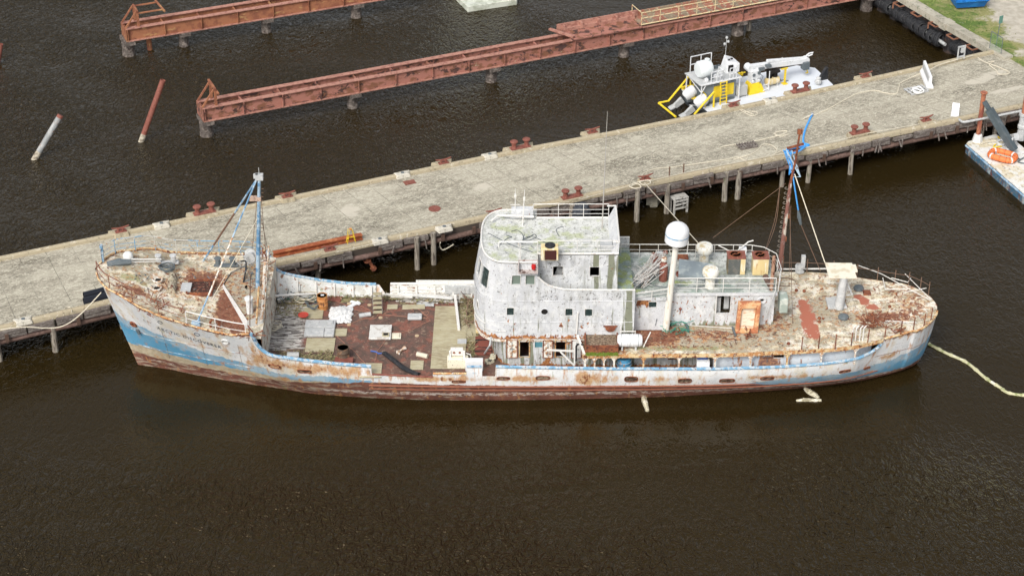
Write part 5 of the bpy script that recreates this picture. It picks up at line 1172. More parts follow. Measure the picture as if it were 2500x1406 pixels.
# ================================================================ lettering on the bow
def hullpt(s,z,off=.015):
    t=half(s,z); e=.05; n=Vector((-(half(s+e,z)-half(s-e,z))/(2*e),-1,-(half(s,z+e)-half(s,z-e))/(2*e)))
    n=Vector((n.x,-1,n.z)); n.normalize()
    return Vector((s,-t,z))+Vector((n.x,n.y,-n.z*-1 if False else n.z))*off
M_ink=mat('grey_lettering',(.07,.09,.12),.7,[lay((.40,.41,.42),s=7,th=.62,soft=.05,a=.7)])
def bowtext(txt,px0,py0,px1,py1,ht,name,label=None,mt=M_ink):
    cu=bpy.data.curves.new('tmp','FONT'); cu.body=txt; cu.size=1; cu.space_character=1.25; cu.resolution_u=2; cu.offset=.004
    o=bpy.data.objects.new('tmp',cu); COL.objects.link(o); bpy.context.view_layer.update()
    me=bpy.data.meshes.new_from_object(o.evaluated_get(bpy.context.evaluated_depsgraph_get())); bpy.data.objects.remove(o); bpy.data.curves.remove(cu)
    w=max(v.co.x for v in me.vertices); a=find_hull(px0,py0); b=find_hull(px1,py1)
    for v in me.vertices:
        f=v.co.x/w; s=a[0]+(b[0]-a[0])*f; z=a[1]+(b[1]-a[1])*f+v.co.y*ht/.7
        v.co=hullpt(s+.0*v.co.y,z,.02)
    me.name=name; ob=bpy.data.objects.new(name,me); COL.objects.link(ob); me.materials.clear(); me.materials.append(mt); ob.parent=ship; return ob
def find_hull(px,py):
    t=-2.0
    for _ in range(12):
        v=Lt(px,py,t); t=t*.5-.5*half(v.x,v.z)
    return v.x,v.z
bowtext('ARCTIC DISCOVERER',384.5,802,541,850,.31,'ship_name')
bowtext('R/V',350,783,372,790,.24,'prefix_lettering',mt=mat('faint_lettering',(.36,.33,.30),.7,[lay((.6,.58,.55),s=9,th=.5,soft=.05)]))
def ringmark(px,py,r,name,mt,tube=.025,fill=None):
    s,z=find_hull(px,py); m=MB(); m.tube([hullpt(s+r*math.cos(k*.393),z+r*math.sin(k*.393),.02) for k in range(16)],tube,5,closed=True); o=m.build(name,mt,ship)
    if fill: m=MB(); m.add([hullpt(s+r*math.cos(k*.393),z+r*math.sin(k*.393),.012) for k in range(16)],[tuple(range(16))]); m.build('hole',fill,o)
    return o
ringmark(550,833,.20,'fairlead_ring',M_white,.045,M_white); ringmark(481,815,.16,'round_mark',M_ink,.02); ringmark(391,786,.14,'round_mark',M_ink,.015)
ringmark(326,791,.17,'hawse_pipe',M_rust,.08,M_dark)
s,z=find_hull(336,803); m=MB(); m.cyl(hullpt(s,z,.05),hullpt(s+.15,z-.3,.12),.12,.08); m.build('anchor_stub',M_dgrey,ship)
# freeing ports
def port_hole(px,py,w,h,mt):
    t=-4.7; v=Lt(px,py,t)
    for _ in range(3): v=Lt(px,py,-half(v.x,v.z))
    m=MB(); q=[]
    for k in range(16):
        a=2*math.pi*k/16; c_,s_=math.cos(a),math.sin(a); q.append((v.x+w/2*math.copysign(abs(c_)**.5,c_),v.z+h/2*math.copysign(abs(s_)**.6,s_)))
    m.add([Vector((x,-half(x,z)-.015,z)) for x,z in q],[tuple(range(16))]); o=m.build('freeing_port',mt,ship)
    m=MB(); m.tube([Vector((x,-half(x,z)-.03,z)) for x,z in q],.03,5,closed=True); m.build('port_rim',M_rust,o)
M_hole=mat('rusty_hole',(.06,.03,.02),.9,[lay((.25,.20,.14),s=4,th=.55,soft=.08)])
for (px,py,w,h) in ((670,895,.75,.30),(743,906,.8,.28),(1120,931,.8,.2),(1229,923,.75,.22),(1325,922,.8,.3),(1541,925,.78,.42),(1672,929,.78,.4),(1775,929,.9,.35),(1873,923,.8,.3),(2063,906,.7,.22),(2117,899,.4,.18)): port_hole(px,py,w,h,M_hole)
# ---- foremast and its rigging
fb=L(629,716,4.9); ft=Lt(633,432,.3); m=MB(); m.tube([fb,fb.lerp(ft,.5),ft],[.14,.12,.09],10)
mast=m.build('foremast',M_blue,ship,smooth=True)
m=MB(); m.box(ft+Vector((0,0,0)),(.45,.3,.35)); m.box(ft+Vector((-.2,0,.05)),(.25,.2,.25)); m.cyl(ft,ft+Vector((0,0,.6)),.02,n=5); m.build('masthead',M_grey,mast)
q_=fb.lerp(ft,.82); m=MB(); m.beam(q_+Vector((-.55,0,0)),q_+Vector((.12,0,0)),.25,.25); m.build('crosspiece',mat('pinkish_block',(.50,.36,.28),.8,[lay(RD,s=6,th=.58,soft=.04)]),mast)
m=MB()
for k in range(26): p_=fb.lerp(ft,.08+.033*k); m.beam(p_+Vector((.14,-.05,0)),p_+Vector((.26,-.08,0)),.03,.03)
m.build('mast_step',M_wire,mast)
for (x,y,lb_,f) in ((497,636,'stay_leg',0),(479,793,'stay_leg',1)):
    b=Fd(x,y); a=ft+Vector((-.15,0,-.15)); m=MB()
    pts=[a.lerp(b,k/10) for k in range(11)]
    for (k0,k1,mt_) in ((0,4,M_blue),(4,8,mat('brown_stay',(.16,.09,.06),.85,bump=.2) if not f else M_rustw),(8,10,M_blue)):
        m=MB(); m.tube(pts[k0:k1+1],(.06 if not f else .05),7); m.build('stay_leg',mt_,ship,smooth=True)
m=MB(); b=Fd(479,793); m.box(b+Vector((0,0,.1)),(.5,.35,.3)); m.build('stay_foot',M_blue,ship,bev=.03)
def wire(pts,r=.016,mt=None,name='wire',par=ship):
    m=MB(); m.tube(pts,r,4); return m.build(name,mt or M_wire,par)
wire([ft,Fd(615,615)]); wire([ft,Fd(652,650)]); wire([fb.lerp(ft,.75),Fd(660,640)]); wire([ft+Vector((-.3,0,-2.8)),Fd(515,735)],.02,M_rope); 
# winch platform gear: two tall posts, white vent, winch, hose
for (x0,y0,x1,y1,r,mt_) in ((638,782,648,640,.10,M_rustw),(626,790,632,700,.06,M_rustcream),(610,795,611,670,.03,M_wire),(644,775,656,600,.045,M_rustw)):
    b=L(x0,y0,zp-.1 if x0<640 else fd(8)); tp=Lt(x1,y1,b.y); m=MB(); m.tube([b,tp],r,7); m.build('derrick_post',mt_,ship,smooth=True)
v=L(610,760,zp); m=MB(); m.lathe([(.2,-.1),(.2,.75),(.26,.8),(.26,.95),(.1,1.0)],v,14); m.build('vent_post',M_white,ship,smooth=True)
rg=random.Random(21)
def junk(cx,cy,zf,rx,ry,n,name,mt,ln=(.2,.7),r=(.015,.04),h=.5):
    m=MB()
    for i in range(n):
        p_=zf(cx+rg.uniform(-rx,rx),cy+rg.uniform(-ry,ry)); d=Vector((rg.uniform(-1,1),rg.uniform(-1,1),rg.uniform(-.1,.6))).normalized()*rg.uniform(*ln); p_=p_+Vector((0,0,rg.uniform(.02,h))); m.tube([p_,p_+d],rg.uniform(*r),5)
    return m.build(name,mt,ship)
junk(612,690,Fd,14,30,22,'winch_gear',M_dgrey,h=.7); junk(650,650,Fd,8,18,14,'winch_gear',M_rust,h=1.0); junk(604,660,Fd,10,12,12,'winch_gear',M_grey,h=.9)
v=Fd(612,650); m=MB(); m.lathe([(.35,-.3),(.35,-.25),(.2,-.22),(.2,.22),(.35,.25),(.35,.3)],v+Vector((0,0,.75)),14,M=Matrix.Rotation(R(90),3,'X')); m.build('winch_drum',M_grey,ship)
m=MB(); P_=smooth_path([Fd(590,655)+Vector((0,0,.5)),Fd(603,670)+Vector((0,0,.9)),Fd(600,685)+Vector((0,0,.5)),Fd(595,700)+Vector((0,0,.3))],5); m.tube(P_,.05,6); m.build('black_hose',M_black,ship,smooth=True)
# foredeck fittings
def bitts(px,py,zf,mt,name='bitts',sp=.45):
    v=zf(px,py); m=MB(); m.box(v+Vector((0,0,.06)),(1.5,.35,.1),rz=.1)
    for k in (-sp,sp): m.lathe([(.17,0),(.16,.45),(.22,.5),(.2,.56),(.1,.57)],v+Vector((k,0,.05)),14)
    return m.build(name,mt,ship,smooth=False)
bitts(406,643,Fd,M_grey); bitts(551,650,Fd,M_dgrey)
m=MB(); a=Fd(298,645)+Vector((0,0,.35)); b=Fd(395,645)+Vector((0,0,.35)); m.tube([a,b],.05,6); m.tube([a+Vector((0,-.2,-.1)),b+Vector((0,-.25,0))],.03,5); m.build('anchor_davit',M_rail,ship)
v=Fd(314,638); m=MB(); m.lathe([(.3,0),(.3,.5),(.2,.62),(.05,.66)],v,14); m.build('white_cowl',M_white,ship,smooth=True)
v=Fd(300,647); m=MB(); m.tube([v+Vector((-.9,-.2,.15)),v+Vector((-.2,0,.2)),v+Vector((.5,.1,.15))],[.2,.25,.15],8); m.build('mooring_rope_heap',M_dgrey,ship)
rk=random.Random(4)
def coil(px,py,zf,rx,ry,n,r,mt,name='rope_coil',turns=3,h=.08):
    v=zf(px,py); P_=[]
    for i in range(turns*9):
        a=i*.7; k=1-.25*rk.random(); P_.append(v+Vector((rx*k*math.cos(a)+rk.uniform(-.08,.08),ry*k*math.sin(a)+rk.uniform(-.08,.08),.05+h*rk.random()+.01*i)))
    m=MB(); m.tube(smooth_path(P_,3),r,5); return m.build(name,mt,ship,smooth=True)
coil(409,661,Fd,.5,.35,3,.035,M_dgrey,turns=4)
for (x,y) in ((421,686),(419,708)):
    v=Fd(x,y); m=MB(); rows=[]
    for k in range(7): a=math.pi*k/6; rows.append([v+Vector((-.28*math.cos(a),-.35,.42*math.sin(a))),v+Vector((-.28*math.cos(a),.35,.42*math.sin(a)))])
    m.rows(rows); m.f.append((12,10,8,6,4,2,0)[::-1]); m.build('hatch_hood',mat('stained_hood',(.40,.36,.27),.8,[lay(RD,s=5,th=.56,soft=.05),lay((.1,.09,.06),s=5,th=.58,soft=.05)]),ship)
for (x,y) in ((385,686),(382,706)): v=Fd(x,y); m=MB(); m.lathe([(.3,0),(.32,.12),(.26,.14),(.24,.04),(.02,.03)],v,16); o_=m.build('deck_socket',M_rustw,ship); m=MB(); m.lathe([(.23,.05),(.02,.06)],v,16); m.build('hole',M_dark,o_)
# broken hatch
m=MB(); v=Fd(490,706); hx,hy=.75,.75
for (a,b) in (((-hx,-hy),(hx,-hy)),((hx,-hy),(hx,hy)),((hx,hy),(-hx,hy)),((-hx,hy),(-hx,-hy))): m.beam(v+Vector((a[0],a[1],.12)),v+Vector((b[0],b[1],.12)),.08,.24)
o_=m.build('hatch_coaming',M_rust,ship); m=MB(); m.box(v+Vector((0,0,.10)),(1.4,1.4,.04)); m.build('rusty_tray',mat('dark_rust_scale',(.05,.022,.017),.95,[lay((.18,.07,.045),s=5,th=.56,soft=.04),lay((.25,.22,.16),s=9,th=.62,soft=.03)],bump=.8,bscale=20),o_)
v=Fd(455,704); m=MB(); m.box(v+Vector((0,0,.08)),(.6,.9,.1)); m.build('hatch_lid',M_grey,ship)
# foredeck railings
rp=[]; 
edge_s=[-1.6,-1.1,-.5,.6,2,3.6,5.2,6.8,7.6]
def er(s,sg): return Vector((s,sg*(hb(s)-.04),fd(s)+.05))
railing([er(s,1) for s in [-1.6+i*.35 for i in range(27)]],.95,mt=mat('blue_and_rust_rail',(.50,.49,.45),.7,[lay((.12,.32,.52),s=.55,th=.5,soft=.02),lay(RO,s=4,th=.58,soft=.03)]),post=1.35,r=.021)
railing([er(s,-1) for s in [-1.6+i*.35 for i in range(17)]],.95,mt=mat('rusty_rail',(.20,.09,.06),.85),post=1.6,r=.026,mids=(.5,))
railing([er(s,-1) for s in [4.0+i*.35 for i in range(11)]],.9,mt=M_rail,post=1.5,r=.028,mids=(.45,))
v=er(-1.55,1); m=MB(); m.cyl(v,v+Vector((0,0,1.15)),.1,n=8); m.build('bow_post',M_bluerail,ship)
v=Fd(525,800); m=MB(); m.tube([v+Vector((-.25,0,0)),v+Vector((-.25,0,.4)),v+Vector((-.1,0,.6)),v+Vector((.1,0,.6)),v+Vector((.25,0,.4)),v+Vector((.25,0,0))],.075,7); m.build('rusty_arch',M_rust,ship,smooth=True)
junk(380,745,Fd,12,6,10,'rusty_fitting',M_rust,h=.4); junk(400,752,Fd,6,6,8,'rusty_fitting',M_rust,h=.5); junk(615,822,Fd,12,4,14,'rusty_fitting',M_rust,h=.3)
# ---- dome mast
b=Bd(1625,806); tp=Lt(1651,592,b.y); m=MB(); m.tube([b,tp],[.21,.17],14); dm=m.build('dome_mast',mat('stained_cream_mast',(.68,.66,.60),.5,[lay((.5,.36,.2),s=(4,4,.8),th=.60,soft=.06,a=.7)]),ship,smooth=True)
q=(tp-b).to_track_quat('Z','Y').to_matrix()
def lath(prof,c,mt,name,par,n=28,M=None):
    m=MB(); m.lathe(prof,c,n,M=M); return m.build(name,mt,par,smooth=True)
lath([(.3,-.05),(.62,0),(.69,.08),(.69,.5)],tp,M_clean,'dome_base',dm,M=q); lath([(.695,.5),(.70,.52),(.70,.56),(.695,.58)],tp,M_bluerail,'blue_band',dm,M=q)
lath([(.69,.58)]+[(.69*math.cos(a*.1745),.70+.62*math.sin(a*.1745)) for a in range(0,9)]+[(.02,1.325)],tp,M_clean,'radar_dome',dm,M=q)
# ---- mushroom vents
def mush(px,py,zf,mt,h=.55,r=.55):
    v=zf(px,py); M1=[(.3,0),(.3,h),(.5,h+.02)]; o=lath([(.30,0),(.28,h)],v,mt,'vent_trunk',ship,18); lath([(.28,h),(r*.86,h+.03),(r,h+.15),(r,h+.42),(r*.85,h+.52),(.1,h+.56)],v,mt,'vent_cowl',o,22)
M_vent=mat('stained_vent_paint',(.70,.69,.63),.55,[lay((.50,.38,.18),s=2.5,th=.55,soft=.06,a=.8),lay((.12,.10,.07),s=8,th=.64,soft=.03)])
mush(1718,642,Ar,M_vent,.75,.52); mush(1733,700,Ar,M_vent,.75,.50)
# vents on stern deck etc. --- grey sheet box, red pot, tank
tk=Ar(1619,684); t=thing('gas_cylinder','rust-red gas cylinder standing on the aft roof beside the dome mast','cylinder',tuple(W(tk))); m=MB(); m.lathe([(.24,0),(.26,.05),(.26,1.05),(.2,1.2),(.08,1.28)],(0,0,0),18); m.build('tank',M_red,t,smooth=True); m=MB(); m.lathe([(.08,1.25),(.06,1.35),(.17,1.36),(.17,1.55),(.12,1.6)],(0,0,0),12); m.build('valve_guard',M_rustw,t)
# pile of aluminium poles
t=thing('pole_heap','tangled heap of thin pale metal poles on the aft roof','heap',tuple(W(Ar(1585,680)))); m=MB(); rg2=random.Random(2)
for i in range(46):
    a=Vector((rg2.uniform(-1.2,-.3),rg2.uniform(-1.5,-.3),rg2.uniform(.05,.4))); b=Vector((rg2.uniform(.2,1.1),rg2.uniform(-.5,1.4),rg2.uniform(.4,1.5))); m.tube([a,b],.022,5)
for i in range(24):
    a=Vector((rg2.uniform(-1,.6),rg2.uniform(-1,.8),rg2.uniform(.1,1))); m.tube([a,a+Vector((rg2.uniform(-.6,.6),rg2.uniform(-.6,.6),rg2.uniform(-.2,.3)))],.02,5)
m.build('poles',mat('dull_aluminium',(.50,.49,.47),.5,[lay((.2,.12,.08),s=6,th=.58,soft=.05)]),t); m=MB()
for k in range(3): m.tube([(-.8+.22*math.cos(a*.5),-1.1+.2*math.sin(a*.5),.25+.08*k) for a in range(13)],.03,5)
m.build('rope_bundle',M_dgrey,t)
v=Ar(1605,640); t=thing('fire_pump','red and grey machine part behind the pole heap','machine',tuple(W(v))); m=MB(); m.box((0,0,.3),(.7,.5,.5)); m.cyl((-.4,.2,.2),(.6,.2,.6),.12); m.build('casing',M_red,t,bev=.03); m=MB(); m.box((.1,-.1,.65),(.35,.3,.2)); m.build('cover',M_grey,t)
v=Ar(1693,668); m=MB(); m.add([(-.95,-.55,0),(1.15,-.75,0),(1.1,.55,.1),(-.85,.75,.1),(-.95,-.55,.28),(1.15,-.75,.12),(1.1,.35,.5),(-.85,.65,.65)],[(3,2,1,0),(4,5,6,7),(0,1,5,4),(1,2,6,5),(2,3,7,6),(3,0,4,7)]); tag(m.build('metal_cover',mat('grey_blue_cover',(.22,.26,.28),.6,[lay((.34,.38,.38),s=1.5,th=.55,soft=.08)],bump=.2),None,W(v)),'blue-grey sheet metal cover lying between the two round vents','cover')
v=Ar(1661,672); m=MB(); m.lathe([(.26,0),(.28,.16),(.24,.16),(.2,.05),(.02,.05)],(0,0,0),16); tag(m.build('red_basin',M_red,None,W(v)),'small round dark red basin on the aft roof right of the dome mast','basin')
v=Ar(1657,630); t=thing('wire_chair','bent white wire frame with a rusty seat by the far railing','chair',tuple(W(v))); m=MB(); m.tube([(-.1,.1,0),(-.1,.1,1.1),(.0,.1,1.2),(.5,.1,1.2),(.55,.1,1.1),(.5,.1,.3)],.03,5); m.tube([(-.5,0,.2),(-.6,0,.6),(-.3,0,.6),(-.1,0,.3)],.03,5); m.build('frame',M_rail,t); m=MB(); m.box((.2,-.2,.2),(.7,.5,.08)); m.build('seat',M_rust,t)
v=Ar(1660,690); m=MB(); m.tube([v+Vector((1.8*math.cos(a*.2),.55*math.sin(a*.2)-.1,.04)) for a in range(16,44)],.03,5); m.build('deck_cable',M_dgrey,ship)
# railing bracket things on far side
m=MB(); a=Ar(1752,632)+Vector((0,0,.95)); m.tube([a,a+Vector((.9,-.2,-.4)),a+Vector((.9,-.2,-1.1))],.035,5); a=Ar(1800,632)+Vector((0,0,.2)); m.tube([a,a+Vector((0,0,.4)),a+Vector((.6,0,1.0)),a+Vector((.9,0,1.1))],.04,5); m.build('awning_arm',M_rail,ship)
# ---- air conditioners
def make_ac(lb,side):
    t=thing('air_conditioner',lb,'air conditioner',(0,0,0),0,'rusty outdoor air conditioners on the aft roof')
    m=MB(); m.box((0,0,.5),(1.0,.85,.98)); m.build('casing',side,t,bev=.04)
    m=MB(); m.box((0,0,1.02),(1.06,.92,.07)); o=m.build('top_panel',M_red,t,bev=.02)
    m=MB(); m.lathe([(.36,0),(.36,.03),(.30,.03),(.30,0)],(-.05,0,1.06),22); m.tube([(-.25,-.1,1.08),(-.05,.05,1.1),(-.05,-.08,1.1),(.15,.1,1.08)],.04,5); m.build('fan_guard',M_rust,o)
    m=MB(); m.lathe([(.29,.0),(.02,.0)],(-.05,0,1.066),20); m.build('fan_well',M_dark,o)
    m=MB()
    for k in range(14): m.box((-.12,-.435,.08+.065*k),(.70,.02,.03))
    m.build('louvres',M_dgrey if side is M_grate2 else M_cream,t)
    return t
M_grate2=mat('olive_grille',(.13,.11,.07),.8,[lay((.25,.20,.12),s=4,th=.55,soft=.06)])
a1=make_ac('boxy rusty-topped air conditioner with dark louvred side, left of the pair',M_grate2); a1.location=W(Ar(1795,662)); m=MB(); m.box((.36,-.43,.5),(.28,.03,.95)); m.build('cream_corner',M_cream,a1)
a2=make_ac('cream-sided air conditioner with rusty round fan, right of the pair by the corner railing',M_cream); a2.location=W(Ar(1854,664)); a1.scale=(1.05,1.0,1.12); a2.scale=(.95,1.0,1.15)
v=Ar(1812,628); m=MB(); m.box(v+Vector((0,0,.45)),(.45,.3,.5)); m.build('junction_box',M_clean,ship,bev=.02)
# ---- red and white boat tray leaning on the aft house
v=Lt(1822,790,AT-.55); t=thing('rusted_tub','large rusted cream tub standing on end against the aft deckhouse','tub',tuple(W((v.x,AT-.05,3.8))),0); t.rotation_euler=(0,0,YAW)
w_,h_=1.35,1.95; m=MB()
def bx(a,b): return (a[0],a[1],a[2])
fr_=[(-w_/2,0),(w_/2,0),(w_/2,h_),(-w_/2,h_)]
yb=[-.55,-.12]; 
def pt(x,z,d): return Vector((x+.12*z/h_,-.62+.30*z/h_-d,z+.02))
outer=[pt(x,z,0) for x,z in fr_]; front_=[pt(x,z,.30) for x,z in fr_]; inn=[pt(x*.66,h_*.09+z*.72,.30) for x,z in fr_]; deep=[pt(x*.60,h_*.12+z*.66,.05) for x,z in fr_]
m.rows([r+[r[0]] for r in (outer,front_,inn,deep)]); m.build('tub_shell',mat('rust_stained_cream_tub',(.58,.40,.22),.8,[lay((.36,.11,.05),s=1.8,th=.47,soft=.06,a=.9),lay((.55,.28,.13),s=4,th=.55,soft=.05)],bump=.4),t,bev=.05); m=MB(); m.add(deep,[(0,1,2,3)]); m.add(outer,[(3,2,1,0)]); m.build('tub_floor',mat('stained_tub_floor',(.66,.58,.46),.8,[lay((.5,.25,.12),s=(1.5,1,6),th=.55,soft=.06)],bump=.3),t)
# ---- liferaft canister
v=Bd(1537,852); t=thing('liferaft_canister','white barrel-shaped liferaft canister on the edge of the side deck','life raft canister',tuple(W(v))); M=Matrix.Rotation(R(90),3,'Y')
m=MB(); m.lathe([(.05,-.74),(.30,-.72),(.38,-.6),(.385,-.2),(.41,-.19),(.41,-.16),(.385,-.15),(.385,.15),(.41,.16),(.41,.19),(.385,.2),(.38,.6),(.30,.72),(.05,.74)],(0,.1,.55),22,M=M); m.build('canister',M_clean,t,smooth=True)
m=MB(); 
for x in (-.5,0,.5): m.tube([(x,.1+.39*math.cos(a*.5),.55+.39*math.sin(a*.5)) for a in range(13)],.012,4,closed=True)
m.build('strap',M_dgrey,t); m=MB()
for x in (-.45,.35): m.box((x,.1,.12),(.1,.6,.22))
m.build('cradle',M_grey,t)
v=Bd(1515,835); m=MB(); 
for pp in ([(0,0,0),(0,0,1.1)],[(.85,0,0),(.85,0,.8)],[(0,0,.75),(.85,0,.75)],[(0,0,.35),(.85,0,.35)],[(1.3,-.8,.2),(1.7,-.6,1.1)]): m.tube([v+Vector(q) for q in pp],.04,5)
m.build('raft_rack',M_rail,ship)
# rusty trough
v=Bd(1468,845); t=thing('rusty_trough','open rusty steel trough filled with leaf litter on the side deck','trough',tuple(W(v))); w_,d_=1.9,.75; m=MB()
for (a,b) in (((-w_,-d_),(w_,-d_)),((w_,-d_),(w_,d_)),((w_,d_),(-w_,d_)),((-w_,d_),(-w_,-d_))): m.beam((a[0]/2*1,a[1],.3),(b[0]/2*1,b[1],.3),.08,.5)
m.build('trough_walls',M_rust,t); m=MB(); m.box((0,0,.38),(w_-.1,2*d_-.1,.05)); m.build('leaf_litter',mat('leaf_litter',(.14,.09,.06),.95,[lay((.26,.20,.14),s=7,th=.5,soft=.05),lay((.05,.04,.03),s=9,th=.58,soft=.03)],bump=1,bscale=25),t)
m=MB(); rw=random.Random(3)
for i in range(420):
    x=rw.uniform(-.95,.95); h=rw.uniform(.05,.16); p_=v+Vector((x,-.95+rw.uniform(-.12,.15),.02)); m.add([p_+Vector((-.03,0,0)),p_+Vector((.03,0,0)),p_+Vector((rw.uniform(-.06,.06),rw.uniform(-.05,.05),h))],[(0,1,2)])
m.v=[tuple(W(q)) for q in m.v]; tag(m.build('moss',mat('bright_moss',(.15,.21,.03),.9)),'bright green moss strip growing below the rusty trough','moss',kind='stuff')
# green net
v=Bd(1650,800); m=MB(); rn=random.Random(8)
for i in range(34):
    a=Vector((rn.uniform(-.8,.5),rn.uniform(-.7,.5),rn.uniform(.02,.3))); m.tube(smooth_path([a,a+Vector((rn.uniform(-.4,.4),rn.uniform(-.4,.4),.05)),a+Vector((rn.uniform(-.7,.7),rn.uniform(-.4,.5),.1))],3),.02,4)
tag(m.build('rope_net',M_net,None,W(v)),'tangle of green rope and netting at the foot of the dome mast','net')
m=MB(); a=Lt(1661,754,AT-.05); m.tube([a,Bd(1660,792)+Vector((0,0,.1))],.03,5); m.lathe([(.03,-.1),(.1,0),(.03,.1)],a,8); m.build('hanging_hook',M_red,ship)
# side deck fittings
for (x,y) in ((1662,820),(1826,822)): junk(x,y,Bd,7,9,16,'rusty_fitting',M_rust,ln=(.1,.35),h=.25)
m=MB(); 
for (x,y) in ((1675,800),(1789,810)): a=Bd(x,y); m.beam(a+Vector((0,.35,.1)),a+Vector((.1,-.55,.1)),.1,.12)
m.build('deck_rail_stub',M_dgrey,ship); m=MB(); m.tube([Bd(1675,797)+Vector((0,0,.1)),Bd(1788,805)+Vector((0,0,.1))],.02,4); m.build('pipe_run',M_rail,ship)
# ---- stern platform on its post
pz=L(2048,752,4.0); m=MB(); m.tube([pz,pz+Vector((.15,.1,2.2))],[.30,.24],10); sp_=m.build('platform_post',M_grey,ship,smooth=True)
m=MB(); m.tube([pz+Vector((.2,.2,2.0)),pz+Vector((.75,.1,.9)),pz+Vector((.4,.1,.85))],.05,5); m.build('platform_brace',M_grey,sp_)
c=[Lt(2014,642,1.35),Lt(2079,642,1.35),Lt(2092,677,.1),Lt(2024,677,.1)]
zt_=pz.z+2.25; c=[L(2014,641,zt_),L(2080,642,zt_),L(2092,678,zt_),L(2024,677,zt_)]; m=MB(); m.prism([(q.x,q.y) for q in c],zt_-.07,zt_); m.box(L(2085,656,zt_)+Vector((0,0,.02)),(.3,.75,.12)); m.build('platform_top',mat('cream_platform',(.68,.64,.53),.7,[lay((.5,.42,.28),s=2,th=.56,soft=.07,a=.7),lay(DK,s=7,th=.69,soft=.02)],bump=.2),sp_)
m=MB(); m.prism([(q.x,q.y) for q in (Bd(2015,732),Bd(2055,728),Bd(2068,755),Bd(2022,757))],4.0,4.12); m.build('post_base_plate',M_grey,ship)
for (x,y,lb_) in ((2096,707,'grey plastic lump on the stern deck just right of the square platform'),(2059,777,'grey plastic lump on the stern deck below the square platform')):
    v=Bd(x,y); m=MB(); m.lathe([(.3,0),(.34,.08),(.28,.22),(.1,.28)],(0,0,0),9); o=tag(m.build('grey_lump',M_dgrey,None,W(v),bev=.02),lb_,'plastic part')
v=Bd(1951,668); m=MB(); 
for k in range(10): m.tube([v+Vector((.25*math.cos(a)+rg.uniform(-.05,.05),.2*math.sin(a),.12+.06*k)) for a in (0,.8,1.6,2.4,3.2,4,4.8,5.6)],.03,5,closed=True)
m.box(v+Vector((.2,.1,.8)),(.25,.25,.9)); m.build('rope_drum',M_grey,ship)
# stern railing posts and sagging rails
rows=[]
sfar=[40.6+i*1.0 for i in range(7)]+[47.2,47.9]
m=MB(); top=[]
for k,s in enumerate([39.9,41.4,43,44.4,45.6,46.6,47.4,48.0,48.4]):
    p_=Vector((s,half(s,bd(s))-.06,bd(s))); m.cyl(p_,p_+Vector((0,0,.95)),.03,n=5); top.append(p_+Vector((0,0,.7)))
m.tube(top,.018,5); m.build('stern_railing',M_wire,ship)
m=MB(); top=[]
for k,px in enumerate((1959,2000,2040,2077,2115,2154,2192,2225,2253,2274)):
    v=Lt(px,840,-3.5); s=[41.0-1,41.1,42.1,43.1,44.0,45.0,45.9,46.7,47.5,48.15][k]; s=Lt(px,830 if k<6 else 790,-half(min(48.3,36+1.3*k+4),4) if k<6 else -2).x
    s=min(s,48.45); p_=Vector((s,-half(s,bd(s))+.05,bd(s))); m.cyl(p_,p_+Vector((.02,0,.95)),.035,n=5)
m.build('stern_rail_post',M_rust,ship)
m=MB(); a=Bd(1905,661)+Vector((0,.0,.12)); b=Bd(2020,661)+Vector((0,0,.15)); m.tube([a,b],.05,6); 
for pp in ([(2095,660),(2150,680),(2270,745)],[(2208,680),(2272,744)],[(2154,690),(2160,718),(2215,718)],[(2204,726),(2260,715)],[(2175,690),(2215,701),(2222,690)],[(2160,795),(2235,799)]): P_=[Bd(*q)+Vector((0,0,.35)) for q in pp]; m.tube(P_,.026,5)
m.build('fallen_railing',M_rail,ship)
junk(2135,800,Bd,30,9,46,'rusty_scrap',M_rust,ln=(.3,1.0),r=(.012,.03),h=.5); junk(2185,810,Bd,10,6,10,'rusty_scrap',M_rust,h=.3)
m=MB()
for px in (2080,2088,2098,2106): p_=Bd(px,832); m.tube([p_,p_+Vector((0,0,.9)),p_+Vector((.15,.1,1.0))],.04,6)
m.build('vent_pipes',M_rail,ship)
v=Bd(2116,716); m=MB(); m.box(v+Vector((0,0,.05)),(.45,.5,.1)); m.build('deck_hatch',M_rust,ship)
for (x,y) in ((2000,787),(2000,778),(1944,710),(1963,712),(2130,770),(2172,750),(1925,840)): v=Bd(x,y); m=MB(); m.lathe([(.1,0),(.1,.1),(.05,.14)],v,8); m.build('deck_fitting',M_rust,ship)
m=MB()
for pp in ([(1918,745),(1918,700)],[(1915,815),(2095,822)],[(1940,630),(1952,860)],[(1990,590),(1985,590)]): pass
m.tube([Bd(1915,690)+Vector((.7*math.cos(a*.4),.5*math.sin(a*.4),.05)) for a in range(14)],.025,5); m.build('deck_cable',M_wire,ship)
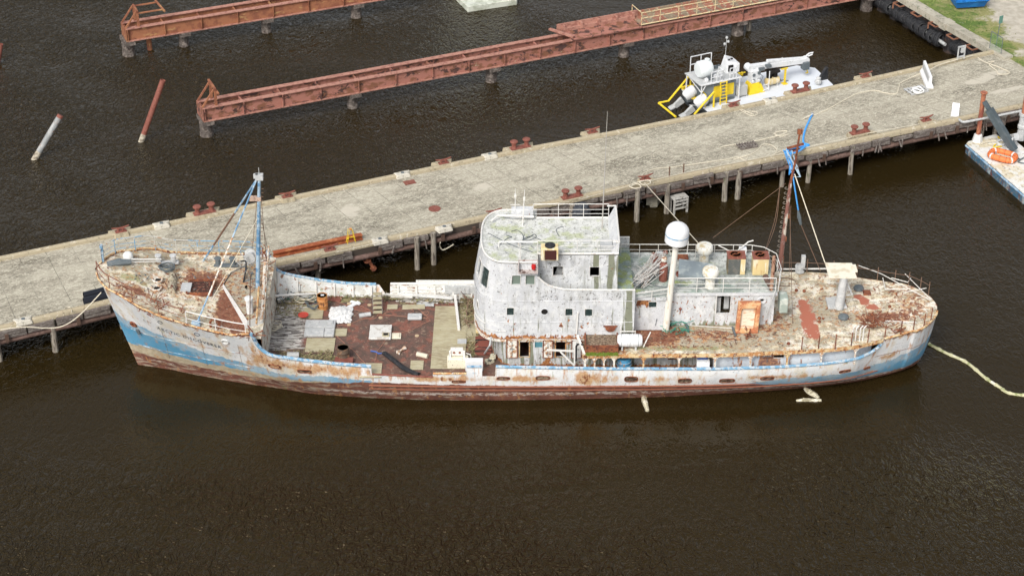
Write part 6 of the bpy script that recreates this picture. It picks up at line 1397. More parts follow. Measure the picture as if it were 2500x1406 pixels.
# ---- aft mast
ab=Bd(1903,655)+Vector((0,0,0)); am=Lt(1930,447,ab.y); at_=Lt(1953,322,ab.y-.0)
M_am=mat('flaking_mast',(.20,.09,.07),.9,[lay((.50,.45,.38),s=(3,3,1.2),th=.55,soft=.04),lay((.35,.5,.55),s=5,th=.66,soft=.03)],bump=.6)
m=MB(); m.tube([ab,ab.lerp(am,.5),am],[.16,.13,.10],8); mt2=m.build('aft_mast',M_am,ship,smooth=True)
m=MB(); m.tube([am,am.lerp(at_,.5)+Vector((.05,0,0)),at_],[.09,.07,.06],7); m.box(at_,(.3,.2,.3)); m.beam(am.lerp(at_,.68)+Vector((-.6,0,0)),am.lerp(at_,.68)+Vector((.4,0,.3)),.12,.12); m.build('topmast',M_rust,mt2)
m=MB()
for k in range(15):
    p_=ab.lerp(am,.14+.056*k); m.tube([p_,p_+Vector((-.26,0,.03)),p_+Vector((-.31,0,.10)),p_+Vector((-.26,0,.16)),p_+Vector((-.18,0,.16))],.014,5)
m.build('mast_step',mat('tarnished_step',(.27,.24,.21),.8),mt2)
for k in (.12,.35,.62): m=MB(); p_=ab.lerp(am,k); m.box(p_+Vector((.08,0,0)),(.22,.15,.3)); m.build('mast_bracket',M_rust,mt2)
ca_=am+Vector((-.1,0,.5)); cb=Lt(1954,432,ab.y); cc=Lt(1921,368,ab.y); cdn=Lt(1936,432,ab.y)
m=MB(); m.tube([cc,cdn,cb,cc],.045,5); m.tube([cc+Vector((.3,0,0)),cb],.04,5); m.tube([Lt(1935,400,ab.y),cb],.035,5); m.build('yard_frame',mat('pale_blue_yard',(.40,.52,.62),.6,[lay(RD,s=5,th=.58,soft=.05)]),mt2)
# blue lashings
t=thing('blue_lashing','blue rope lashing hanging from the head of the aft mast','rope',tuple(W(cc)))
m=MB()
for k in range(5):
    a=Vector((rg.uniform(-.2,.3),rg.uniform(-.1,.1),0)); b=cb-cc+Vector((-.55+rg.uniform(-.15,.2),0,rg.uniform(.1,.6))); m.tube([a,a.lerp(b,.5)+Vector((rg.uniform(-.1,.1),0,0)),b],.035,5)
m.tube([cdn-cc,Lt(1952,535,ab.y)-cc],.05,5); m.build('blue_strands',M_brope,t); m=MB(); m.tube([Lt(1948,512,ab.y)-cc,Lt(1951,530,ab.y)-cc,Lt(1955,548,ab.y)-cc],[.05,.13,.08],7); m.build('rope_end',M_dgrey,t)
for (x0,y0,x1,y1,zf,r_,mt_) in ((1940,425,2016,643,None,.035,M_rope),(1955,548,2003,662,'b',.025,M_wire),(1918,448,1738,612,'a',.016,M_wire),(1922,470,1908,652,'b',.012,M_wire),(1931,500,1926,700,'b',.012,M_wire),(1928,505,1935,790,'b',.016,M_wire)):
    a=Lt(x0,y0,ab.y); b=Bd(x1,y1) if zf=='b' else (Ar(x1,y1)+Vector((0,0,.9)) if zf=='a' else c[0]); wire([a,b],r_,mt_,'mast_stay')
a=Lt(1904,455,ab.y+.6); wire(smooth_path([a,Lt(1897,530,4.6),Lt(1885,575,4.2),Ar(1868,640)+Vector((0,0,.9))],5),.018); wire(smooth_path([a,Lt(1893,530,4.6),Lt(1880,575,4.2),Ar(1866,642)+Vector((0,0,.9))],5),.018)
# dock line to vent
a=G(1573,446,2.75); b=W(Ar(1700,600)+Vector((0,0,.9))); t=MB(); t.tube([Vector((0,0,0)),(W(Ar(1708,632)+Vector((0,0,.95)))-a)],.03,5); tag(t.build('mooring_line',M_rope,None,a),'taut white line from the pier cleat passing behind the radar dome','rope')
# ---- loose things on the well deck
def put(name,mesh,mt,px,py,label,cat,zf=Md,bev=0,smooth=False,group=None,dz=0): return tag(mesh.build(name,mt,None,W(zf(px,py)+Vector((0,0,dz))),bev=bev,smooth=smooth),label,cat,group)
def drum(px,py,lb,mt,h=.95,r=.33,top=None,name='oil_drum'):
    t=thing(name,lb,'drum',tuple(W(Md(px,py)))); m=MB(); m.lathe([(r,0),(r,h*.3),(r+.02,h*.33),(r,h*.36),(r,h*.63),(r+.02,h*.66),(r,h*.69),(r,h),(r-.03,h),(r-.03,h-.06)],(0,0,0),22); m.build('drum_shell',mt,t,smooth=True); m=MB(); m.lathe([(r-.03,h-.05),(.02,h-.05)],(0,0,0),20); m.build('drum_top',top or mt,t); return t
o=drum(788,752,'orange rusty steel drum standing on the well deck near the far bulwark',M_drum); m=MB(); m.box((0.02,.05,.93),(.2,.14,.02)); m.build('paper_label',M_clean,o)
drum(839,876,'dark open drum with pale contents behind the near bulwark',mat('dark_striped_drum',(.10,.07,.05),.7,[lay((.25,.14,.08),s=4,th=.55,soft=.05)]),.85,.36,M_cloth)
m=MB(); rt=random.Random(6); N_=15; P2=[]
for i in range(N_):
    row=[]
    for j in range(N_):
        x=(i/(N_-1)-.5)*1.5; y=(j/(N_-1)-.5)*2.0; rr_=math.hypot(x/.75,y/1.0); e=.06 if max(abs(x)/.75,abs(y)/1.0)>.98 else .08+.20*max(0,1-rr_)+rt.uniform(0,.09)
        k=1+rt.uniform(-.08,.08); row.append((x*k*(1-.1*abs(y)),y*k*(1-.15*abs(x)),e))
    P2.append(row)
m.rows(P2); put('tarpaulin',m,M_cloth,832,770,'crumpled white tarpaulin heap on the well deck','tarpaulin')
m=MB(); m.box((.8,0,.04),(.9,.25,.06),rz=.8); m.box((.9,.2,.06),(.7,.2,.06),rz=-.5); put('foam_scrap',m,M_clean,832,745,'white plastic scraps beside the crumpled tarpaulin','scrap')
def board(px,py,w,d,lb,mt=M_ply,rz=0,h=.04,name='plywood_sheet',cat='board',dz=0,group=None):
    m=MB(); m.box((0,0,h/2+.01),(w,d,h),rz=rz); return put(name,m,mt,px,py,lb,cat,bev=.008,dz=dz,group=group)
board(782,843,1.75,1.5,'square plywood sheet in front of the grey split hatch cover')
board(1098,823,2.05,6.9,'largest plywood sheet, spanning most of the deck beside the wheelhouse front',rz=-.01)
board(1018,892,.78,.95,'small square plywood board near the gap in the near bulwark')
board(831,812,.8,.8,'small plywood board just right of the grey split hatch cover')
board(760,762,1.5,1.6,'yellowish plywood sheet left of the white tarpaulin'); board(1010,750,1.4,.5,'narrow plywood strip below the far bulwark gap',rz=.04); board(958,750,.65,.5,'short plywood scrap left of the narrow strip'); board(1038,743,1.1,.5,'grey board lying against the far side debris',M_grey,.03)
board(905,905,1.3,1.5,'pale plywood panel tucked behind the near bulwark gap end'); board(1128,836,.55,.5,'grey slate-like square lying on the largest plywood sheet',M_grey,0,.03,'grey_tile','tile',dz=.06)
board(1145,810,.9,2.2,'plywood strip between the big sheet and the wheelhouse front')
board(817,730,.9,.6,'dark red steel sheet lying right of the orange drum',M_red,-.2,.05,'steel_sheet'); board(840,886,1.1,.55,'red steel hatch tray leaning behind the near blue rail',M_red,-.05,.25,'steel_tray','tray')
t=thing('split_hatch_cover','grey two-part hatch cover board lying on the well deck','hatch cover',tuple(W(Md(781,805)))); m=MB()
m.box((0,.42,.13),(1.85,.8,.16)); m.box((-.3,-.48,.12),(1.2,.82,.16)); m.box((.62,-.48,.12),(.6,.82,.16)); m.build('panel',M_grey,t,bev=.03); m=MB(); m.box((.55,.45,.25),(.45,.35,.06)); m.build('raised_patch',M_grey,t)
t=thing('pale_board','pale rounded hatch panel with a small dark square opening','hatch',tuple(W(Md(929,815)))); m=MB(); 
m.box((0,0,.12),(1.35,1.55,.14)); m.build('panel',mat('pale_grey_panel',(.58,.57,.54),.6,[lay((.40,.36,.32),s=3,th=.56,soft=.06)]),t,bev=.05); m=MB(); m.box((.35,-.42,.22),(.42,.40,.08)); m.build('raised_frame',M_ply,t,bev=.02); m=MB(); m.box((.35,-.42,.265),(.28,.24,.012)); m.build('opening',M_dark,t)
m=MB(); m.box((0,0,.06),(.58,.62,.08)); m.box((0,0,.12),(.4,.42,.06)); put('square_cover',m,mat('cream_lid',(.62,.58,.46),.7,bump=.1),968,822,'small square cream hatch lid right of the pale panel','hatch lid',bev=.04)
m=MB(); m.box((0,0,.12),(.9,.6,.2)); put('foam_float',m,M_grey,1013,777,'pale grey rounded slab left of the largest plywood sheet','float',bev=.08)
m=MB(); m.tube([(-.35,-.08,.12),(.35,.12,.12)],.14,10); put('roller',m,M_grey,891,773,'short pale roller lying right of the tarpaulin','roller',smooth=True)
m=MB(); m.tube([(-.3,.12,.13),(.35,-.15,.13)],.15,10); put('roller',m,mat('cream_roller',(.55,.50,.40),.7),1030,871,'cream cylinder lying near the gap in the near bulwark','roller',smooth=True)
m=MB(); m.tube([(-.2,-.25,.12),(-.05,-.05,.13),(.05,.08,.13),(.2,.28,.12)],[.15,.06,.06,.13],8); put('brown_jar',m,mat('tan_jar',(.45,.30,.2),.5,[lay((.7,.68,.62),s=3,th=.5,soft=.05)]),980,859,'tan and white spool lying right of the black hose','spool')
for (x,y) in ((852,742),(902,745),(929,776),(852,793),(1018,820),(782,788),(931,797)):
    v=Md(x,y); m=MB(); m.lathe([(.13,0),(.13,.04),(.02,.05)],v,14); m.build('deck_plug',mat('tan_plug',(.45,.34,.22),.8),ship)
m=MB(); m.lathe([(.3,.25),(.33,.3),(.31,.3),(.28,.26),(.02,.25)],(0,0,0),20); m.tube([(.1,0,0),(.1,0,.26)],.03,5); o=put('red_dish',m,mat('red_dish',(.45,.06,.04),.6),741,778,'red round dish on a short stand left of the tarpaulin','dish')
m=MB(); m.box((0,0,.15),(.6,.45,.28)); m.tube([(-.35,0,.2),(.35,0,.2)],.2,10); put('small_winch',m,M_grey,716,874,'small grey winch behind the near blue rail','winch')
t=thing('step_unit','small pale slatted step unit by the far bulwark gap','steps',tuple(W(Md(922,752))),R(4)); m=MB()
for k in range(5): m.box((0,.5-.3*k,.75-.15*k),(.55,.26,.05))
m.build('tread',M_ply,t); m=MB(); m.beam((-.28,.6,.75),(-.28,-.8,.05),.05,.12); m.beam((.28,.6,.75),(.28,-.8,.05),.05,.12); m.build('stringer',M_wood,t)
m=MB(); a=Md(643,757)+Vector((0,0,1.0)); b=Md(779,727)+Vector((0,0,.35)); m.tube([Vector(),b-a],.07,8); tag(m.build('white_pole',M_rail,None,W(a),smooth=True),'long white pole leaning across the forward well deck','pole')
a=Md(1111,733); b=Md(1121,809); m=MB(); m.beam((0,0,.35),(b-a)+Vector((0,0,.12)),.16,.2); o=tag(m.build('white_beam',M_rail,None,W(a)),'white square beam lying across the largest plywood sheet','beam')
a=Md(936,866); m=MB(); P_=smooth_path([Md(936,866)-a,Md(960,884)-a,Md(985,903)-a,Md(1010,915)-a,Md(1022,918)-a],5); P_=[q+Vector((0,0,.14)) for q in P_]; m.tube(P_,.12,8); m.tube([q+Vector((.1,.14,-.04)) for q in P_],.07,6); tag(m.build('black_hose',M_black,None,W(a),smooth=True),'thick black hose lying diagonally to the gap in the near bulwark','hose')
def drope(name,pts,r,mt,lb,cat='rope',zf=Md,k=5,dz=.04):
    P_=[zf(*q[:2])+Vector((0,0,dz+(q[2] if len(q)>2 else 0))) for q in pts]; o=P_[0].copy(); m=MB(); m.tube([v-o for v in smooth_path(P_,k)],r,5); return tag(m.build(name,mt,None,W(o),smooth=True),lb,cat)
drope('blue_strap',[(905,858),(918,860),(925,864),(938,862)],.05,mat('blue_strap',(.06,.12,.35),.8),'short blue strap at the upper end of the thick black hose','strap')
drope('cord',[(798,728),(840,744),(860,755),(900,763),(960,771),(1050,778)],.013,M_orope,'orange cord stretched from the orange drum to the big plywood sheet')
drope('cord',[(815,795),(850,793),(885,780),(915,778),(925,768),(940,765),(955,760)],.013,M_orope,'orange cord winding behind the pale hatch panel')
drope('cord',[(962,815),(1000,808),(1030,793),(1052,783)],.013,M_orope,'orange cord running from the cream lid to the big plywood sheet')
drope('cord',[(820,820),(845,842),(865,858),(880,876),(895,890)],.013,M_orope,'orange cord running diagonally down past the dark open drum')
drope('cord',[(943,829),(932,845),(921,860),(918,880)],.013,M_orope,'short orange cord hanging from the opening in the pale hatch panel')
drope('cord',[(862,740),(890,752),(910,762)],.012,M_orope,'thin orange cord near the far deck plugs')
drope('cord',[(996,768),(1010,762),(1005,757),(1020,755),(1040,770),(1047,762),(1030,765),(1045,775)],.013,M_orope,'tangled orange cord beside the pale grey slab')
drope('green_hose',[(702,733),(707,722),(722,715),(745,712),(762,720),(770,733),(768,738)],.06,M_net,'green hose arched over debris near the far bulwark','hose')
drope('green_hose',[(698,735),(700,716),(715,710),(735,716),(730,730),(712,735),(702,722),(720,712)],.035,M_net,'coiled green hose left of the orange drum','hose')
for i,(x,y,rx,ry,mt_,nm) in enumerate(((748,735,.8,.6,M_rope,'pale'),(765,750,.5,.6,M_dgrey,'dark'),(668,725,.7,.7,M_dgrey,'dark'),(672,805,.45,.4,M_rope,'pale'),(660,745,.5,.8,M_black,'black'))):
    o=coil(x,y,Md,rx,ry,3,.028,mt_,turns=4,h=.18)
M_str=mat('straw_debris',(.30,.24,.14),.95,[lay((.14,.12,.07),s=9,th=.5,soft=.05),lay((.20,.22,.08),s=5,th=.58,soft=.05)])
m=MB(); rs2=random.Random(14)
for (cx,cy,rx,ry,n) in ((860,722,60,7,260),(960,728,30,7,160),(1060,732,60,9,300),(1135,770,14,30,220),(1135,735,16,16,120),(700,752,40,25,240),(740,868,70,9,200),(665,700,12,25,160),(790,880,60,6,120),(1150,850,8,30,90)):
    for i in range(n):
        p_=Md(cx+rs2.uniform(-rx,rx),cy+rs2.uniform(-ry,ry)); a=rs2.uniform(0,6.28); l_=rs2.uniform(.08,.4); d=Vector((math.cos(a)*l_,math.sin(a)*l_,rs2.uniform(0,.12))); w=.02; p_.z+=rs2.uniform(.01,.12); q=Vector((-math.sin(a)*w,math.cos(a)*w,.01)); m.add([p_-q,p_+q,p_+d+q,p_+d-q],[(0,1,2,3)])
m.v=[tuple(W(q)) for q in m.v]; tag(m.build('dry_debris',M_str),'dry straw, leaves and splinters littering the well deck','debris',kind='stuff')
# broken planks of the rotted deck
m=MB()
for i in range(70):
    p_=Md(700+rs2.uniform(-28,30),800+rs2.uniform(-55,55)); l_=rs2.uniform(.4,1.4); m.box(p_+Vector((0,0,.03)),(l_,.09,.05),rz=rs2.uniform(-.06,.06))
for i in range(30):
    p_=Md(680+rs2.uniform(-30,30),755+rs2.uniform(-20,20)); m.box(p_+Vector((0,0,.04)),(rs2.uniform(.3,1.3),.1,.06),rz=rs2.uniform(-.3,.3))
for i in range(24):
    p_=Md(1060+rs2.uniform(-60,50),734+rs2.uniform(-6,6)); m.box(p_+Vector((0,0,.05)),(rs2.uniform(.5,1.8),.1,.08),rz=rs2.uniform(-.15,.05))
m.build('rotted_planking',mat('bleached_splintered_wood',(.36,.34,.31),.9,[lay((.60,.58,.55),s=(1.5,9,2),th=.53,soft=.05),lay((.05,.04,.035),s=(1.2,9,2),th=.56,soft=.05)],bump=.6),ship)
m=MB(); a=Md(975,727)+Vector((0,0,.3)); b=Md(1105,738)+Vector((0,0,.3)); m.beam(a,b,.16,.12); m.build('loose_pipe',M_white,ship)
# side locker rack along far bulwark (right part)
a=Vector((17.4,half(17.4,2.8)-.35,2.95)); m=MB(); m.beam((17.0,4.75,3.05),(21.2,4.72,3.05),.12,.10); 
for y,z in ((4.55,2.85),(4.50,2.6),(4.5,2.4)): m.beam((15.5,y,z),(18.6,y,z),.10,.06)
m.build('far_side_rail',M_rail,ship); m=MB(); m.box((19.8,4.5,2.6),(2.0,.25,.55)); m.box((19.4,4.36,2.7),(.35,.06,.25)); m.box((20.3,4.36,2.55),(.15,.06,.4)); m.box((20.0,4.36,2.55),(.15,.06,.4)); m.build('cable_locker',M_grey,ship,bev=.02); m=MB(); m.box((21.0,4.35,2.7),(.45,.4,.9)); m.build('white_post_box',M_white,ship,bev=.03)
# cream fairlead roller on the near side
v=Md(1118,895); m=MB(); m.box(v+Vector((0,0,.35)),(1.25,.5,.7)); fl=m.build('fairlead_box',mat('cream_speckled',(.70,.66,.52),.6,[lay((.06,.05,.04),s=8,th=.62,soft=.02)]),ship,bev=.05); m=MB(); m.box(v+Vector((-.05,.15,1.0)),(.75,.25,.45)); m.beam(v+Vector((-.45,-.05,.6)),v+Vector((-.45,0,1.15)),.12,.1); m.beam(v+Vector((.38,-.05,.6)),v+Vector((.38,0,1.15)),.12,.1)
m.tube([v+Vector((.5,.1,.9)),v+Vector((.75,.1,.8)),v+Vector((.8,.1,.5))],.04,5); m.build('roller_frame',M_rail,fl,bev=.02); m=MB()
for x in (-.22,.12): m.lathe([(.07,0),(.07,.02),(.02,.02)],v+Vector((x,.02,1.0)),10,M=Matrix.Rotation(R(90),3,'X'))
m.build('bolt',M_rust,fl)
v=Md(1158,905); m=MB(); m.box(v+Vector((0,0,.45)),(1.05,.35,.75)); m.build('white_locker',M_clean,ship,bev=.03)
v=Md(1195,886); m=MB(); m.box((0,0,.15),(.5,.3,.28),rz=.7); m.box((.2,.2,.35),(.3,.25,.25),rz=.2); put('scrap_box',m,mat('cream_scrap',(.55,.52,.40),.7,[lay((.05,.05,.05),s=6,th=.55,soft=.03)]),1195,886,'broken cream box beside the lower house corner','box')
m=MB(); P_=[Lt(1199,822,-3.4),Lt(1196,843,-3.6),Md(1183,868)+Vector((0,0,.15))]; m.tube(P_,.06,6); m.build('bent_pipe',M_grey,ship,smooth=True)
m=MB(); a=Md(1170,730); m.box(a+Vector((0.1,-.6,.1)),(.7,3.0,.15)); m.build('rusty_gangway',M_rust,ship)
board(1180,845,1.0,2.0,'dark red steel plate with black tears beside the lower house',mat('torn_red_plate',(.22,.07,.05),.8,[lay((.02,.02,.02),s=(.9,6,1),th=.56,soft=.03)]),0,.05,'steel_plate','plate')
v=Md(1166,812); m=MB(); m.lathe([(.11,0),(.11,.35),(.13,.38),(.13,.45),(.05,.46)],v,12); m.build('vent_stub',M_cream,ship)
# blue drum in the promenade
t=thing('blue_drum','blue plastic crate-like drum in the weedy side passage of the ship','drum',tuple(W(Vector((Lt(1524,880,-3.9).x,-3.8,1.95))))); m=MB(); m.lathe([(.33,0),(.40,.1),(.42,.5),(.40,.95),(.33,1.05)],(0,0,0),14); m.build('shell',mat('blue_plastic',(.05,.22,.38),.5,[lay((.3,.17,.1),s=4,th=.6,soft=.05)]),t,smooth=True); m=MB()
for z in (.3,.6,.85): m.tube([(.43*math.cos(a*.5),.43*math.sin(a*.5),z) for a in range(13)],.025,5,closed=True)
m.build('hoop',M_bluerail,t)
# ================================================================ WHITE WORKBOAT
M_wbp=mat('workboat_white',(.66,.67,.68),.45,[lay((.55,.56,.56),s=3,th=.56,soft=.07,a=.6),lay((.2,.18,.15),s=(6,6,2),th=.66,soft=.03,a=.6)])
A_=G(1735,268,.9); B_=G(2030,208,.9)
wl=G(1700,283,.9); ax=(G(2005,210,.9)-G(1745,268,.9)); rz=math.atan2(ax.y,ax.x)
boat=thing('workboat','white flat-decked workboat with crane and twin outboards beyond the pier','boat',(wl.x,wl.y,0),rz)
BI=(Matrix.Translation((wl.x,wl.y,0))@Matrix.Rotation(rz,4,'Z')).inverted()
def bp_(px,py,z=.9): return BI@G(px,py,z)
v1=bp_(1735,262); v2=bp_(2032,205); v3=bp_(1985,178); v4=bp_(1665,222)
hullp=[(q.x,q.y) for q in (bp_(1742,284),bp_(2040,222),bp_(2033,206),bp_(1990,166),bp_(1945,160),bp_(1664,219))]
wB=v4.y-v1.y
m=MB(); m.prism(hullp,-.3,.82); m.build('hull',mat('workboat_hull',(.05,.055,.06),.6),boat,bev=.04); m=MB(); m.prism([(a,b) for a,b in hullp],.824,.90); m.build('deck',mat('white_deck_coating',(.62,.65,.69),.6,[lay((.66,.69,.74),s=.9,th=.55,soft=.1,a=.6),lay((.5,.52,.55),s=6,th=.66,soft=.04,a=.5)]),boat,bev=.02)
# engine cabinet with platform
c=bp_(1762,245); X0,X1=bp_(1722,270).x+.4,bp_(1796,240).x; yc=v1.y+1.4
M_bm=mat('cabinet_grey',(.22,.25,.27),.5)
m=MB(); m.box(((X0+X1)/2,yc,1.65),(X1-X0,1.6,1.5)); cb_=m.build('generator_cabinet',M_bm,boat,bev=.03); m=MB(); w=(X1-X0)
m.box((X0+w*.42,yc-.81,1.75),(w*.27,.04,.95)); m.box((X0+w*.80,yc-.81,1.75),(w*.27,.04,.95)); m.build('yellow_door',M_yellow,cb_,bev=.01)
m=MB(); m.box((X0-.02,yc,1.6),(.04,1.2,1.2)); 
for k in range(8): m.box((X0-.05,yc,1.1+.14*k),(.04,1.2,.03))
m.build('louvre',M_dgrey,cb_); m=MB(); m.box(((X0+X1)/2,yc-.5,.98),(w*.9,.9,.15)); m.build('skid',M_dgrey,cb_)
# canopy platform
m=MB(); zc=2.75; m.box(((X0+X1)/2-.2,yc,zc),(w+.9,2.4,.06)); pf=m.build('canopy_platform',M_grey,boat)
m=MB()
for x in (X0-.5,X1+.1):
    for y in (yc-1.15,yc+1.1): m.beam((x,y,.9),(x,y,zc),.07,.07)
m.beam((X0-.5,yc-1.15,2.1),(X0-.1,yc-1.15,zc),.05,.05); m.beam((X0-.6,yc-1.18,zc),(X1+.2,yc-1.18,zc),.08,.1); m.beam((X0-.55,yc-1.15,2.2),(X0-.55,yc+1.0,zc),.05,.05); m.build('canopy_post',M_clean,boat)
m=MB()
def rl(p,q,h=.9):
    p=Vector(p);q=Vector(q); u=Vector((0,0,1))
    for z in (h,h*.5): m.beam(p+u*z,q+u*z,.05,.05)
    for f in (0,.5,1): m.beam(p.lerp(q,f),p.lerp(q,f)+u*h,.05,.05)
rl((X0+.3,yc-1.15,zc),(X0+1.3,yc-1.15,zc)); rl((X0+1.3,yc-1.15,zc),(X0+1.3,yc-.5,zc)); rl((X1-.8,yc-1.15,zc),(X1-.2,yc-1.15,zc)); rl((X0-.2,yc+1.15,zc),(X0+1.6,yc+1.15,zc),1.3); m.build('platform_railing',M_clean,boat)
m=MB(); m.lathe([(.1,-.62),(.55,-.58),(.65,-.45),(.66,.35),(.55,.5),(.1,.55)],(X0+.35,yc-.0,zc+.72),20,M=Matrix.Rotation(R(90),3,'Y')@Matrix.Diagonal((1,1,1))); m.lathe([(.2,0),(.2,.1)],(X0+.55,yc,zc+1.38),12); m.build('water_tank',mat('translucent_tank',(.66,.70,.70),.5),boat,smooth=True)
X1_=X1; X1=X1+.65
m=MB(); m.add([(X1-1.2,yc-.3,zc),(X1-.1,yc-.3,zc),(X1-.1,yc+.8,zc),(X1-1.2,yc+.8,zc),(X1-1.1,yc-.1,zc+.95),(X1-.1,yc-.3,zc+.7),(X1-.1,yc+.8,zc+.75),(X1-.9,yc+.7,zc+1.15)],[(3,2,1,0),(4,5,6,7),(0,1,5,4),(1,2,6,5),(2,3,7,6),(3,0,4,7)]); cn=m.build('control_cabin',M_wbp,boat,bev=.03)
m=MB(); m.box((X1-.9,yc-.33,zc+.45),(.4,.06,.5)); 
for dx,dz in ((.2,.2),(.45,.35),(.5,.0)): m.box((X1-1.05+dx,yc+.0+dx*.3,zc+.97+dz*.1),(.14,.1,.08))
m.build('instrument',M_dark,cn)
m=MB(); m.tube([(X1-.7,yc+.9,zc),(X1-.65,yc+.9,zc+2.4)],.025,5); 
for z,x in ((2.35,0),(2.0,.15),(1.85,-.15)): m.lathe([(.09,0),(.11,.08),(.08,.16)],(X1-.65+x,yc+.9,zc+z),8)
m.build('light_mast',M_grey,boat); X1=X1_
# ladder, yellow frames, rails
m=MB()
for x in (X0+w*.40,X0+w*.40+.55): m.beam((x,yc-1.35,.9),(x,yc-1.22,zc),.07,.07)
for k in range(7): m.beam((X0+w*.40,yc-1.33+.02*k,1.1+.26*k),(X0+w*.40+.55,yc-1.33+.02*k,1.1+.26*k),.06,.05)
m.build('ladder',M_yellow,boat)
ya,yb=bp_(1612,252,.8),bp_(1650,285,.8)
m=MB(); pA=bp_(1683,182,2.5); pB=bp_(1744,225,2.5)
base_far=bp_(1685,218,.9); base_near=bp_(1742,262,.9)
m.tube([base_far,Vector((base_far.x,base_far.y,2.2))],.08,7); m.tube([Vector((base_far.x,base_far.y,2.2)),bp_(1632,247,1.0),bp_(1608,252,.9)],.08,7); m.tube([bp_(1608,252,.9),bp_(1650,286,.9)],.08,7); m.tube([base_near,Vector((base_near.x,base_near.y,2.2))],.08,7); m.tube([Vector((base_near.x,base_near.y,2.2)),bp_(1695,280,.9)],.08,7); m.build('stern_guard',M_yellow,boat,smooth=True)
m=MB(); a=bp_(1702,240); b=bp_(1722,262); u=Vector((0,0,1))
for z in (.5,1.0): m.tube([a+u*z,b+u*z],.035,5)
for f in (0,.5,1): m.tube([a.lerp(b,f),a.lerp(b,f)+u],.035,5)
m.build('hand_rail',M_yellow,boat)
# outboards
def outboard(px,py):
    c=bp_(px,py,1.2); c=c+Vector((.55,0,.15)); M=Matrix.Rotation(R(-4),3,'Z')@Matrix.Rotation(R(56),3,'Y')
    def tb(pts): return [c+M@Vector(p_) for p_ in pts]
    m=MB(); prof=[(.28,.55,-.35),(.62,.9,-.10),(.66,.95,.35),(.5,.7,.75),(.15,.25,.9)]
    rows=[]
    for (a,b,z) in [(.34,.24,-.48),(.46,.33,-.35),(.50,.37,0),(.48,.35,.35),(.40,.29,.52),(.12,.10,.60)]:
        rows.append([c+M@Vector((a*math.cos(k*.4488),b*math.sin(k*.4488),z)) for k in range(14)])
    m.rows([r+[r[0]] for r in rows]); m.f.append(tuple(len(m.v)-15+k for k in range(14))); o=m.build('outboard_motor',M_wbp,boat,smooth=True)
    m=MB(); m.add(tb([(-.15,-.1,-1.5),(.25,-.1,-1.5),(.25,.1,-1.5),(-.15,.1,-1.5),(-.25,-.12,-.7),(.3,-.12,-.7),(.3,.12,-.7),(-.25,.12,-.7)]),[(3,2,1,0),(4,5,6,7),(0,1,5,4),(1,2,6,5),(2,3,7,6),(3,0,4,7)]); m.beam(c+M@Vector((0,0,-1.5)),c+M@Vector((-.1,0,-1.95)),.5,.12); m.build('lower_unit',M_grey,o,bev=.02)
    m=MB(); m.beam(c+M@Vector((.25,0,-.5)),c+Vector((.7,.05,-.5)),.4,.3); m.build('bracket',M_dgrey,o)
    m=MB(); m.beam(c+M@Vector((.49,0,.1)),c+M@Vector((.44,0,.5)),.12,.02); m.build('stripe',M_dgrey,o)
outboard(1668,236); outboard(1695,256)
# steel box, crane, compressor etc.
v=bp_(1812,238); m=MB(); m.box((v.x,v.y+.3,1.45),(.8,.7,.8)); m.build('steel_locker',mat('stainless',(.45,.45,.43),.4),boat,bev=.02); m=MB()
for dx in (-.35,.35): 
    for dy in (0,.6): m.beam((v.x+dx,v.y+dy,.9),(v.x+dx,v.y+dy,1.1),.06,.06)
m.build('locker_leg',M_grey,boat)
k_=bp_(1843,228); cx_,cy_=k_.x+.1,k_.y+.45
m=MB(); m.add([(cx_-.7,cy_-.6,.9),(cx_+.7,cy_-.6,.9),(cx_+.7,cy_+.6,.9),(cx_-.7,cy_+.6,.9),(cx_-.4,cy_-.35,1.7),(cx_+.4,cy_-.35,1.7),(cx_+.4,cy_+.35,1.7),(cx_-.4,cy_+.35,1.7)],[(3,2,1,0),(4,5,6,7),(0,1,5,4),(1,2,6,5),(2,3,7,6),(3,0,4,7)]); m.build('crane_base',M_yellow,boat)
m=MB(); m.box((cx_,cy_,2.15),(.75,.65,1.1)); m.cyl((cx_-.3,cy_-.36,1.9),(cx_-.3,cy_-.42,1.9),.14); m.cyl((cx_+.2,cy_-.36,1.9),(cx_+.2,cy_-.42,1.9),.14); kr=m.build('crane_column',M_wbp,boat,bev=.03)
m=MB()
for dx,dz in ((-.25,1.95),(.22,1.95),(-.25,2.4),(.2,2.5)): m.cyl((cx_+dx,cy_-.36,dz),(cx_+dx,cy_-.40,dz),.13)
m.box((cx_+.45,cy_-.3,2.75),(.45,.2,.22)); m.box((cx_+1.1,cy_-.2,2.85),(.4,.3,.2)); m.tube([(cx_+.1,cy_-.35,2.6),(cx_+.5,cy_-.5,2.2),(cx_+.3,cy_-.4,1.6)],.03,5); m.build('hydraulics',M_dgrey,kr)
t1=bp_(1998,150,3.0); 
m=MB(); bx0=Vector((cx_-.35,cy_+.25,2.80)); bx1=Vector((cx_+4.6,cy_+.35,2.35)); m.beam(bx0,bx1,.4,.42); m.beam(bx0+Vector((1.6,0,.22)),bx1+Vector((.2,0,.16)),.28,.2); m.cyl(bx0+Vector((0,-.3,0)),bx0+Vector((0,.3,0)),.30,n=14); m.add([bx0.lerp(bx1,.6)+Vector((-.35,0,.25)),bx0.lerp(bx1,.6)+Vector((.35,0,.25)),bx0.lerp(bx1,.6)+Vector((0,0,.5))],[(0,1,2)]); m.build('crane_boom',M_wbp,kr,bev=.03)
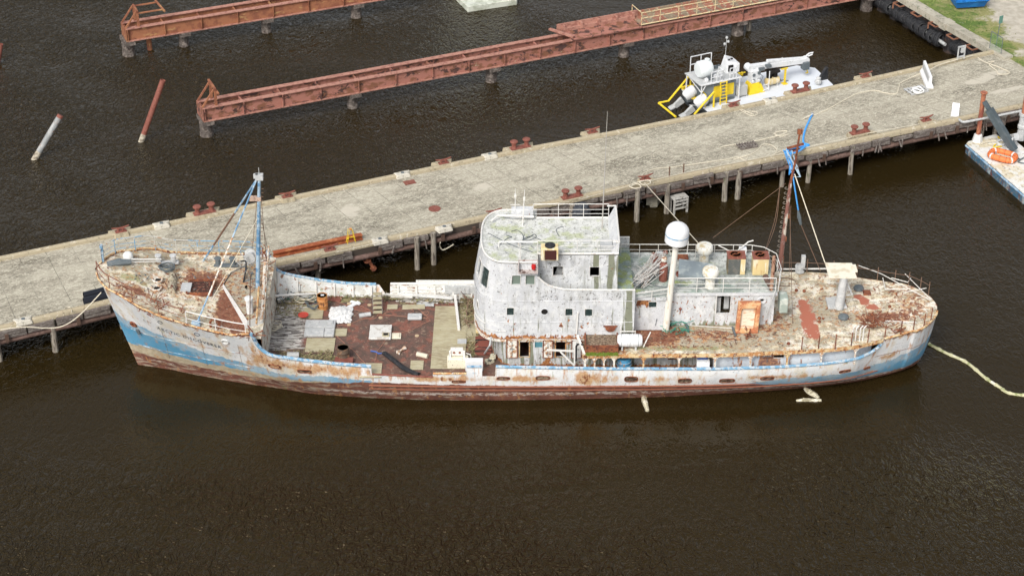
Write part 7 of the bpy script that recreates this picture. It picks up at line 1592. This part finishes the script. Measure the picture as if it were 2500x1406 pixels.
m=MB(); e=bx1; m.cyl(e+Vector((.2,-.2,0)),e+Vector((.2,.2,0)),.28,n=14); m.tube([e+Vector((.2,0,.3)),e+Vector((.5,0,.5)),e+Vector((.85,0,.5)),e+Vector((.8,0,.35)),e+Vector((.4,0,.28))],.06,6); m.build('boom_head',M_clean,kr)
m=MB(); m.box(e+Vector((.1,-.2,-.35)),(.5,.5,.6)); m.build('winch',M_dgrey,kr); m=MB(); m.tube([e+Vector((.45,0,-.3)),e+Vector((.45,0,-1.0)),e+Vector((.55,0,-1.15)),e+Vector((.35,0,-1.15))],.06,5); m.build('crane_hook',M_yellow,kr)
m=MB(); m.beam((cx_+1.0,cy_-.6,.95),(cx_+1.0,cy_-.6,2.6),.05,.05); m.beam((cx_+.5,cy_-.6,1.5),(cx_+1.0,cy_-.6,1.5),.05,.05); m.beam((cx_+.5,cy_-.6,1.0),(cx_+1.0,cy_-.6,1.2),.05,.05); m.build('crane_frame',M_clean,kr)
v=bp_(1884,210); t_=MB(); t_.lathe([(.1,-.6),(.28,-.55),(.32,-.4),(.32,.4),(.28,.55),(.1,.6)],(v.x,v.y,1.35),16,M=Matrix.Rotation(R(90),3,'Y')); cp=t_.build('air_compressor',M_cream,boat,smooth=True); m=MB()
for dx in (-.28,.22): m.cyl((v.x+dx,v.y,1.65),(v.x+dx,v.y+.1,2.25),.22,n=10); m.cyl((v.x+dx-.2,v.y-.2,2.1),(v.x+dx+.25,v.y-.2,2.2),.15,n=8)
m.build('compressor_head',M_dark,cp); m=MB(); m.box((v.x-.4,v.y,1.0),(.12,.4,.2)); m.box((v.x+.4,v.y,1.0),(.12,.4,.2)); m.build('foot',M_grey,cp)
v=bp_(1915,205); m=MB(); m.beam((v.x,v.y,.95),(v.x,v.y,2.2),.12,.12); m.box((v.x,v.y,.93),(.4,.4,.05)); m.box((v.x-.1,v.y,2.2),(.6,.12,.06)); m.build('boom_rest',M_yellow,boat)
for (x,y) in ((1700,245),(1690,214),(1808,185),(1670,218)):
    v=bp_(x,y); m=MB(); m.cyl((v.x-.12,v.y,.9),(v.x-.12,v.y,1.15),.1); m.cyl((v.x+.12,v.y,.9),(v.x+.12,v.y,1.15),.1); m.tube([(v.x-.4,v.y,1.1),(v.x+.4,v.y,1.1)],.06,6); m.build('deck_cleat',M_yellow,boat)
v=bp_(2012,196); m=MB(); m.add([(v.x-.5,v.y,.9),(v.x+.3,v.y,.9),(v.x+.3,v.y,1.9),(v.x+.15,v.y,1.9),(v.x-.5,v.y+.25,.9),(v.x+.3,v.y+.25,.9),(v.x+.3,v.y+.25,1.9),(v.x+.15,v.y+.25,1.9)],[(0,1,2,3),(7,6,5,4),(0,4,5,1),(1,5,6,2),(2,6,7,3),(3,7,4,0)]); m.build('bow_knee',M_black,boat)
v=bp_(1997,208); m=MB(); m.lathe([(.15,.9),(.12,1.05),(.28,1.1),(.28,1.25),(.12,1.4),(.2,1.5),(.05,1.6)],(v.x,v.y,0),10); m.build('capstan',M_grey,boat)
rh=random.Random(31)
for i in range(9):
    a=Vector((rh.uniform(X0-.3,cx_+2.5),v1.y+rh.uniform(.6,1.6),.93)); P_=[a]
    for k in range(4): P_.append(P_[-1]+Vector((rh.uniform(-.5,.7),rh.uniform(-.35,.35),0)))
    m=MB(); m.tube(smooth_path(P_,4),.03,5); m.build('deck_hose',M_dgrey if i%2 else M_grey,boat,smooth=True)
for i in range(7):
    a=Vector((rh.uniform(X0,X1),yc+rh.uniform(-1.0,.9),zc+.05)); m=MB(); m.box(a+Vector((0,0,.12)),(rh.uniform(.15,.4),rh.uniform(.15,.3),.24)); m.build('deck_fitting',M_dgrey if i%3 else M_wbp,boat)
# ================================================================ RIGHT-HAND WORK BARGE
cA=G(2355,348,.75); cB=G(2500,474,.75); cC=G(2460,322,.75)
d1=(cB-cA).normalized(); rz=math.atan2(d1.y,d1.x); bar=thing('work_barge','white-decked blue-sided work barge with spud poles cut by the right edge','barge',(cA.x,cA.y,0),rz)
CI=(Matrix.Translation((cA.x,cA.y,0))@Matrix.Rotation(rz,4,'Z')).inverted()
def cp_(px,py,z=.75): return CI@G(px,py,z)
e2=cp_(2455,325); e3=cp_(2500,474)
pg=[(0.25,0),(14,0),(14+e2.x,e2.y),(e2.x+.2,e2.y),(e2.x-.1,e2.y-.25),(0,.3)]
m=MB(); m.prism(pg,-.4,.72); m.build('hull',mat('worn_blue_side',(.045,.12,.19),.7,[lay((.35,.42,.45),s=(1.5,1.5,.4),th=.54,soft=.05),lay(RD,s=(2,2,.8),th=.56,soft=.04),lay((.25,.18,.12),s=6,th=.58,soft=.05)],bump=.2),bar)
m=MB(); m.prism(pg,.725,.78); m.build('deck',mat('worn_white_deck',(.62,.62,.58),.8,[lay((.55,.47,.30),s=1.3,th=.50,soft=.06,a=.8),lay((.28,.22,.15),s=4,th=.58,soft=.04,a=.8),lay((.70,.71,.72),s=.5,th=.5,soft=.05,a=.6)],bump=.3),bar)
m=MB(); m.tube([(0.25,-.03,.62),(14,-.03,.62)],.08,6); m.tube([(0,.3,.62),(e2.x-.1,e2.y-.25,.62)],.08,6); m.build('rub_rail',M_blue,bar)
M_sp=mat('spud_rust',(.36,.14,.075),.8,[lay((.22,.07,.05),s=(3,3,.8),th=.5,soft=.06)],bump=.3)
v=cp_(2386,345); tp=CI@G(2397,237,4.15) if False else v+Vector((0,0,3.9))
m=MB(); m.cyl(v,tp,.17,n=14); m.cyl(tp,tp+Vector((0,0,.08)),.26,n=14); m.build('spud_pole',M_sp,bar,smooth=True); m=MB(); m.lathe([(.4,.75),(.3,1.3),(.2,1.35)],(v.x,v.y,0),8); m.build('spud_socket',M_white,bar)
v=cp_(2491,340); m=MB(); m.cyl(v,v+Vector((0,0,8.5)),.20,n=14); m.build('spud_pole',M_sp,bar,smooth=True); m=MB(); m.lathe([(.35,.75),(.28,1.6),(.34,1.7),(.34,1.9),(.28,2.0),(.28,2.6),(.36,2.7),(.36,2.9)],(v.x,v.y,0),10); m.build('spud_socket',M_grey,bar)
a=cp_(2476,368,1.1); bT=CI@G(2401,246,4.6); 
m=MB(); b_=cp_(2403,248,4.2); m.beam(a,a.lerp(b_,.84),.5,.5); m.beam(a.lerp(b_,.84),b_,.25,.3); m.build('crane_boom',mat('slate_boom',(.07,.09,.10),.5,[lay((.12,.14,.15),s=1,th=.55,soft=.08)]),bar,bev=.03)
m=MB(); v=cp_(2470,358); m.cyl(v,v+Vector((0,0,.7)),.4,.3,12); m.beam(v+Vector((-.4,0,.5)),v+Vector((.4,0,1.0)),.4,.5); m.tube(smooth_path([v+Vector((.3,-.2,.8)),v+Vector((.8,-.6,1.1)),v+Vector((.7,-.9,.5)),v+Vector((1.4,-1.1,.4))],4),.1,6); m.build('crane_base',M_grey,bar)
for pp,mt_,r_ in (([(2430,355),(2440,345),(2455,350),(2445,358),(2435,350),(2450,342)],M_clean,.07),([(2393,355),(2410,350),(2430,348),(2432,354),(2412,356)],M_rope,.07),([(2436,337),(2440,345),(2425,362),(2445,360)],M_yellow,.05),([(2480,385),(2490,392),(2500,388),(2485,398),(2500,402)],M_dgrey,.05)):
    P_=[cp_(*q)+Vector((0,0,.1)) for q in smooth_path([(a_,b__,0) for a_,b__ in pp],4)] if False else [q+Vector((0,0,.1)) for q in smooth_path([cp_(*q) for q in pp],4)]
    m=MB(); m.tube(P_,r_,6); m.build('deck_hose',mt_,bar,smooth=True)
v=cp_(2442,332); m=MB(); m.box((v.x,v.y,.86),(.5,.35,.15)); m.build('black_pad',M_black,bar)
# orange life float
v=G(2447,388,.8); p1=G(2412,380,.8); p2=G(2482,396,.8); ang=math.atan2((p2-p1).y,(p2-p1).x)
t=thing('life_float','orange oblong life float with rope netting on the barge deck','life float',(v.x,v.y,.8),ang+R(-4)); hl,hw=.98,.62
def oval(a,b,n=40,e=.55): return [(a*math.copysign(abs(math.cos(2*math.pi*k/n))**e,math.cos(2*math.pi*k/n)),b*math.copysign(abs(math.sin(2*math.pi*k/n))**e,math.sin(2*math.pi*k/n))) for k in range(n)]
ov=[Vector((x,y,.26)) for x,y in oval(hl-.12,hw-.08)]; m=MB(); m.tube(ov,.22,10,closed=True); m.build('float_ring',M_orange,t,smooth=True)
m=MB()
for k in range(0,40,2):
    c=ov[k]; d=(ov[(k+1)%40]-ov[k-1]).normalized(); n_=Vector((-d.y,d.x,0)); m.tube([c+(n_*math.cos(a*.7854)+Vector((0,0,math.sin(a*.7854))))*.225 for a in range(8)],.012,4,closed=True)
m.build('lashing',M_dark,t); m=MB()
for k in (6,16,26,36):
    c=ov[k]; d=(ov[(k+1)%40]-ov[k-1]).normalized(); m.tube([c-d*.05,c+d*.05],.232,10)
m.build('reflective_tape',M_clean,t); m=MB()
for k in range(-4,5): m.beam((k*.17,-.45,.12),(k*.17,.45,.12),.03,.03)
for k in range(-2,3): m.beam((-.8,k*.18,.13),(.8,k*.18,.13),.03,.03)
m.box((0,0,.06),(1.4,.9,.05)); m.build('netting',M_rope,t)

# clutter against the forecastle bulkhead
for (px,py,h) in ((648,700,2.4),(650,740,2.2),(652,775,2.0),(658,715,1.6)):
    v=Md(px,py); m=MB(); m.tube([v,v+Vector((-.05,.02,h))],.05,6); m.build('bulkhead_post',M_rustw,ship)
m=MB()
for k in range(7): v=Md(655,720)+Vector((-.15,0,.25+.3*k)); m.beam(v+Vector((0,-.25,0)),v+Vector((0,.25,0)),.04,.04)
for y in (-.25,.25): v=Md(655,720)+Vector((-.15,y,0)); m.beam(v,v+Vector((0,0,2.3)),.05,.05)
m.build('ladder',M_rail,ship)
junk(660,720,Md,10,28,40,'deck_clutter',M_dgrey,ln=(.3,.9),r=(.015,.04),h=1.0); junk(662,730,Md,8,26,22,'deck_clutter',M_rustw,ln=(.3,.9),h=.8); junk(655,790,Md,8,20,16,'deck_clutter',M_wire,h=.7)

M_pp=mat('chalky_plank',(.46,.44,.40),.9,[lay((.62,.60,.56),s=(1,6,2),th=.52,soft=.06),lay((.10,.08,.06),s=(2,9,3),th=.60,soft=.04),lay(RD,s=5,th=.66,soft=.04)],bump=.5)
rp_=random.Random(12)
px_s=sorted(rp_.uniform(0,150) for _ in range(14))
for i in range(14):
    a=Md(960+px_s[i],722+rp_.uniform(0,16)); l_=rp_.uniform(1.2,3.4); m=MB(); m.box((0,0,0),(l_,rp_.uniform(.12,.3),rp_.uniform(.05,.1)),rz=rp_.uniform(-.09,.09),ry=rp_.uniform(-.05,.05)); tag(m.build('loose_plank',M_pp,None,W(a+Vector((0,0,.12+.05*(i%5))))),ORD[i].replace('front','first')+' loose grey plank from the left in the heap by the far bulwark','plank',group='loose planks heaped by the far bulwark')
junk(700,728,Md,40,8,26,'deck_clutter',M_dgrey,ln=(.3,1.1),r=(.012,.03),h=.4); junk(1150,770,Md,12,36,26,'deck_clutter',M_wire,ln=(.2,.8),h=.3); junk(1280,596,Rf,60,30,10,'roof_debris',M_dgrey,ln=(.1,.5),r=(.01,.02),h=.05)
junk(420,770,Fd,110,10,16,'deck_debris',M_rust,ln=(.08,.3),h=.08); junk(450,690,Fd,120,30,30,'deck_debris',M_dgrey,ln=(.06,.3),h=.06); junk(1750,830,Bd,160,20,46,'deck_debris',M_wire,ln=(.08,.35),h=.06); junk(2100,750,Bd,110,50,30,'deck_debris',M_rust,ln=(.06,.25),h=.05)
